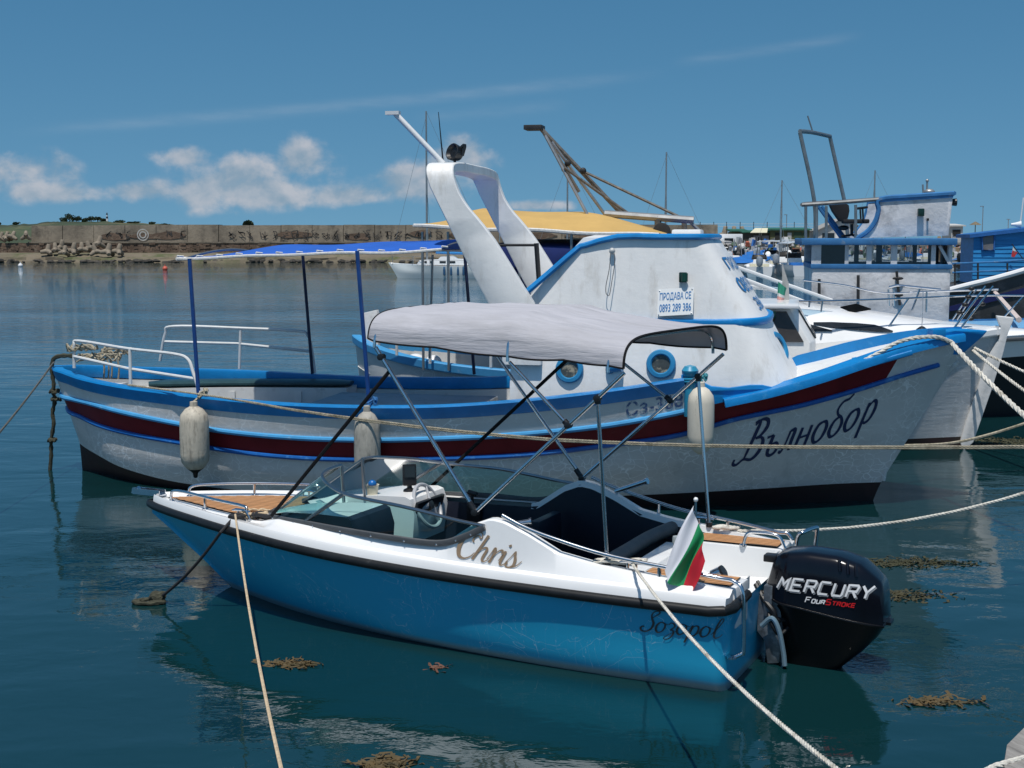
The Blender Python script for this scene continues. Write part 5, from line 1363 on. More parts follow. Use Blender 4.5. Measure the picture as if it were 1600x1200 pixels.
MB().sweep(kk[::-1], [(-.08, -.02), (.03, -.02), (.045, 0), (.055, .10), (.04, .115), (-.08, .115)]).build('gunwale_rail', M_lblue, yel, angle=30)
for sg in (1, -1):
    kq = [(p[0], p[1] * sg, p[2]) for p in shY if p[0] >= 5.4]
    kq = kq if sg < 0 else kq
    MB().sweep(kq if sg > 0 else kq[::-1], [(-.12, 0), (.035, 0), (.05, .02), (.05, .09), (.03, .11), (-.12, .12)]).build('white_rail', M_white, yel, angle=30)
dy = MB(); dy.grid([[(p[0], -abs(p[1]) * .93, p[2] - (.35 if p[0] < 5 else -.02)), (p[0], 0, p[2] - (.33 if p[0] < 5 else -.06)), (p[0], abs(p[1]) * .93, p[2] - (.35 if p[0] < 5 else -.02))] for p in shY[1:-1]]); dy.build('deck', M_inner, yel)
iw = MB(); g = [[(p[0] + .02, -max(0, abs(p[1]) - .08), p[2] + .02), (p[0] + .04, -max(0, abs(p[1]) - .10), p[2] - .35)] for p in shY if p[0] < 5.5]; iw.grid(g); iw.grid(mir(g), flip=True); iw.build('inner_bulwark', M_inner, yel)
# white stem post, flaring at the top, and the stern post
sp_ = [(yx(u, v, 0)) for u, v in ((1505, 704), (1520, 690), (1548, 610), (1567, 550), (1574, 520), (1584, 496), (1556, 493), (1562, 510), (1560, 528), (1540, 560), (1528, 600), (1508, 660), (1499, 690))]
MB().prism([(p[0], -.075, p[2]) for p in sp_], (0, .15, 0)).build('stem_post', mat('white_post_paint', (.70, .69, .67), .5, var=.05, bump=.006, bscale=8, dirt=(.45, .42, .38), dscale=5, dthr=(.58, .8)), yel, bevel=.02)
sp_ = [(yx(u, v, 0)) for u, v in ((568, 489), (590, 484), (594, 500), (592, 560), (600, 640), (588, 650), (575, 560))]
MB().prism([(p[0], -.06, p[2]) for p in sp_], (0, .12, 0)).build('stern_post', MATS['white_post_paint'], yel, bevel=.012)
hg = MB(); q = yx(585, 562, -.02); hg.box((q[0] + .10, -.02, q[2]), (.42, .16, .05)); hg.build('rudder_strap', mat('rusty_iron', (.16, .09, .055), .8, var=.4, vscale=20), yel)
bn_ = MB(); 
bn_.grid([[(x, -abs(np.interp(x, shY[:, 0], shY[:, 1])) * .0 + s_, z) for s_, z in ((-.95, .99), (-.3, 1.0), (-.3, .7))] for x in np.linspace(1.35, 5.3, 8)]); bn_.build('white_bench', M_white, yel)
cu = MB(); cu.ball((.98, -.32, 1.12), .17, 10, (1, 1.0, .75)); cu.ball((1.24, -.25, 1.12), .13, 10, (1, 1, .8)); cu.build('stern_buoys', M_white, yel)
rl = MB()
for u, v0, v1 in ((672, 545, 568), (767, 545, 574), (620, 535, 555)):
    a_ = yx(u, v0 - 26, -1.28); b_ = yx(u, v1, -1.28); rl.tube([a_, b_], .022, 8)
rl.tube([yx(600, 508, -1.0), yx(640, 516, -1.2), yx(790, 524, -1.3)], .016, 8); rl.build('side_rail', M_wtube, yel)
# cabin with dark side and front windows
cb = MB()
cy = lambda u, v, t=-1.0: tuple(yx(u, v, t))
x0, x1 = 4.6, yx(1273, 520, -.9)[0]
cz0, cz1, cz2 = 1.15, 1.55, yx(1200, 479, -.9)[2]
x1 -= .34
sec0 = [(x0, -1.05), (x1 + .28, -.95), (x1 + .36, -.5), (x1 + .36, .5), (x1 + .28, .95), (x0, 1.05)]
cb.grid([[(x, y, cz0) for x, y in sec0], [(x, y, cz1) for x, y in sec0], [(x - (.30 if x > x0 else 0), y * .90, cz2) for x, y in sec0]], flip=True)
cb.face(*[cb.vs([(x - (.30 if x > x0 else 0), y * .90, cz2)]) for x, y in sec0]); cb.build('cabin', M_cabin, yel, bevel=.02)
rf = MB(); rf.slab([[(x, y, cz2 + .05 - .02 * abs(y)) for y in (-1.05, -.5, 0, .5, 1.05)] for x in (x0 - .1, x1 - .3, x1 + .06, x1 + .12)], .05); rf.build('cabin_roof', M_white, yel, bevel=.015)
M_win = mat('dark_window', (0.018, 0.02, 0.022), 0.08, var=.3)
M_winb = mat('brown_window', (0.05, 0.042, 0.036), 0.12, var=.4, vscale=3)
def panel(par, pts, m, name='window', th=.02, frame=None, fw=.03):
    P = [np.array(p) for p in pts]; n = np.cross(P[1] - P[0], P[2] - P[0]); n /= np.linalg.norm(n)
    mb = MB(); mb.prism([tuple(p) for p in P], tuple(n * th)); o = mb.build(name, m, par)
    if frame:
        f = MB(); c = sum(P) / len(P)
        f.tube([tuple(p + n * th) for p in P], fw * .5, 6, closed=True); f.build('frame', frame, o)
    return o
def cwall(x, v):     # point on the near cabin side: x forward, v 0..1 up
    a = np.array((x, -1.05 + (x - x0) / (x1 + .28 - x0) * .10, cz1)); b = np.array((x - (.30 * (x - x0) / (x1 + .28 - x0)), a[1] * .90, cz2)); p = a + (b - a) * v; return (p[0], p[1] - .004, p[2])
for a_, b_ in ((4.75, 5.2), (yx(1176, 510, -1.0)[0], yx(1212, 510, -1.0)[0]), (yx(1218, 510, -1.0)[0], x1 + .20)):
    o = panel(yel, [cwall(a_, .02), cwall(b_, .02), cwall(b_, .86), cwall(a_, .86)], M_winb)
fa = lambda y, v: (x1 + .36 - .30 * v + .008 - .08 * abs(y) / .5 * (1 if abs(y) > .5 else 0), y * (1 - .1 * v), cz1 + (cz2 - cz1) * v)
panel(yel, [fa(-.48, .05), fa(-.03, .05), fa(-.03, .85), fa(-.48, .85)], M_win); panel(yel, [fa(.03, .05), fa(.48, .05), fa(.48, .85), fa(.03, .85)], M_win)
lm = MB(); q = yx(1208, 492, -1.02); lm.box((q[0], -1.0, q[2]), (.07, .08, .10)); lm.build('side_lamp', MATS['dark_green_lamp'], yel, bevel=.01)
ms = MB(); a_, b_ = yx(1227, 478, .1), yx(1222, 410, .1); ms.prism([(a_[0] - .04, .08, a_[2]), (a_[0] + .06, .08, a_[2]), (b_[0] + .10, .08, b_[2] - .3), (b_[0] + .0, .08, b_[2])], (0, .05, 0)); ms.build('flag_mast', mat('grey_board', (.38, .38, .36), .6, var=.2), yel)
fl = thing('flag', 'small faded green white and pink flag drooping behind the wheelhouse of the boat for sale', 'flag', YB.w((a_[0], .05, a_[2])), YB.a)
fy = Frame(YB.w((a_[0], .05, a_[2]))[:2], YB.a)
A, B, Cc, D = [fy.px(u, v, t) - np.array((0, 0, a_[2])) for u, v, t in ((1216, 440, -.02), (1231, 452, .02), (1227, 470, .05), (1214, 468, -.06))]
for k, (nm_, c_) in enumerate((('green_band', (.03, .26, .17)), ('white_band', (.62, .64, .62)), ('pink_band', (.62, .33, .30)))):
    g = [[A * (1 - s_) * (1 - t_) + B * s_ * (1 - t_) + Cc * s_ * t_ + D * (1 - s_) * t_ + np.array((0, .03 * math.sin(8 * s_), 0)) for s_ in np.linspace(0, 1, 7)] for t_ in np.linspace((0, .62, .8)[k], (.62, .8, 1)[k], 5)]
    MB().grid(g).build(nm_, mat('faded_' + nm_, c_, .7), fl)
# small black cone hanging over the foredeck
cn = thing('day_shape', 'black bell-shaped cone hanging on a thin wire over the fishing boat bow', 'day shape', YB.w((yx(1440, 525, -.4)[0], -.4, 0)), YB.a)
q = yx(1440, 525, -.4); cb2 = MB(); cb2.lathe([(.002, .0), (.14, 0), (.125, .06), (.07, .12), (.03, .15), (.003, .16)], (0, 0, q[2] - .02), n=16); cb2.build('cone', M_blackpl, cn); cb2 = MB(); cb2.tube([(0, 0, q[2] + .12), (0, 0, q[2] + .62)], .006, 5); cb2.build('wire', M_steel, cn)

# ---- yellow awning, navy side curtains and the derrick over that boat
ya = thing('awning', 'yellow cloth awning with white edge and navy side curtain behind the tall white arch', 'awning', (-2.35, 20.75, 0), YB.a)
M_yel = mat('yellow_canvas', (0.52, 0.33, 0.105), 0.85, var=.10, vscale=2, bump=.010, bscale=5)
xl, xr = yx(648, 352, -1.3)[0], yx(1030, 367, -1.3)[0]
g = []
for x in np.linspace(xl, xr, 26):
    t = (x - xl) / (xr - xl); row = []
    for y in np.linspace(-1.35, 1.35, 15):
        k = abs(y / 1.35); e = 3.17 - .13 * t; hgt = .27 * min(1, t / .18) * (1 if t < .62 else 1 - ((t - .62) / .38) ** 1.6 * .95)
        row.append((x, y, e + hgt * (1 - k ** 1.7) + .012 * math.sin(x * 4 + y * 3)))
    g.append(row)
MB().grid(g).build('cloth', M_yel, ya, angle=60)
e_ = MB()
for j in (0, -1): e_.tube([(r[j][0], r[j][1], r[j][2] - .02) for r in g], .026, 6)
e_.tube([(p[0], p[1], p[2] - .02) for p in g[0]], .02, 6); e_.build('white_edge', M_awnedge, ya)
M_nav = mat('navy_canvas', (0.010, 0.025, 0.14), 0.8, var=.2, vscale=3)
cu_ = MB(); cu_.slab([[(x, -1.30, yx(850, 374, -1.3)[2] - .10), (x, -.9, yx(850, 374, -1.3)[2] - .05), (x, 1.2, yx(850, 374, -1.3)[2])] for x in np.linspace(yx(770, 380, -1.3)[0], yx(1080, 380, -1.3)[0], 6)], .30)
cu_.build('navy_cover', M_nav, ya, bevel=.03)
cv_ = MB(); cv_.grid([[(x, -1.2 + .03 * math.sin(x * 9), z) for x in np.linspace(yx(785, 380, -1.2)[0], yx(915, 380, -1.2)[0], 20)] for z in (1.2, 2.0, 2.85)]); cv_.build('side_curtain', M_nav, ya)
for u in (893, 812, 700, 660):
    a_, b_ = yx(u, 362, -1.3), (yx(u, 362, -1.3)[0], -1.3, 1.1); MB().tube([a_, b_], .02, 8).build('post', MATS['grey_tube'], ya)
dk_ = thing('derrick', 'weathered grey tube derrick leaning aft above the yellow awning', 'derrick', (-2.35, 20.75, 0), YB.a)
M_oldsteel = mat('weathered_steel', (.16, .145, .125), .55, metal=.35, var=.4, vscale=14, dirt=(.30, .24, .18), dscale=9)
M_galv = mat('galvanised_tube', (.36, .36, .35), .4, metal=.6, var=.2)
def tb(name, p, q, r, m, t0=0, t1=0): return MB().tube([yx(*p, t0), yx(*q, t1)], r, 8).build(name, m, dk_)
tb('spar', (846, 202), (975, 338), .034, M_oldsteel, .2, .5); tb('spar', (848, 205), (905, 300), .024, M_oldsteel, .0, .1)
tb('leg', (852, 212), (932, 362), .024, M_galv, -.1, -.3); tb('leg', (862, 222), (962, 358), .024, M_galv, .2, .5)
tb('stay', (912, 268), (1060, 338), .020, M_oldsteel, .3, .3); tb('stay', (882, 262), (985, 336), .022, M_oldsteel, -.2, .1)
tb('gallows_beam', (945, 334), (1084, 344), .055, M_galv, .0, .0); tb('gallows_leg', (1028, 338), (1028, 420), .05, M_oldsteel, .0, .0); tb('gallows_leg', (1069, 343), (1069, 400), .04, M_oldsteel, .6, .6); tb('brace', (1076, 344), (1092, 360), .025, M_galv, 0, 0)
hd = MB(); a_, b_ = yx(821, 200, .2), yx(849, 200, .2); hd.box(((a_[0] + b_[0]) / 2, .2, a_[2]), (b_[0] - a_[0], .30, .07)); hd.build('head_plate', mat('dark_iron', (.025, .024, .023), .6, var=.4), dk_, bevel=.008)
shv = MB(); q = yx(1034, 362, -.1)
shv.lathe([(.10, -.03), (.13, -.025), (.10, 0), (.13, .025), (.10, .03)], tuple(q), 'Y', 16); shv.build('sheave', MATS['dark_iron'], dk_)
for u, v in ((911, 267), (882, 264), (887, 255)):
    c_ = MB(); c_.ball(yx(u, v, .1), .05, 8); c_.build('clamp', MATS['dark_iron'], dk_)
sk = MB(); q = yx(1078, 350, .9); 
# grey-white covered tender roof seen beyond the wheelhouse
# ---- white motor yacht
WY = Frame((0.6, 24.2), math.atan2(-0.207, 0.978))
wx = WY.px
yac = thing('motor_yacht', 'sleek white motor yacht with dark wedge windows and silver bow rails', 'motor yacht', (0.6, 24.2, 0), WY.a)
NW = 44
shW = line([(0, -1.35, 1.05), (2, -1.5, 1.10), (4.5, -1.5, 1.22), (6.5, -1.2, 1.32), (8.0, -.62, 1.40), (8.9, -.12, 1.42), (9.1, 0, 1.42)], NW)
wlW = line([(0, -1.2, -.1), (4, -1.25, -.1), (6.5, -.75, -.1), (8.1, 0, -.1)], NW)
mdW = line([(0, -1.3, .5), (4, -1.4, .55), (6.5, -1.0, .6), (8.55, 0, .7)], NW)
rW, iW = skin([wlW, mdW, shW], 4)
both(rW[:iW[2] - 1]).build('hull', mat('black_topsides', (.012, .013, .016), .4), yac, angle=60); both(rW[iW[2] - 2:]).build('white_topsides', M_white, yac, angle=60)
# coachroof lofted from the screen to the bow
cr = []
for x, w_, h, zb_ in ((2.6, 1.32, .78, 1.12), (3.4, 1.30, .80, 1.15), (4.3, 1.25, .70, 1.2), (5.2, 1.14, .55, 1.26), (6.0, .98, .40, 1.30), (6.8, .78, .25, 1.34), (7.6, .52, .13, 1.38), (8.3, .22, .05, 1.41)):
    cr.append([(x, -w_ * 1.08, zb_), (x, -w_, zb_ + h * .42), (x, -w_ * .86, zb_ + h * .66), (x, -w_ * .6, zb_ + h * .86), (x, 0, zb_ + h), (x, w_ * .6, zb_ + h * .86), (x, w_ * .86, zb_ + h * .66), (x, w_, zb_ + h * .42), (x, w_ * 1.08, zb_)])
m_ = MB(); m_.grid(cr); m_.build('coachroof', M_white, yac, angle=40)
dkw = MB(); dkw.grid([[(p[0], p[1], p[2]), (p[0], 0, p[2] + .02), (p[0], -p[1], p[2])] for p in shW]); dkw.build('deck', M_white, yac)
rb = MB(); rb.tube([(p[0], p[1] - .01, p[2] - .06) for p in shW], .03, 6); rb.build('rub_strake', M_gasket, yac)
crS = Surf(np.array([[r[k] for r in cr] for k in (0, 1, 2, 3, 4)]))
def wdecal(pts, m, name, off=.012):
    mb = MB(); P = [(a, crS.y(a, b) - off, b) for a, b in pts]; mb.face(*[mb.vs([p]) for p in P]); mb2 = MB(); mb2.prism(P, (0, .02, 0)); return mb2.build(name, m, yac)
def wedge(up, lo, n=14):
    U = [wx(u, v, -1.12) for u, v in up]; L = [wx(u, v, -1.12) for u, v in lo]; g = []
    ux = [p[0] for p in U]; lx_ = [p[0] for p in L]
    for x in np.linspace(max(ux[0], lx_[0]), min(ux[-1], lx_[-1]), n):
        zu, zl = np.interp(x, ux, [p[2] for p in U]), np.interp(x, lx_, [p[2] for p in L])
        g.append([(x, crS.y(x, z) - .022, z + .006) for z in np.linspace(zl, zu, 5)])
    MB().grid(g).build('side_window', M_win, yac)
wedge(((1271, 504), (1300, 504), (1340, 506), (1370, 509), (1396, 518)), ((1271, 507), (1300, 512), (1340, 516), (1370, 519), (1396, 520)))
wedge(((1266, 507), (1300, 516)), ((1266, 517), (1300, 518)), 8)
hx = MB(); hp_ = [wx(u, v, -.45) for u, v in ((1313, 481), (1338, 476), (1361, 484), (1332, 489))]
hx.prism([tuple(p) for p in hp_], (0, 0, .02)); hx.build('deck_hatch', M_win, yac)
hx = MB(); hp_ = [wx(u, v, -.2) for u, v in ((1398, 500), (1424, 504), (1448, 514), (1430, 513))]; hx.prism([tuple(p) for p in hp_], (0, 0, .015)); hx.build('foredeck_hatch', M_win, yac)
# raked windscreen with white pillars
wsx = MB(); base = [wx(u, v, t) for u, v, t in ((1300, 472, -1.05),)]
def pil(u0, v0, u1, v1, t0, t1, r=.035): return [wx(u0, v0, t0), wx(u1, v1, t1)]
for a_ in (pil(1135, 412, 1300, 470, -1.0, -.7), pil(1140, 428, 1262, 474, -1.1, -1.0), pil(1150, 446, 1215, 452, -.9, -.3)):
    MB().tube(a_, .034, 8, flat=.6).build('screen_pillar', M_white, yac)
g_ = MB(); g_.face(*[g_.vs([p]) for p in (wx(1135, 413, -1.0), wx(1299, 470, -.7), wx(1262, 473, -1.0), wx(1140, 429, -1.1))]); g_.build('windscreen', glass('yacht_glass', (.45, .6, .7)), yac)
ta = MB(); ta.tube(cat([wx(1135, 418, -1.3), wx(1150, 428, -1.32), wx(1164, 446, -1.34), wx(1172, 470, -1.35)], 6), .03, 8); ta.build('radar_arch_tube', M_steel, yac)
# bow rails
def wr(name, pts, r=.017): return MB().tube(cat([wx(*p) for p in pts], 5), r, 8).build(name, M_steel, yac)
wr('bow_rail', [(1170, 470, -1.45), (1300, 470, -1.35), (1420, 466, -.9), (1520, 462, -.3), (1600, 462, .2)])
wr('bow_rail', [(1255, 438, .6), (1320, 446, .9), (1380, 458, .9), (1470, 455, .5), (1560, 452, .2)])
for u0, v0, u1, v1, t in ((1420, 466, 1380, 523, -.9), (1285, 470, 1283, 487, -1.4), (1265, 470, 1264, 480, -1.4), (1437, 452, 1425, 485, .2), (1448, 455, 1447, 488, .3), (1600, 462, 1560, 505, .2), (1388, 452, 1389, 478, .9), (1396, 452, 1397, 478, .9)):
    MB().tube([wx(u0, v0, t), wx(u1, v1, t)], .016, 8).build('stanchion', M_steel, yac)
MB().tube([wx(1389, 449, .9), wx(1402, 446, .9), wx(1470, 453, .9)], .025, 8).build('hoop_rail', M_steel, yac)
# sloping boarding ladder with black rollers over the bow
ld = thing('boarding_ladder', 'sloping steel boarding ladder with black rollers standing over the blue bow block', 'ladder', (0.6, 24.2, 0), WY.a)
M_roll = mat('black_roller', (.008, .008, .009), .5)
for (u0, v0, u1, v1, t) in ((1462, 551, 1540, 447, -1.0), (1470, 553, 1552, 447, -.75)):
    MB().tube([wx(u0, v0, t), wx(u1, v1, t)], .017, 8).build('side_rail', M_steel, ld)
for (u0, v0, u1, v1, t) in ((1488, 500, 1520, 452, .2), (1495, 500, 1526, 452, .3)):
    MB().tube([wx(u0, v0, t), wx(u1, v1, t)], .014, 8).build('side_rail', M_steel, ld)
for u, v in ((1517, 498), (1535, 475), (1518, 451), (1513, 464), (1508, 476), (1499, 488), (1521, 488)):
    MB().ball(wx(u, v, -.6), .045, 8, (1.2, 1, .8)).build('roller', M_roll, ld)

# ---- flybridge fishing boat
KB = Frame((6.4, 29.5), math.atan2(-0.16, 0.987))
kx = KB.px
fly = thing('fishing_boat', 'white and blue wheelhouse boat with open upper steering station and tall steel goalpost frame', 'fishing boat', (6.4, 29.5, 0), KB.a)
M_oldw = mat('patchy_old_white', (.62, .62, .63), .6, var=.06, vscale=2, bump=.012, bscale=9, dirt=(.38, .38, .39), dscale=1.6, dthr=(.48, .62))
M_fblue = mat('faded_blue_paint', (.035, .16, .36), .5, var=.2, vscale=5, dirt=(.20, .28, .36), dscale=6, dthr=(.6, .75))
tK = -1.45
def kbox(u0, v0, u1, v1, name, m, dep=2.9, t=tK, par=None, bev=.0, rake=0):
    a_, b_ = kx(u0, v1, t), kx(u1, v0, t)
    mb = MB(); mb.prism([(a_[0], t, a_[2]), (b_[0], t, a_[2]), (b_[0] + rake, t, b_[2]), (a_[0], t, b_[2])], (0, dep, 0)); return mb.build(name, m, par or fly, bevel=bev)
# lower house: sill wall, posts between windows, roof slab
zs = kx(1380, 418, tK)[2]; zr = kx(1380, 383, tK)[2]
xa, xb = kx(1268, 440, tK)[0], kx(1485, 440, tK)[0]
m_ = MB(); m_.box(((xa + xb) / 2, 0, (zs + .9) / 2), (xb - xa, 2.9, zs - .9)); m_.build('lower_house', M_oldw, fly, bevel=.04)
bl = MB(); bl.box(((xa + xb) / 2, 0, zs + .02), (xb - xa + .05, 2.96, .10)); bl.build('sill_band', M_fblue, fly, bevel=.015)
rf = MB(); ra, rb_ = kx(1252, 378, tK)[0], kx(1495, 378, tK)[0]; rf.box(((ra + rb_) / 2, 0, zr + .07), (rb_ - ra, 3.15, .14)); rf.build('roof_slab', M_fblue, fly, bevel=.03)
wins = [(1268, 1283, 0), (1320, 1326, 0), (1354, 1362, 0), (1392, 1402, 0), (1455, 1462, 0)]
for sgn in (-1, 1):
    for u0, u1, _ in wins:
        p0, p1 = kx(u0, 400, tK)[0], kx(u1, 400, tK)[0]
        mb = MB(); mb.box(((p0 + p1) / 2, sgn * 1.42, (zs + zr) / 2 + .03), (max(.06, p1 - p0), .07, zr - zs - .02)); mb.build('window_post', M_oldw, fly)
g_k = glass('wheelhouse_glass', (.62, .66, .68))
for u0, u1, m in ((1283, 1320, M_win), (1326, 1354, g_k), (1362, 1392, g_k), (1402, 1455, g_k)):
    p0, p1 = kx(u0, 400, tK)[0], kx(u1, 400, tK)[0]
    mb = MB(); mb.grid([[(p0, -1.42, zs + .06), (p1, -1.42, zs + .06)], [(p0, -1.42, zr), (p1, -1.42, zr)]]); mb.build('window', m, fly)
    mb = MB(); mb.grid([[(p0, 1.42, zs + .06), (p1, 1.42, zs + .06)], [(p0, 1.42, zr), (p1, 1.42, zr)]]); mb.build('window', g_k, fly)
# raked front with two mullions
xf = kx(1462, 400, tK)[0]
for y in (-1.38, -.45, .45, 1.38):
    mb = MB(); mb.tube([(xb - .02, y, zs + .05), (xb - .02, y, zr)], .05, 6); mb.build('front_mullion', M_oldw, fly)
mb = MB(); mb.grid([[(xb - .02, -1.35, zs + .05), (xb - .02, 1.35, zs + .05)], [(xb - .02, -1.35, zr), (xb - .02, 1.35, zr)]]); mb.build('front_window', M_win, fly)
mb = MB(); mb.prism([kx(1470, 383, tK), kx(1490, 417, tK), kx(1484, 417, tK), kx(1466, 385, tK)], (0, .03, 0)); mb.build('open_window_flap', M_oldw, fly)
# upper steering station with a curved blue edge
us = [kx(u, v, -1.2) for u, v in ((1340, 372), (1356, 360), (1367, 345), (1372, 330), (1374, 315), (1489, 306), (1482, 368))]
mb = MB(); mb.prism([(p[0], -1.2, p[2]) for p in us], (0, .08, 0)); mb.prism([(p[0], 1.12, p[2]) for p in us], (0, .08, 0))
a_, b_ = us[-2], us[-1]; mb.prism([(a_[0], -1.2, a_[2]), (a_[0] - .07, -1.2, a_[2]), (b_[0] - .07, -1.2, b_[2]), (b_[0], -1.2, b_[2])], (0, 2.4, 0))
mb.build('upper_station', M_oldw, fly, bevel=.03)
up = MB(); e = [kx(u, v, -1.22) for u, v in ((1338, 373), (1356, 361), (1368, 345), (1373, 328), (1375, 311), (1430, 306), (1491, 302))]
up.tube(cat([(p[0], -1.2, p[2]) for p in e], 4), .05, 6); up.tube([(p[0], 1.2, p[2]) for p in e], .05, 6); q = e[-1]; up.tube([(q[0], -1.2, q[2]), (q[0], 1.2, q[2])], .05, 6); up.build('station_edge', M_fblue, fly)
bd_ = MB(); bd_.prism([(p[0], -1.225, p[2]) for p in [kx(u, v, -1.2) for u, v in ((1374, 310), (1490, 300), (1489, 309), (1375, 316))]], (0, .04, 0)); bd_.build('station_band', M_fblue, fly)
lm = MB(); q = kx(1438, 332, -1.2); lm.box((q[0], -1.28, q[2]), (.13, .14, .16)); lm.build('side_lamp', MATS['dark_green_lamp'], fly, bevel=.02)
lm = MB(); q = kx(1449, 343, -1.2); lm.box((q[0], -1.25, q[2]), (.04, .10, .05)); lm.build('bracket', M_blackpl, fly)
sp2 = MB(); q = kx(1488, 316, -1.0); sp2.lathe([(.03, -.12), (.07, 0), (.08, .08), (.07, .09)], tuple(q), 'X', 12); sp2.build('spotlight', M_blackpl, fly)
nv = MB(); q = kx(1452, 300, 0); nv.ball(q, .10, 10, (1.2, 1, .7)); nv.tube([(q[0] - .12, 0, q[2] - .05), (q[0] - .14, 0, q[2] + .16)], .02, 6); nv.tube([(q[0] - .05, 0, q[2]), (q[0] - .05, 0, q[2] + .22)], .02, 6); nv.ball((q[0] - .05, 0, q[2] + .24), .035, 8); nv.build('masthead_lights', M_galv, fly)
M_tubeD = mat('dull_steel_tube', (.28, .28, .27), .35, metal=.7, var=.2)
def kt(name, pts, r=.035): return MB().tube(cat([kx(*p) for p in pts], 5) if len(pts) > 2 else [kx(*p) for p in pts], r, 8).build(name, M_tubeD, fly)
kt('upper_rail', [(1253, 320, -1.2), (1300, 317, -1.2), (1378, 311, -1.2)], .045)
for u, v1 in ((1259, 374), (1291, 374), (1337, 372), (1276, 376)): kt('upper_stanchion', [(u, 320 if u != 1291 else 322, -1.2), (u, v1, -1.2)], .03)
kt('upper_rail', [(1253, 320, -1.2), (1262, 318, 1.2), (1330, 314, 1.2), (1380, 311, 1.2)], .04)
kt('goalpost_leg', [(1274, 376, -.9), (1272, 312, -.9), (1250, 207, -.9)], .042); kt('goalpost_leg', [(1319, 312, 1.0), (1297, 215, 1.0)], .042); kt('goalpost_leg', [(1319, 312, 1.0), (1325, 372, 1.0)], .042)
kt('goalpost_bar', [(1250, 205, -.9), (1270, 207, .0), (1297, 213, 1.0)], .045); kt('aerial', [(1270, 206, 0), (1262, 181, 0)], .016)
for a_ in ([(1278, 322, -.3), (1316, 374, -.3)], [(1284, 322, 0), (1322, 374, 0)]): 
    MB().tube([kx(*p) for p in a_], .035, 6).build('ladder_rail', M_fblue, fly)
# swivel chair on the upper deck
chr_ = thing('swivel_chair', 'black office swivel chair standing on the upper deck of the flybridge boat', 'chair', KB.w((kx(1325, 372, -.3)[0], -.3, zr + .14)), KB.a)
CH = Frame(KB.w((kx(1325, 372, -.3)[0], -.3, 0))[:2], KB.a); z0_ = zr + .14
M_ch = mat('black_mesh_fabric', (.012, .012, .013), .8)
def cp(u, v, t=0): p = CH.px(u, v, t); return (p[0], p[1], p[2] - z0_)
b_ = MB(); g = []
for i, (u0, u1, v) in enumerate(((1294, 1312, 313), (1296, 1325, 321), (1300, 1326, 330), (1307, 1324, 340), (1311, 1318, 346))):
    a0, a1 = cp(u0, v), cp(u1, v); g.append([(a0[0] + (a1[0] - a0[0]) * q, y, a0[2]) for q, y in ((0, -.22), (1, -.24), (1, .24), (0, .22))])
b_.grid(g, closed_v=True); b_.face(*[b_.vs([p]) for p in g[0]]); b_.face(*[b_.vs([p]) for p in g[-1]]); b_.build('backrest', M_ch, chr_, bevel=.02)
a0, a1 = cp(1316, 343), cp(1357, 347); b_ = MB(); b_.box(((a0[0] + a1[0]) / 2, 0, a0[2] - .04), (a1[0] - a0[0], .5, .09)); b_.build('seat', M_ch, chr_, bevel=.03)
b_ = MB(); b_.tube([cp(1331, 350), cp(1331, 366)], .035, 8); b_.ball(cp(1318, 356), .09, 8, (1.3, 1, .6)); b_.build('mechanism', M_blackpl, chr_)
for y in (-.27, .27): b_ = MB(); b_.tube([np.array(cp(1347, 345)) + (0, y, 0), np.array(cp(1346, 327)) + (0, y, 0)], .02, 6); b_.tube([np.array(cp(1338, 326)) + (0, y, 0), np.array(cp(1354, 324)) + (0, y, 0)], .025, 6); b_.build('armrest', M_blackpl, chr_)
b_ = MB()
for k in range(5): a = k * 1.257; c_ = cp(1331, 367); b_.tube([c_, (c_[0] + .28 * math.cos(a), .28 * math.sin(a), .04)], .022, 6)
b_.build('base', M_blackpl, chr_)
# dark stanchions and anchor fittings on the lower house wall
st = MB(); 
for u, v0, v1 in ((1280, 436, 465), (1341, 430, 468)): 
    MB().tube([kx(u, v0, -1.52), kx(u, v1, -1.52)], .03, 6).build('stanchion', MATS['dark_iron'], fly)
MB().tube([kx(1401, 424, -1.52), kx(1406, 477, -1.52)], .028, 6).build('davit_pole', MATS['dark_iron'], fly)
for v in (435, 461): q = kx(1403, v, -1.52); MB().ball(tuple(q), .05, 8, (2.2, .6, .7)).build('pole_clamp', MATS['dark_iron'], fly)
# hull and pale blue foredeck
NK = 40
shK = line([(-1, -1.6, 1.0), (2, -1.75, .98), (4.5, -1.6, 1.05), (6.3, -1.15, 1.16), (7.6, -.5, 1.34), (8.3, 0, 1.45)], NK)
wlK = line([(-1, -1.3, -.1), (3, -1.4, -.1), (5.5, -.8, -.1), (7.3, 0, -.1)], NK); mdK = line([(-1, -1.5, .45), (3, -1.6, .45), (5.8, -1.0, .5), (7.75, 0, .62)], NK)
rK, iK = skin([wlK, mdK, shK], 4); both(rK).build('hull', mat('dark_grey_topsides', (.07, .075, .08), .5, var=.3), fly, angle=60)
fdK = MB(); fdK.grid([[(p[0], p[1] * k, p[2] + .10 * (1 - k * k) + .05) for k in np.linspace(-1, 1, 9)] for p in shK]); fdK.build('foredeck', mat('pale_blue_deck', (.16, .37, .60), .4, var=.12, vscale=2, dirt=(.35, .52, .66), dscale=4, dthr=(.58, .75)), fly, angle=60)
kf = [tuple(p) for p in shK] ; MB().sweep(kf, [(-.08, 0), (.03, 0), (.05, .10), (-.08, .12)]).build('gunwale_rail', M_fblue, fly); MB().sweep([(p[0], -p[1], p[2]) for p in kf][::-1], [(-.08, 0), (.03, 0), (.05, .10), (-.08, .12)]).build('gunwale_rail', M_fblue, fly)

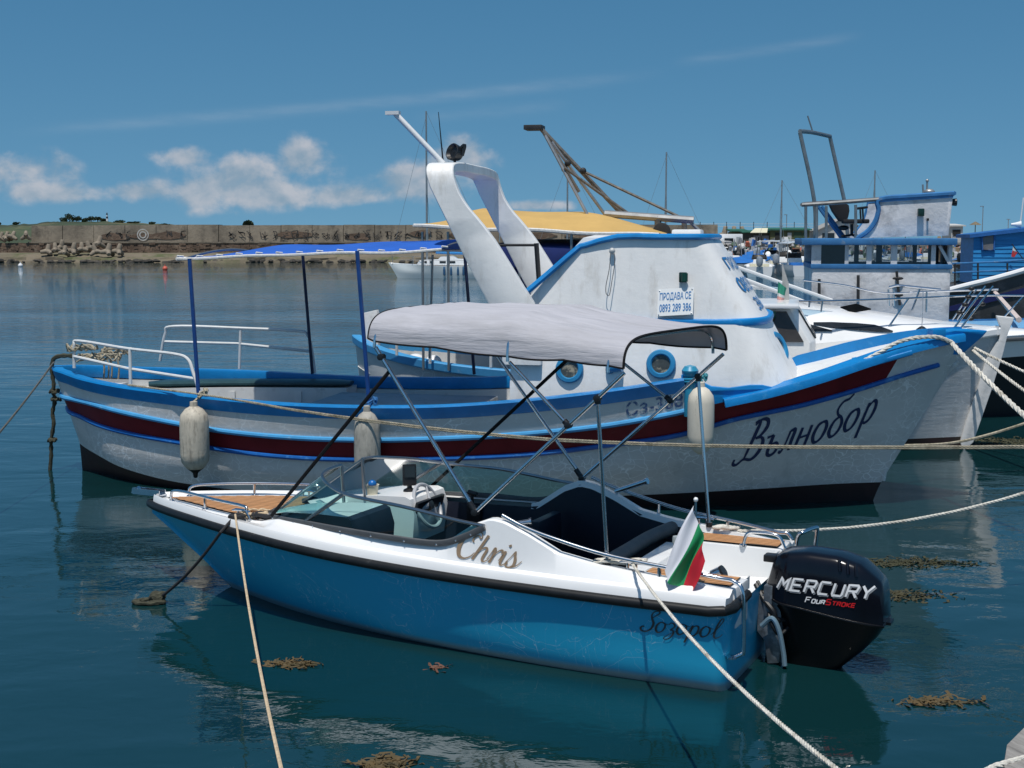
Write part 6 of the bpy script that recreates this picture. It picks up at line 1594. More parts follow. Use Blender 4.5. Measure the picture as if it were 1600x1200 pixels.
# ---- dark hulled boat with the blue timber cabin
DB = Frame((9.6, 36.0), math.atan2(-0.16, 0.987))
dx_ = DB.px
drk = thing('fishing_boat', 'dark grey hulled boat with white rail and bright blue timber cabin at the far right', 'fishing boat', (9.6, 36.0, 0), DB.a)
ca, cb3 = dx_(1519, 440, -1.0), dx_(1602, 355, -1.0)
zc0, zcl, zcr = dx_(1519, 443, -1.0)[2], dx_(1519, 368, -1.0)[2], dx_(1600, 357, -1.0)[2]
nb = 11
for i in range(nb):                     # lapped boards, one by one
    z0b = zc0 + (zcl - zc0) * i / nb; hb_ = (zcl - zc0) / nb
    m_ = MB(); z1r = z0b + hb_ if i < nb - 1 else zcr
    m_.prism([(ca[0], -1.0 - .012, z0b), (cb3[0] + .6, -1.0 - .012, z0b), (cb3[0] + .6, -.996, z1r), (ca[0], -.996, z0b + hb_)], (0, .03, 0)); m_.build('board', mat('cabin_blue_boards', (.02, .22, .50), .45, var=.18, vscale=3, stretch=(.5, 1, 4)), drk)
m_ = MB(); m_.prism([(ca[0], -.965, zc0), (cb3[0] + .6, -.965, zc0), (cb3[0] + .6, -.965, zcr), (ca[0], -.965, zcl)], (0, 1.9, 0)); m_.build('cabin', MATS['cabin_blue_boards'], drk)
m_ = MB(); m_.slab([[(ca[0] - .12, y, zcl + .03), (cb3[0] + .7, y, zcr + .10)] for y in (1.05, -1.12)], .09); m_.build('cabin_roof', mat('roof_blue', (.02, .12, .36), .5, var=.2), drk)
w0_ = [dx_(u, v, -1.03) for u, v in ((1535, 391), (1553, 391), (1554, 367), (1534, 370))]
o = panel(drk, [tuple(p) for p in w0_], mat('grey_curtain', (.16, .155, .16), .6, var=.3, vscale=3), th=.015, frame=MATS['roof_blue'], fw=.06)
shD = [dx_(u, v, -1.5) for u, v in ((1384, 478), (1440, 466), (1500, 450), (1560, 435), (1640, 412))]
shc = cat(shD, 8)
m_ = MB(); m_.grid([[(p[0], -1.5, p[2]) for p in shc], [(p[0], -1.40, p[2] * .5) for p in shc], [(p[0], -1.1, -.1) for p in shc]]); m_.grid([[(p[0], 1.3, p[2]) for p in shc], [(p[0], 1.1, -.1) for p in shc]], flip=True); m_.grid([[(shc[0][0], -1.5, shc[0][2]), (shc[0][0], 1.3, shc[0][2])], [(shc[0][0], -1.1, -.1), (shc[0][0], 1.1, -.1)]]); m_.grid([[(p[0], -1.5, p[2] - .05) for p in shc], [(p[0], 1.3, p[2] - .05) for p in shc]])
m_.build('hull', mat('charcoal_topsides', (.055, .058, .062), .6, var=.3, vscale=3, dirt=(.13, .13, .135), dscale=4), drk)
MB().tube([(p[0], -1.52, p[2] + .02) for p in shc], .075, 8).build('white_rail', M_white, drk)
st_ = [dx_(u, v, -1.49) for u, v in ((1450, 487), (1520, 470), (1640, 440), (1640, 449), (1520, 479), (1450, 494))]
m_ = MB(); m_.prism([(p[0], -1.475, p[2]) for p in st_], (0, .05, 0)); m_.build('navy_stripe', mat('navy_stripe_paint', (.008, .012, .09), .5), drk)
for vv in (410, 424): MB().tube([dx_(1488, vv + 2, -1.3), dx_(1560, vv - 1, -1.3), dx_(1640, vv - 6, -1.3)], .025, 6).build('hand_rail', M_fblue, drk)
for u in (1492, 1528, 1574): MB().tube([dx_(u, 411, -1.3), dx_(u, 446, -1.3)], .025, 6).build('rail_post', MATS['dark_iron'], drk)
hz_ = MB(); q = dx_(1586, 352, -.9); hz_.lathe([(.03, -.10), (.05, .0), (.09, .14)], (q[0], -.9, q[2] + .02), 'X', 12); hz_.tube([(q[0] + .12, -.9, q[2] - .05), (q[0] + .18, -.9, q[2] + .7)], .02, 6); hz_.build('horn', M_white, drk)
ff_ = thing('flag', 'tiny white and red flag on a slanting stick against the blue timber cabin', 'flag', DB.w((dx_(1580, 400, -1.2)[0], -1.2, 0)), DB.a)
FF = Frame(DB.w((dx_(1580, 400, -1.2)[0], -1.2, 0))[:2], DB.a)
MB().tube([FF.px(1581, 381, 0), FF.px(1604, 412, 0)], .012, 6).build('stick', MATS['dark_iron'], ff_)
for nm_, q, c_ in (('white_band', ((1583, 385), (1588, 391), (1585, 396), (1582, 391)), (.7, .7, .68)), ('red_band', ((1582, 391), (1590, 394), (1585, 402), (1580, 401)), (.50, .03, .03))):
    m_ = MB(); m_.face(*[m_.vs([FF.px(u, v, 0)]) for u, v in q]); m_.build(nm_, mat('tiny_' + nm_, c_, .7), ff_)
# =================================================================== shore, breakwater, marina
rnd = random.Random(11)
M_conc = mat('weathered_concrete', (.205, .172, .128), .9, var=.30, vscale=.35, dirt=(.060, .050, .040), dscale=.35, dthr=(.50, .68), bump=.10, bscale=1.2, stretch=(1, 1, .55))
M_stone = mat('brown_stone', (.145, .098, .068), .95, var=.45, vscale=.5, dirt=(.27, .22, .16), dscale=.8, dthr=(.55, .7), bump=.08, bscale=3)
M_ledge = mat('shore_ledge', (.155, .128, .088), .95, var=.25, vscale=.2, dirt=(.08, .09, .035), dscale=.22, dthr=(.50, .62), bump=.12, bscale=.9)
M_tetra = mat('tetrapod_concrete', (.235, .195, .145), .9, var=.25, vscale=.8, dirt=(.16, .13, .10), dscale=1.3)
M_scrub = mat('hill_scrub', (.042, .060, .026), .95, var=.45, vscale=.03, dirt=(.15, .12, .06), dscale=.02, dthr=(.56, .70), bump=.6, bscale=.2)
M_leaf = mat('leaf_green', (.030, .048, .020), .8, var=.5, vscale=.4, color2=(.060, .082, .032))
M_trunk = mat('bark', (.10, .075, .05), .9, var=.3)
def gz(v, Y): return CAM_H - (v - 370) / CAM_F * Y
def gx(u, Y): return (u - 800) / CAM_F * Y * 1.0
# shore ledge in front of the wall
D = 160.0
led = []
for x in np.linspace(gx(-500, D), gx(1130, D), 120):
    j = rnd.uniform(-.6, .6); row = []
    for k, (dy, z) in enumerate(((-2.0, -.3), (-1.5, .22), (-.6, .26), (-.3, .55), (1.6, .60), (2.2, .88), (4.5, 1.0), (6.5, 1.05), (30, 1.2))):
        row.append((x, D + dy + j * (1 if k < 3 else .2) + .8 * math.sin(x * .23), z + (rnd.uniform(-.12, .12) if 0 < k < 5 else 0)))
    led.append(row)
struct(MB().grid(led).build('shore_ledge', M_ledge, angle=20))
# breakwater: concrete wall in cast sections over rough stone courses
bwk = thing('breakwater', 'long weathered concrete breakwater wall over brown stone courses across the harbour', 'breakwater', (0, D + 7, 0), 0)
x0w, x1w = gx(53, D + 8), gx(1120, D + 8)
nseg = 22; sw_ = (x1w - x0w) / nseg
for i in range(nseg):
    zt = gz(352.5 - .8 * (i > 3), D + 8) + rnd.uniform(-.05, .05); m_ = MB()
    a, b = x0w + i * sw_ + .03, x0w + (i + 1) * sw_ - .03; dy = rnd.uniform(-.06, .06)
    m_.prism([(a, 1 + dy, 2.35), (b, 1 + dy, 2.35), (b, 1.25 + dy, zt - .25), (b, 1.1 + dy, zt - .22), (b, 1.1 + dy, zt), (a, 1.1 + dy, zt), (a, 1.1 + dy, zt - .22), (a, 1.25 + dy, zt - .25)][0:2] + [(b, 1.25 + dy, zt), (a, 1.25 + dy, zt)], (0, 2.5, 0))
    m_.build('concrete_section', M_conc, bwk)
    if rnd.random() < .55:      # spalled hollows with rubble showing
        c = rnd.uniform(a + 1, b - 1); w_ = rnd.uniform(.8, 2.4); h_ = rnd.uniform(.4, 1.1); zb = rnd.uniform(2.5, 3.1); P = []
        for k in range(14):
            an = 2 * math.pi * k / 14; P.append((c + w_ * math.cos(an) * rnd.uniform(.7, 1.1), .955 + dy + .02, zb + h_ * .5 + h_ * .5 * math.sin(an) * rnd.uniform(.7, 1.1)))
        q = MB(); q.prism(P, (0, .14, 0)); q.build('spalled_patch', M_stone, bwk)
cop = MB(); cop.box(((x0w + x1w) / 2, .55, 2.30), (x1w - x0w, 1.5, .16)); cop.build('ledge_course', M_conc, bwk)
crs = MB()
for r in range(6):
    x = gx(-420, D + 7)
    while x < x1w:
        w_ = rnd.uniform(.35, .95); h_ = rnd.uniform(.20, .32); crs.box((x + w_ / 2, -.1 + r * .05 + rnd.uniform(-.12, .1), .95 + r * .235 + rnd.uniform(-.03, .03)), (w_ - .03, .5, h_), Matrix.Rotation(rnd.uniform(-.12, .12), 3, 'Y')); x += w_
stuff(crs.build('stone_courses', M_stone, bwk))
bk = MB(); bk.box(((gx(-420, D) + x1w) / 2, .9, 1.55), (x1w - gx(-420, D), 1.7, 1.35)); bk.build('wall_core', M_stone, bwk)
rw = MB()
for _ in range(420):
    x = rnd.uniform(gx(-450, D), gx(1100, D)); rw.ball((x, D - 1.6 + rnd.uniform(-.7, .5), rnd.uniform(-.05, .22)), rnd.uniform(.12, .42), 4, (1.3, 1, .6))
stuff(rw.build('waterline_rocks', mat('wet_rock', (.05, .043, .034), .8, var=.5, vscale=1.5), jitter=.05))
# painted white disc graffito on the wall
gr = MB()
for k, (r0, r1) in enumerate(((.30, .46), (.60, .74))):
    P0 = [(gx(227, D + 8) + r1 * math.cos(a), .92, 3.25 + r1 * math.sin(a)) for a in np.linspace(0, 6.283, 25)]; P1 = [(gx(227, D + 8) + r0 * math.cos(a), .92, 3.25 + r0 * math.sin(a)) for a in np.linspace(0, 6.283, 25)]
    gr.grid([P0, P1])
gr.build('painted_rings', mat('faded_white_paint', (.45, .44, .41), .9, var=.3, vscale=2), bwk)
gp = MB(); r2 = random.Random(3)
for u in list(range(415, 700, 16)) + [175, 190, 205, 268, 290, 366, 380, 392]:         # illegible dark graffiti
    bxw = gx(u, D + 8)
    for s_ in range(3):
        P = [(bxw + r2.uniform(-.5, .5), 2.7 + r2.uniform(0, 1.1), .10) for _ in range(3)]
        ribbon(gp, P, lambda x, y: (x, .90, y), 4)
stuff(gp.build('graffiti_strokes', mat('dark_spray_paint', (.06, .055, .05), .9), bwk))
# tetrapods
def tetra_mesh():
    m_ = MB(); dirs = [(0, 0, 1), (.943, 0, -.333), (-.471, .816, -.333), (-.471, -.816, -.333)]
    for d in dirs:
        v = Vector(d); m_.lathe([(.42, -.05), (.40, .2), (.27, 1.0), (.22, 1.06)], (0, 0, 0), n=10, M=v.to_track_quat('Z', 'Y').to_matrix())
    m_.ball((0, 0, 0), .46, 8); return m_.mesh('tetrapod', M_tetra)
tme = tetra_mesh()
wordsT = ['leftmost', 'second', 'third', 'fourth', 'fifth', 'sixth', 'seventh', 'eighth', 'ninth', 'tenth', 'eleventh']
tl = [(78, 396), (90, 393), (100, 389), (104, 397), (118, 395), (131, 392), (142, 390), (152, 396), (158, 384), (172, 397), (188, 396)]
for i, (u, v) in enumerate(tl):
    Y = D + 3 - (v - 390) * .25; o = bpy.data.objects.new('tetrapod', tme); col.objects.link(o); s_ = rnd.uniform(.68, .92)
    o.location = (gx(u, Y), Y, gz(v, Y) + .38 * s_); o.scale = (s_,) * 3; o.rotation_euler = (rnd.uniform(-.25, .25), rnd.uniform(-.25, .25), rnd.uniform(0, 6))
    tag(o, '%s concrete tetrapod, counted from the left, in the heap below the breakwater wall' % (wordsT[i] if i else 'leftmost'), 'tetrapod', 'tetrapods below the breakwater')
for i, (u, v) in enumerate(((6, 373), (14, 372), (24, 371), (45, 370))):
    Y = D + 7; o = bpy.data.objects.new('tetrapod', tme); col.objects.link(o); o.location = (gx(u, Y), Y, gz(v, Y) + .1); o.rotation_euler = (.2 * i, .3, i); o.scale = (.7, .7, .7)
    tag(o, 'small pale tetrapod %s behind the far left end of the stone wall' % ('at the very edge', 'second from the edge', 'third from the edge', 'nearest the concrete wall')[i], 'tetrapod', 'tetrapods behind the left end of the wall')
for i, u in enumerate((1102, 1130, 1145, 1160)):
    Y = 205; o = bpy.data.objects.new('tetrapod', tme); col.objects.link(o); o.location = (gx(u, Y), Y, gz(372, Y) + .5); o.rotation_euler = (.1 * i, .12, 1.3 * i); o.scale = (1.15, 1.15, 1.25)
    tag(o, '%s grey tetrapod standing above the marina behind the caravan' % ('leftmost', 'second', 'third', 'rightmost')[i], 'tetrapod', 'tetrapods above the marina')
# headland
hill = []
for u, v in ((-900, 352), (-500, 350), (-250, 346), (-60, 350), (0, 351.5), (50, 350), (85, 347), (110, 346), (180, 346.5), (250, 350), (310, 353), (380, 356), (460, 362), (520, 371)):
    hill.append((gx(u, 640), gz(v, 640)))
hx_ = cat([(a, b, 0) for a, b in hill], 6); HG = []
for k, (y, f_) in enumerate(((520, 0), (560, .45), (600, .8), (640, 1.0), (720, .9), (900, 0))):
    HG.append([(p[0] * y / 640, y, -.5 + (p[1] + .5) * f_ + (rnd.uniform(-.35, .35) if 0 < k < 5 else 0)) for p in hx_])
struct(MB().grid(HG).build('headland_hill', M_scrub, angle=60))
def tree(u, v, h, w_, Y, label, seed, n=420):
    r = random.Random(seed); t = thing('tree', label, 'tree', (gx(u, Y), Y, gz(v, Y) - .3), 0, 'trees on the headland')
    tr = MB(); tr.tube([(0, 0, 0), (.1, 0, h * .3), (0, .1, h * .6)], [.22, .16, .08], 6)
    for k in range(4): a = r.uniform(0, 6.28); tr.tube([(0, 0, h * .28), (w_ * .3 * math.cos(a), w_ * .3 * math.sin(a), h * .62)], [.09, .04], 5)
    tr.build('trunk', M_trunk, t); cr_ = MB()
    lobes = [(r.uniform(-.3, .3) * w_, r.uniform(-.3, .3) * w_, h * r.uniform(.42, .72), r.uniform(.22, .34)) for _ in range(6)]
    for _ in range(n):
        L = r.choice(lobes); d = Vector((r.gauss(0, 1), r.gauss(0, 1), r.gauss(0, 1))).normalized() * (r.random() ** .45)
        c = Vector((L[0], L[1], L[2])) + Vector((d.x * w_ * L[3], d.y * w_ * L[3], d.z * h * L[3])); s_ = r.uniform(.16, .40)
        a = Vector((r.gauss(0, 1), r.gauss(0, 1), r.gauss(0, 1))).normalized(); b = a.cross(Vector((.3, .8, .5))).normalized()
        i = cr_.vs([c + a * s_, c + b * s_, c - a * s_ * .9, c - b * s_]); cr_.face(i, i + 1, i + 2, i + 3)
    cr_.build('crown', M_leaf, t); return t
for i, (u, v, h, w_, lab) in enumerate(((103, 348, 3.0, 4.2, 'low dark bush at the left end of the headland tree clump'), (113, 348, 4.6, 5.2, 'tallest dark round tree on the headland'), (124, 348, 3.6, 4.4, 'dark tree just right of the tallest headland tree'), (136, 348, 2.6, 4.4, 'low tree in the middle of the headland clump'), (147, 347, 3.0, 4.6, 'bushy tree left of centre between clump and lighthouse'), (157, 347, 3.0, 4.0, 'bushy tree just left of the striped lighthouse'), (166, 347, 2.2, 3.0, 'small bush at the foot of the striped lighthouse'), (190, 349, 1.7, 6.0, 'wide low scrub right of the lighthouse'), (212, 350, 1.6, 6.0, 'second wide low scrub right of the lighthouse'), (238, 351, 1.6, 5.0, 'low scrub patch on the falling headland ridge'), (262, 353, 1.4, 5.0, 'last low scrub patch on the headland ridge'), (30, 352, 2.0, 4.0, 'small bush near the left end of the headland'), (2, 353, 2.4, 4.0, 'bush at the far left picture edge on the headland'))):
    tree(u, v, h, w_, 635, lab, 50 + i, 320)
tree(390, 353, .8, 1.1, D + 12, 'single dark bush growing on top of the breakwater wall', 91, 260)
# lighthouse
lh = thing('lighthouse', 'small white and black banded lighthouse on the wooded headland', 'lighthouse', (gx(172, 650), 650, gz(347, 650)), 0)
Hh = (347 - 333) / CAM_F * 650
for nm_, za, zb, m in (('lower_tower', 0, .36, M_white), ('dark_band', .36, .60, mat('black_paint', (.02, .02, .022), .5)), ('upper_tower', .60, .80, M_white)):
    m_ = MB(); m_.lathe([(.55 - .16 * za, za * Hh), (.55 - .16 * zb, zb * Hh)], n=16); m_.build(nm_, m, lh)
m_ = MB(); m_.lathe([(.55, .80 * Hh), (.55, .83 * Hh), (.30, .83 * Hh), (.30, .94 * Hh), (.36, .945 * Hh), (.02, 1.04 * Hh)], n=16); m_.build('lantern', MATS['black_paint'], lh)
# buoys
for u, v, c, lab in ((32, 417, (.7, .7, .7), 'small white mooring buoy far out on the left'), (258, 422, (.55, .10, .06), 'small red mooring buoy floating before the shore')):
    p = atZ(u, v, 0); m_ = MB(); m_.ball((0, 0, .12), .24, 10); m_.lathe([(.05, .3), (.04, .5)], n=8); o = m_.build('mooring_buoy', mat('buoy_%d' % u, c, .5)); o.location = p; tag(o, lab, 'buoy')

# ---- sailing yachts
def yacht(u_bow, v_wl, L, head, label, mast_v, mast_x, detail=True, hullc=M_white):
    p = atZ(u_bow, v_wl, 0); t = thing('sailing_yacht', label, 'sailing yacht', tuple(p), head)
    Y = p[1]
    sh = line([(-L, -.75, .85), (-L * .6, -1.1, .86), (-L * .3, -.85, .92), (-.3, -.12, 1.02), (.6, 0, 1.08)], 28)
    wl_ = line([(-L * .97, -.6, -.1), (-L * .6, -.95, -.1), (-L * .3, -.6, -.1), (-.1, 0, -.1)], 28); md = line([(-L, -.72, .4), (-L * .6, -1.06, .4), (-L * .3, -.75, .42), (.22, 0, .5)], 28)
    r, _ = skin([wl_, md, sh], 4); m_ = both(r); tr_ = [tuple(q[0]) for q in r]; m_.face(*[m_.vs([q]) for q in tr_ + [(a, -b, c) for a, b, c in tr_[::-1]]]); m_.build('hull', hullc, t, angle=60)
    m_ = MB(); m_.grid([[(q[0], q[1], q[2]), (q[0], 0, q[2] + .04), (q[0], -q[1], q[2])] for q in sh]); m_.build('deck', M_white, t)
    if detail:
        m_ = MB(); P = [(-1.5, .95), (-1.75, 1.30), (-3.1, 1.36), (-3.3, 1.55), (-4.2, 1.62), (-4.5, 1.40), (-5.9, 1.36), (-6.2, .9)]
        m_.prism([(a, -.62, b) for a, b in P], (0, 1.24, 0)); c_ = m_.build('coachroof', M_white, t, bevel=.06)
        for xx in (-3.45, -4.15, -2.2, -2.6):
            w_ = .45 if xx < -3 else .18; m_ = MB(); m_.box((xx, .625, 1.16), (w_, .02, .16)); m_.box((xx, -.625, 1.16), (w_, .02, .16)); m_.build('window', M_win, t)
        sg_ = 1 if math.cos(head) < 0 else -1
        for xx in (-3.6, -4.1, -4.6, -5.0):
            m_ = MB(); m_.lathe([(.01, -.36), (.09, -.3), (.10, 0), (.09, .26), (.02, .34)], (xx, sg_ * 1.02, .55), n=10); m_.build('fender', mat('navy_fender', (.03, .10, .20), .5), t)
        m_ = MB()
        for xx in (.3, -1.2, -2.6, -4.0, -5.5, -6.8):
            for sg in (1, -1): yb = abs(np.interp(xx, sh[:, 0], sh[:, 1])); m_.tube([(xx, sg * yb, .95), (xx, sg * yb, 1.6)], .018, 5)
        for sg in (1, -1):
            for z in (1.58, 1.3): m_.tube([(xx, sg * abs(np.interp(xx, sh[:, 0], sh[:, 1])), z) for xx in (.3, -1.2, -2.6, -4.0, -5.5, -6.8)], .010, 5)
        m_.build('guard_rail', M_galv, t)
        m_ = MB(); m_.tube([(-6.0, 0, 1.75), (-2.9, 0, 1.85)], .10, 8); m_.build('boom_cover', M_blue, t)
    zt = gz(mast_v, Y)
    m_ = MB(); m_.tube([(mast_x, 0, .9), (mast_x, 0, zt)], [.085, .06], 8); m_.build('mast', M_galv, t)
    m_ = MB(); zs_ = zt * .5; m_.tube([(mast_x, -.62, zs_), (mast_x, .62, zs_)], .03, 6); m_.build('spreader', M_galv, t)
    m_ = MB(); m_.tube([(.5, 0, 1.1), (mast_x, 0, zt * .97)], .010, 4); m_.tube([(-L, 0, 1.0), (mast_x, 0, zt)], .010, 4)
    for sg in (1, -1): m_.tube([(mast_x - .3, sg * 1.0, .9), (mast_x, sg * .62, zs_), (mast_x, 0, zt * .96)], .010, 4)
    m_.build('rigging', M_galv, t); return t
yacht(620, 434, 7.2, R(178), 'white sailing yacht with blue fenders moored beyond the blue awning', 178, -2.25, True, mat('pale_green_white_gelcoat', (.66, .70, .69), .3))
for u, v, mv, lab in ((792, 428, 250, 'sailing yacht whose bare mast shows just right of the white arch'), (945, 428, 240, 'sailing yacht whose mast shows behind the derrick'), (1128, 424, 283, 'sailing yacht whose mast rises left of the green roofed shed'), (1272, 424, 268, 'sailing yacht whose short mast shows beside the steel goalpost frame')):
    yacht(u + 50, v, 6.5, R(182), lab, mv, -2.3, False)

# ---- marina land, sheds, pontoon
MQ = 186.0
land = []
for k, (y, v) in enumerate(((MQ - 8, 399), (MQ - 7.5, 389), (MQ, 388), (MQ + 30, 386))):
    land.append([(gx(u, y), y, gz(v, y) + rnd.uniform(-.06, .06)) for u in range(1060, 2500, 12)])
struct(MB().grid(land).build('marina_quay', mat('dusty_quay', (.27, .235, .18), .95, var=.25, vscale=.3, dirt=(.12, .11, .09), dscale=.4)))
def shed(name, cat_, label, u0, u1, vt, vb, Y, dep, wallm, roofm, roof='flat', over=.3, openings=()):
    x0_, x1_ = gx(u0, Y), gx(u1, Y); zb, zt = gz(vb, Y), gz(vt, Y); t = thing(name, label, cat_, ((x0_ + x1_) / 2, Y, zb), 0)
    w_ = x1_ - x0_; h = zt - zb
    m_ = MB()
    if roof == 'gable': m_.prism([(-w_ / 2, 0, 0), (w_ / 2, 0, 0), (w_ / 2, 0, h * .62), (0, 0, h), (-w_ / 2, 0, h * .62)], (0, dep, 0))
    else: m_.box((0, dep / 2, h / 2), (w_, dep, h))
    m_.build('wall', wallm, t); m_ = MB()
    if roof == 'gable':
        for sg in (-1, 1): m_.prism([(0, -over, h + .02), (sg * (w_ / 2 + over), -over, h * .60), (sg * (w_ / 2 + over), -over, h * .60 + .12), (0, -over, h + .14)], (0, dep + 2 * over, 0))
    else: m_.prism([(-w_ / 2 - over, -over, h), (w_ / 2 + over, -over, h), (w_ / 2 + over, -over, h + .16), (-w_ / 2 - over, -over, h + .16)], (0, dep + over * 2, .25))
    m_.build('roof', roofm, t)
    for nm_, a, b, za, zb_, m in openings:
        q = MB(); q.box((-w_ / 2 + (a + b) / 2 * w_, -.03, (za + zb_) / 2 * h), ((b - a) * w_, .06, (zb_ - za) * h)); q.build(nm_, m, t)
    return t
M_green = mat('green_roofing', (.02, .11, .07), .7, var=.3, vscale=1)
M_olive = mat('olive_boards', (.10, .105, .045), .8, var=.25, vscale=1.5, stretch=(6, 1, .4))
M_dark = mat('dark_doorway', (.018, .018, .016), .8)
M_pale = mat('pale_render', (.50, .49, .46), .8, var=.12, vscale=.7)
M_cream = mat('cream_sheet', (.62, .58, .42), .7, var=.1)
shed('olive_shed', 'shed', 'long olive green boathouse with green roof on the marina quay', 1201, 1262, 360, 390, MQ, 4, M_olive, M_green, openings=(('window', .12, .27, .52, .88, M_dark), ('door', .44, .54, .05, .88, M_pale), ('panel_door', .60, .80, .03, .9, mat('dark_green_door', (.035, .07, .035), .7)), ('window', .82, .94, .45, .85, MATS['dark_green_door'])))
ts = shed('open_shed', 'shed', 'open dark fishing shed with cream awning left of the olive boathouse', 1160, 1200, 364, 391, MQ + .5, 4, mat('dim_boards', (.06, .055, .045), .8), M_green, openings=(('side_panel', .38, .98, .02, .85, mat('grey_lilac_panel', (.26, .24, .25), .8)), ('post', .55, .585, .0, 1.0, M_dark), ('post', .66, .69, .0, 1.0, M_pale)))
m_ = MB(); Y = MQ - 1.5; q = [(gx(1170, Y), Y, gz(364, Y)), (gx(1196, Y), Y, gz(364, Y)), (gx(1201, Y), Y + 1.8, gz(357, Y)), (gx(1181, Y), Y + 1.8, gz(357, Y))]
m_.prism([(a - ts.location.x, b - ts.location.y, c - ts.location.z) for a, b, c in q], (0, 0, .06)); m_.build('cream_awning', M_cream, ts)
shed('green_hut', 'hut', 'small hut with green felt roof behind the yacht mast', 1141, 1163, 362, 390, MQ + 3, 3, M_olive, M_green)
shed('grey_house', 'house', 'pale grey gabled house behind the black swivel chair', 1274, 1352, 343, 390, MQ + 1, 5, M_pale, mat('grey_roof', (.30, .29, .27), .8), 'gable', openings=(('window', .10, .34, .22, .55, M_win), ('window_frame', .36, .42, .20, .58, M_white)))
shed('white_block', 'building', 'small flat roofed white building right of the flybridge boat', 1482, 1500, 354, 379, MQ, 4, M_pale, M_pale, openings=(('window', .1, .8, .4, .8, M_dark),))
shed('white_block', 'building', 'long low cream building on the quay between flybridge boat and blue cabin', 1500, 1620, 372, 380, MQ + 4, 4, mat('sandy_wall', (.36, .29, .20), .9, var=.2), M_pale)
cvn = thing('caravan', 'white caravan with one wide dark window parked on the quay', 'caravan', (gx(1138, MQ - 3), MQ - 3, gz(388, MQ - 3)), 0)
cw_ = (1159 - 1119) / CAM_F * MQ; chh = (388 - 366) / CAM_F * MQ
m_ = MB(); m_.prism([(-cw_ / 2, 0, .25), (cw_ / 2, 0, .25), (cw_ / 2, 0, chh), (-cw_ / 2 + .3, 0, chh), (-cw_ / 2, 0, chh * .6)], (0, 2, 0)); m_.build('body', M_white, cvn, bevel=.1)
m_ = MB(); m_.box((-.1, -.02, chh * .58), (1.2, .06, .5)); m_.build('window', M_win, cvn); m_ = MB(); m_.box((cw_ / 2 - .6, -.02, chh * .48), (.5, .06, chh * .65)); m_.build('door', mat('grey_panel', (.4, .42, .43), .6), cvn)
for xx in (-.5, .5): m_ = MB(); m_.lathe([(.28, -.1), (.28, .1)], (xx, .1, .28), 'Y', 12); m_.build('wheel', M_rubber, cvn)
# fence posts and wire along the sea wall, lamp posts, sunshade
wpost = [1092, 1113, 1133, 1154, 1175, 1196, 1217, 1238]
for i, u in enumerate(wpost):
    m_ = MB(); Y = 204; m_.tube([(0, 0, 0), (0, 0, gz(347, Y) - 1.6)], .05, 6); o = m_.build('fence_post', MATS['dark_iron']); o.location = (gx(u, Y), Y, 1.6)
    tag(o, 'thin dark fence post on the sea wall, %s of eight counted from the left' % ('first', 'second', 'third', 'fourth', 'fifth', 'sixth', 'seventh', 'eighth')[i], 'fence post', 'fence posts along the sea wall')
m_ = MB()
for v in (350, 354): m_.tube([(gx(u, 204), 204, gz(v, 204)) for u in (1060, 1092, 1113, 1133, 1154, 1175, 1196, 1217, 1238, 1300)], .02, 4)
tag(m_.build('fence_wire', M_galv), 'thin wires strung between the fence posts on the sea wall', 'wire')
struct(MB().grid([[(gx(u, y), y, z) for u in range(1040, 2500, 60)] for y, z in ((198, 1.4), (200, 2.0), (208, 2.0), (215, -1))]).build('sea_wall', M_conc))
def lamp(u, vt, vb, Y, label, arm=True):
    t = thing('lamp_post', label, 'lamp post', (gx(u, Y), Y, gz(vb, Y)), 0); h = (vb - vt) / CAM_F * Y
    m_ = MB(); m_.tube([(0, 0, 0), (0, 0, h)], .06, 6); m_.build('pole', M_galv, t)
    m_ = MB(); m_.box((-.15 if arm else 0, 0, h), (.45, .2, .10)); m_.build('lamp_head', M_galv, t)
lamp(1530, 323, 382, MQ + 2, 'tall grey lamp post beside the thatched sunshade'); lamp(1226, 336, 360, 206, 'thin lamp post rising above the green roof'); lamp(1570, 343, 372, MQ + 6, 'short lamp post above the blue timber cabin', False)
um = thing('sunshade', 'small round thatched sunshade on a post on the quay', 'sunshade', (gx(1519, MQ), MQ, gz(384, MQ)), 0)
hh_ = (384 - 347) / CAM_F * MQ
m_ = MB(); m_.tube([(0, 0, 0), (0, 0, hh_)], .06, 6); m_.build('post', M_trunk, um); m_ = MB(); m_.lathe([(.82, hh_ - .42), (.5, hh_ - .2), (.05, hh_ + .05)], n=14); m_.build('thatch', mat('thatch', (.16, .13, .085), .95, var=.4, vscale=5), um)
# rubble bank
gear = MB(); GM = [mat('gear_%d' % i, c, .7) for i, c in enumerate(((.6, .6, .58), (.012, .12, .40), (.05, .05, .05), (.30, .22, .13), (.10, .16, .10), (.35, .35, .36), (.45, .12, .07)))]
for _ in range(520):
    u = rnd.uniform(1112, 1520); Y = rnd.uniform(150, 184); zb_ = .6 if Y < 178 else 1.6; h_ = rnd.uniform(.2, 1.0); gear.cur = rnd.choice((0, 0, 0, 1, 2, 2, 3, 4, 5, 5, 6))
    gear.box((gx(u, Y), Y, zb_ + h_ / 2 + rnd.random() * .5), (rnd.uniform(.2, 1.2), rnd.uniform(.2, .8), h_), Matrix.Rotation(rnd.uniform(0, 3), 3, 'Z') @ Matrix.Rotation(rnd.uniform(-.4, .4), 3, 'Y'), taper=rnd.uniform(.3, 1))
for _ in range(60):
    u = rnd.uniform(1112, 1520); Y = rnd.uniform(120, 180); gear.cur = rnd.choice((2, 5, 5, 0)); gear.tube([(gx(u, Y), Y, .6), (gx(u, Y) + rnd.uniform(-.5, .5), Y, rnd.uniform(1.6, 3.2))], .035, 5)
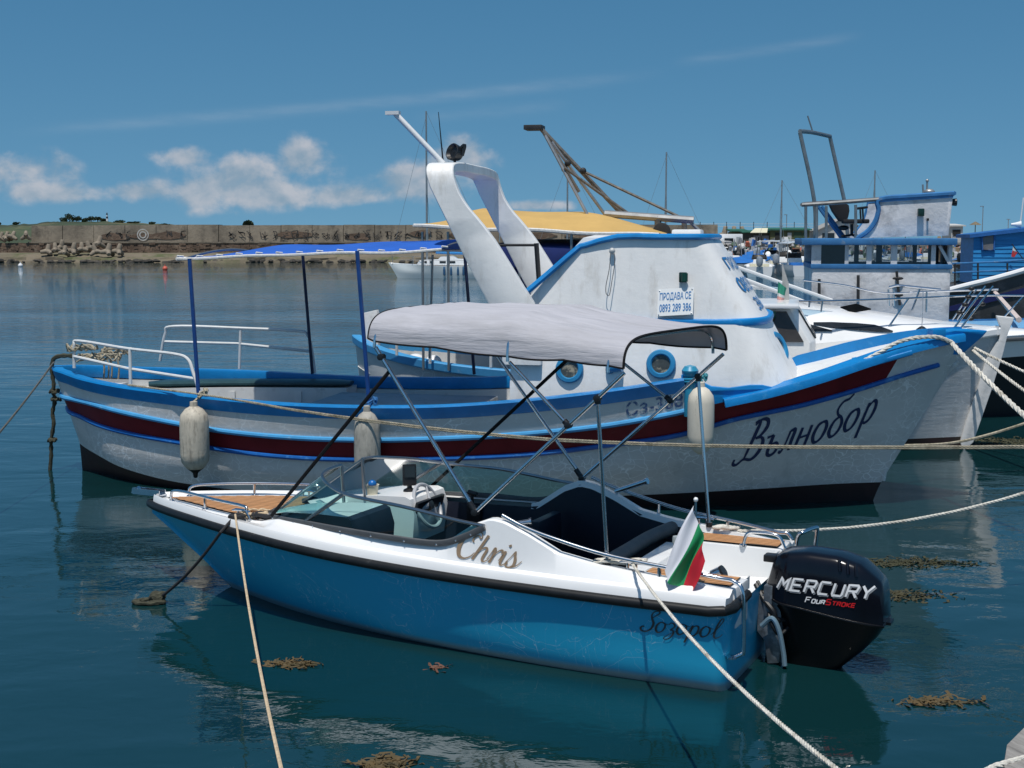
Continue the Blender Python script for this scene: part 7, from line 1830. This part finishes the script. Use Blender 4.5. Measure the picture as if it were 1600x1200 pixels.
stuff(gear.build('quay_gear', GM)); bpy.data.objects['quay_gear']['label'] = 'jumble of fishing gear and poles along the marina quay'; bpy.data.objects['quay_gear']['category'] = 'fishing gear'
rk = MB()
for _ in range(150):
    u = rnd.uniform(1112, 1160); Y = rnd.uniform(165, 180); rk.ball((gx(u, Y), Y, rnd.uniform(.2, 1.3)), rnd.uniform(.25, .6), 5, (1, 1, .7))
stuff(rk.build('rubble_bank', mat('rubble', (.16, .14, .11), .95, var=.5, vscale=.8), jitter=.08))
# pontoon
pon = thing('pontoon', 'low timber pontoon with dark piles along the marina boats', 'pontoon', (0, 0, 0), 0)
M_plank = mat('grey_planks', (.17, .145, .115), .9, var=.35, vscale=2)
x = gx(1130, 118)
for i in range(46):
    m_ = MB() if i == 0 else None
    if i == 0: m_.box((0, 0, 0), (.62, 2.2, .10)); pk = m_.build('plank', M_plank, pon); pk.location = (x, 118, .62)
    else: pk = pk.copy(); col.objects.link(pk); pk.location = (x + i * .66, 118 + rnd.uniform(-.03, .03), .62 + rnd.uniform(-.02, .02))
for i in range(9):
    m_ = MB(); m_.tube([(x + i * 3.2, 117.0, -1), (x + i * 3.2, 117.0, .95)], .14, 8); m_.build('pile', M_dark, pon)
m_ = MB(); m_.box((x + 14, 117.0, .45), (30, .12, .22)); m_.build('edge_beam', M_dark, pon)

# ---- the small boats of the marina
M_tarp = mat('blue_tarpaulin', (.012, .13, .42), .6, var=.2, vscale=2, bump=.04, bscale=3)
M_silver = mat('silver_cowl', (.42, .43, .44), .25, metal=.4)
M_grub = mat('grey_used_gelcoat', (.55, .55, .53), .5, var=.1, dirt=(.3, .3, .28), dscale=2)
def dinghy(kind):
    t = thing('small_boat', '', 'boat')
    L = 4.4; sh = line([(-L / 2, -.78, .62), (0, -.92, .64), (L * .3, -.62, .74), (L / 2, 0, .86)], 18); wl_ = line([(-L / 2, -.66, -.1), (0, -.74, -.1), (L * .28, -.4, -.1), (L * .42, 0, -.1)], 18); md = line([(-L / 2, -.76, .25), (0, -.88, .25), (L * .3, -.55, .3), (L * .46, 0, .35)], 18)
    r, _ = skin([wl_, md, sh], 3); m_ = both(r); tr_ = [tuple(q[0]) for q in r]; m_.face(*[m_.vs([q]) for q in tr_ + [(a, -b, c) for a, b, c in tr_[::-1]]]); m_.build('hull', M_white if kind in (0, 2) else M_grub, t, angle=60)
    if kind == 1:
        g = [[(q[0], q[1] * k * 1.02, q[2] + .05 + .34 * (1 - abs(k) ** 1.6) * (1 - (q[0] / (L / 2)) ** 2 * .7)) for k in np.linspace(-1, 1, 9)] for q in sh]; MB().grid(g).build('tarpaulin', M_tarp, t, angle=60)
    else:
        m_ = MB(); m_.grid([[(q[0], q[1] * k, q[2] + .02 - (.25 if q[0] < L * .05 and abs(k) < .9 else 0)) for k in (-1, -.88, 0, .88, 1)] for q in sh]); m_.build('deck', M_white, t)
        m_ = MB(); m_.box((.1, 0, .80), (.55, .9, .45), taper=.8); m_.build('console', M_white, t, bevel=.05)
        m_ = MB(); m_.grid([[(.42, -.5, 1.0), (.42, .5, 1.0)], [(.22, -.42, 1.32), (.22, .42, 1.32)]]); m_.build('windscreen', M_win, t)
        m_ = MB(); m_.box((-.9, 0, .62), (.4, 1.2, .3)); m_.build('bench', M_tarp if kind == 2 else M_cream, t, bevel=.04)
    if kind == 2:
        m_ = MB(); g = [[(x_, y, 2.0 - .12 * abs(y) ** 2) for y in (-.85, -.5, 0, .5, .85)] for x_ in (-1.2, -.3, .7)]; m_.slab(g, .05); m_.build('sunshade', M_white, t)
        m_ = MB()
        for y in (-.8, .8):
            for x_ in (-1.1, .6): m_.tube([(x_, y, .65), (x_, y, 1.95)], .025, 5)
        stuff(m_.build('sunshade_frame', M_galv, t))
    cw2 = (M_silver, M_blackpl, M_white)[kind]
    c_ = MB(); c_.lathe([(.10, -.30), (.20, -.22), (.24, .05), (.19, .26), (.05, .33)], (0, 0, 0), n=12)
    tl_ = .0 if kind != 2 else .9
    ob2 = c_.build('outboard', cw2, t); ob2.location = (-L / 2 - .28, 0, .92); ob2.rotation_euler = (0, -tl_, 0); ob2.scale = (1.25, .9, 1.0)
    c_ = MB(); c_.box((0, 0, -.55), (.2, .12, .6)); c_.box((.02, 0, -.78), (.45, .06, .06)); c_.build('leg', cw2, ob2)
    return t
protos = [dinghy(0), dinghy(1), dinghy(2)]; used = [False] * 3
fleet = [(1186, 431, 0, 80, 'white motorboat with big silver outboard at the near end of the marina'), (1242, 430, 2, 95, 'white motorboat with a white tilted outboard nearest the flybridge boat'), (1222, 428, 0, 70, 'white open boat squeezed between the silver and the white outboards'),
 (1152, 420, 1, 20, 'boat under a bright blue cover lying at the pontoon end'), (1176, 412, 1, 60, 'boat with tall blue tarpaulin behind the silver outboard boat'), (1138, 414, 0, 140, 'white dinghy beside the rubble bank'), (1206, 409, 2, 85, 'white boat with pale sunshade below the olive boathouse'), (1232, 408, 2, 100, 'second white boat with sunshade, right below the boathouse door'),
 (1256, 410, 1, 75, 'blue covered boat just left of the flybridge wheelhouse'), (1262, 419, 0, 80, 'white boat half hidden by the flybridge wheelhouse corner'), (1296, 418, 0, 95, 'white boat seen through the second wheelhouse window'), (1318, 411, 2, 80, 'sunshade boat seen through the wheelhouse windows on the left'), (1341, 417, 0, 110, 'white boat seen through the middle wheelhouse window'),
 (1370, 412, 2, 70, 'sunshade boat seen through the third wheelhouse window'), (1398, 419, 0, 85, 'white boat seen behind a wheelhouse window post'), (1428, 413, 1, 95, 'blue covered boat seen through the right wheelhouse window'), (1450, 418, 0, 80, 'white boat seen through the last wheelhouse window'), (1502, 410, 0, 20, 'white motorboat between wheelhouse and blue timber cabin'), (1510, 421, 1, 60, 'blue covered boat below the white motorboat at right'),
 (1160, 428, 1, 30, 'second blue covered boat, lying nearest at the left marina end'), (1204, 421, 2, 75, 'sunshade boat between the two nearest outboards'), (1252, 424, 0, 60, 'white boat right behind the tilted white outboard'), (1144, 424, 0, 20, 'white boat behind the sloping yacht screen pillar'), (1190, 417, 1, 100, 'blue covered boat in the middle row of the marina'), (1222, 417, 0, 85, 'white boat in the middle row below the sunshade boats'), (1240, 414, 2, 70, 'sunshade boat in the middle row near the wheelhouse'),
 (1158, 396, 2, 80, 'farthest sunshade boat by the cream awning'), (1178, 395, 0, 70, 'farthest white boat by the cream awning'), (1200, 396, 1, 90, 'farthest blue covered boat by the boathouse corner'), (1228, 395, 0, 95, 'farthest white boat by the boathouse door'), (1254, 396, 2, 80, 'farthest sunshade boat by the grey house'), (1310, 404, 0, 80, 'far white boat seen over the sill of the second wheelhouse window'), (1350, 404, 1, 80, 'far blue covered boat seen in the middle wheelhouse window'), (1384, 404, 0, 85, 'far white boat seen in the third wheelhouse window'), (1416, 403, 2, 85, 'far sunshade boat seen in the right wheelhouse window'), (1440, 404, 0, 85, 'far white boat at the right wheelhouse window edge'), (1490, 402, 2, 40, 'far sunshade boat between wheelhouse and blue cabin'),
 (1166, 403, 0, 120, 'small white boat below the open dark shed'), (1190, 401, 2, 60, 'far sunshade boat before the cream awning'), (1219, 401, 0, 80, 'far white boat below the olive boathouse windows'), (1246, 402, 0, 90, 'far white boat at the right end of the boathouse'), (1128, 405, 2, 60, 'far sunshade boat below the caravan')]
for u, v, k, hd_, lab in fleet:
    p = atZ(u, v, 0)
    if not used[k]: o = protos[k]; used[k] = True
    else: o = dup(protos[k])
    o.location = tuple(p); o.rotation_euler = (0, 0, R(hd_)); s_ = rnd.uniform(1.15, 1.40); o.scale = (s_,) * 3; o['label'] = lab; o['group'] = 'small boats in the marina'
# =================================================================== lines, weed, quay edge
def wrope(name, pts, r, m, label, lay=True):
    mb = MB(); P = cat(pts, 10)
    if lay: laid(mb, P, r)
    else: mb.tube(P, r, 6)
    return tag(mb.build(name, m), label, 'rope')
F_ = lambda u, v, t: FB.w(bx(u, v, t))
a = F_(84, 566, -.15)
wrope('mooring_line', rope_path(a, a + (atY(-60, 725, 13.5) - a) * 1.7, .12, 14), .013, mat('dark_grey_rope', (.10, .10, .09), .9, var=.3, vscale=20), 'old grey mooring line from the fishing boat stern to the left edge')
wk = MB(); P = [F_(u, v, -.12) for u, v in ((118, 556), (95, 556), (83, 562), (81, 580), (84, 600), (83, 612), (86, 625), (82, 645), (84, 662), (80, 688), (80, 712), (78, 738), (79, 752))]
wk.tube(cat(P, 4), [.022 + .012 * math.sin(i * 1.7) ** 2 for i in range(len(cat(P, 4)))], 6); 
for i in (5, 6, 9): coil(wk, P[i] + np.array((.02, -.02, -.02)), (.05, .03), 2, .016, i, 1.4)
tag(wk.build('hanging_line', M_ropeweed), 'dark weed-covered line hanging from the fishing boat stern into the water', 'rope')
tk_ = MB()
for (u, v, t, sd) in ((128, 550, -.45, 1), (165, 565, -.3, 2), (180, 556, .1, 3), (140, 566, -.3, 4)): coil(tk_, F_(u, v, t), (.16, .10), 3, .013, sd, 1.0)
for (u, t) in ((160, -.3), (167, -.3), (172, -.2), (183, 0)): tk_.tube(cat([F_(u, 560, t), F_(u + 3, 575, t), F_(u + 2, 592, t)], 4), .012, 5)
tag(tk_.build('rope_tangle', M_ropeold), 'tangle of old pale rope hung over the fishing boat stern rail', 'rope')
for k, dv in enumerate((0, 2.6)):
    wrope('long_line', [F_(u, v + dv * min(1, (u - 300) / 300), t) for u, v, t in ((200, 602, -1.12), (312, 616, -1.53), (385, 627, -1.66), (460, 640, -1.72), (575, 656, -1.80), (700, 671, -1.95), (840, 684, -2.15), (938, 689.5, -2.3), (1060, 694, -2.5), (1180, 696.5, -2.8), (1400, 698, -3.2), (1620, 697, -3.6), (2100, 694, -4.6), (2500, 690, -5.5))], .011, M_ropeold, ('upper', 'lower')[k] + ' strand of the pale double line running along the whole fishing boat side', True)
fl_ = F_(1487, 536, -.33)
wrope('bow_rope', rope_path(fl_, fl_ + (atY(1660, 672, 12.6) - fl_) * 1.9, .16, 14), .028, M_ropewhite, 'thick white rope from the blue bow down to the right edge')
wrope('deck_rope', [F_(u, v, t) for u, v, t in ((1487, 535, -.33), (1465, 527, -.42), (1430, 528, -.55), (1400, 536, -.65), (1376, 550, -.72), (1345, 566, -.78), (1318, 577, -.80))], .024, M_ropewhite, 'white rope lying along the blue foredeck board up to the bow')
YF = lambda u, v, t: YB.w(yx(u, v, t))
wrope('bow_rope', rope_path(YF(1520, 547, -.2), YF(1520, 547, -.2) + (atY(1640, 622, 16.5) - YF(1520, 547, -.2)) * 2.2, .12, 12), .022, M_ropewhite, 'white rope from behind the blue bow block, lower of the middle pair')
wrope('bow_rope', rope_path(YF(1522, 543, -.2), YF(1522, 543, -.2) + (atY(1640, 586, 17.5) - YF(1522, 543, -.2)) * 2.2, .09, 12), .020, M_ropewhite, 'white rope from behind the blue bow block, upper of the middle pair')
wrope('bow_rope', [atY(1400, 697, 16), atY(1500, 690, 16.5), atY(1620, 655, 17), atY(1760, 600, 17.6), atY(1950, 530, 18.2)], .018, M_ropeold, 'old brown line rising low over the water past the white stem post', False)
st__ = MB(); st__.tube([DB.w(dx_(1555, 458, -1.6)), atY(1592, 500, 27.0)], .06, 6); tag(st__.build('rope_strap', mat('pink_white_rope', (.62, .52, .48), .8, var=.2)), 'pinkish white strap slanting down from the dark hull white rail', 'rope')
# seaweed
def weed(u, v, w_, d_, label, seed, n=110, c=((.115, .070, .022), (.045, .04, .016))):
    r = random.Random(seed); p = atZ(u, v, 0); mb = MB()
    for _ in range(n):
        x, y = r.gauss(0, w_ * .36), r.gauss(0, d_ * .36); a = r.gauss(0, .5) + (math.pi if r.random() < .5 else 0); L = r.uniform(.05, .16); wd = r.uniform(.004, .012); q = []
        for k in range(5):
            t = k / 4; q.append((x + math.cos(a) * L * t, y + math.sin(a) * L * t, -.012 + .024 * r.random())); a += r.gauss(0, .35)
        mb.sweep(q, [(-wd, 0), (wd, .004)], closed_prof=False, cap=False)
    o = mb.build('seaweed', mat('seaweed_%d' % seed, c[0], .7, color2=c[1], var=.3, vscale=9)); o.location = p; stuff(o); tag(o, label, 'seaweed'); return o
weed(457, 1037, .22, .07, 'small brown seaweed raft below the runabout hull', 1)
weed(606, 1192, .20, .08, 'golden seaweed raft at the bottom edge of the picture', 2)
weed(1468, 1097, .30, .08, 'ochre seaweed raft on open water at lower right', 3)
weed(1420, 880, .9, .24, 'greenish brown weed patch floating behind the black outboard', 4, 300, ((.045, .042, .015), (.03, .032, .012)))
weed(1412, 932, .5, .28, 'brown weed patch just right of the black outboard', 5, 160, ((.06, .048, .016), (.03, .03, .012)))
weed(1570, 690, 1.0, .5, 'dark weed mass beside the white stem post at right', 6, 420, ((.06, .055, .02), (.03, .033, .014)))
weed(690, 1042, .06, .04, 'tiny reddish weed scrap below the runabout', 7, 14, ((.14, .06, .035), (.1, .05, .03)))
# edge of the quay we stand on
qz = 1.15
M_wood = mat('weathered_grey_wood', (.26, .245, .225), .9, var=.35, vscale=3, stretch=(9, 1, 9), bump=.006, bscale=22, bstretch=(6, .5, 6), dirt=(.09, .085, .078), dscale=4)
def qp(u, v): return atZ(u, v, qz)
qy = thing('quay_post', 'weathered grey timber bollard end poking into the lower right corner', 'post', tuple(qp(1598, 1180)), R(20))
p0_ = qp(1574, 1160); p1_ = qp(1600, 1136)
loc_ = lambda p: (Matrix.Rotation(-R(20), 3, 'Z') @ (Vector(p) - qy.location))
P = [loc_(qp(u, v)) for u, v in ((1568, 1196), (1573, 1163), (1600, 1136), (1680, 1120), (1700, 1210), (1600, 1250))]
m_ = MB(); m_.prism([tuple(p) for p in P], (0, 0, -.5)); m_.build('timber', M_wood, qy, bevel=.006)
m_ = MB(); laid(m_, [qp(1520, 1215) + np.array((0, 0, .0)), qp(1555, 1197), qp(1580, 1190), qp(1610, 1182)], .011); tag(m_.build('rope_end', M_ropewhite), 'white rope end lying against the grey timber in the corner', 'rope')
qd = MB(); qd.box((0, 1.0, .5), (14, 3.2, 1.0)); struct(qd.build('quay', mat('quay_concrete', (.30, .29, .27), .9, var=.15, vscale=.8, bump=.01, bscale=12)))
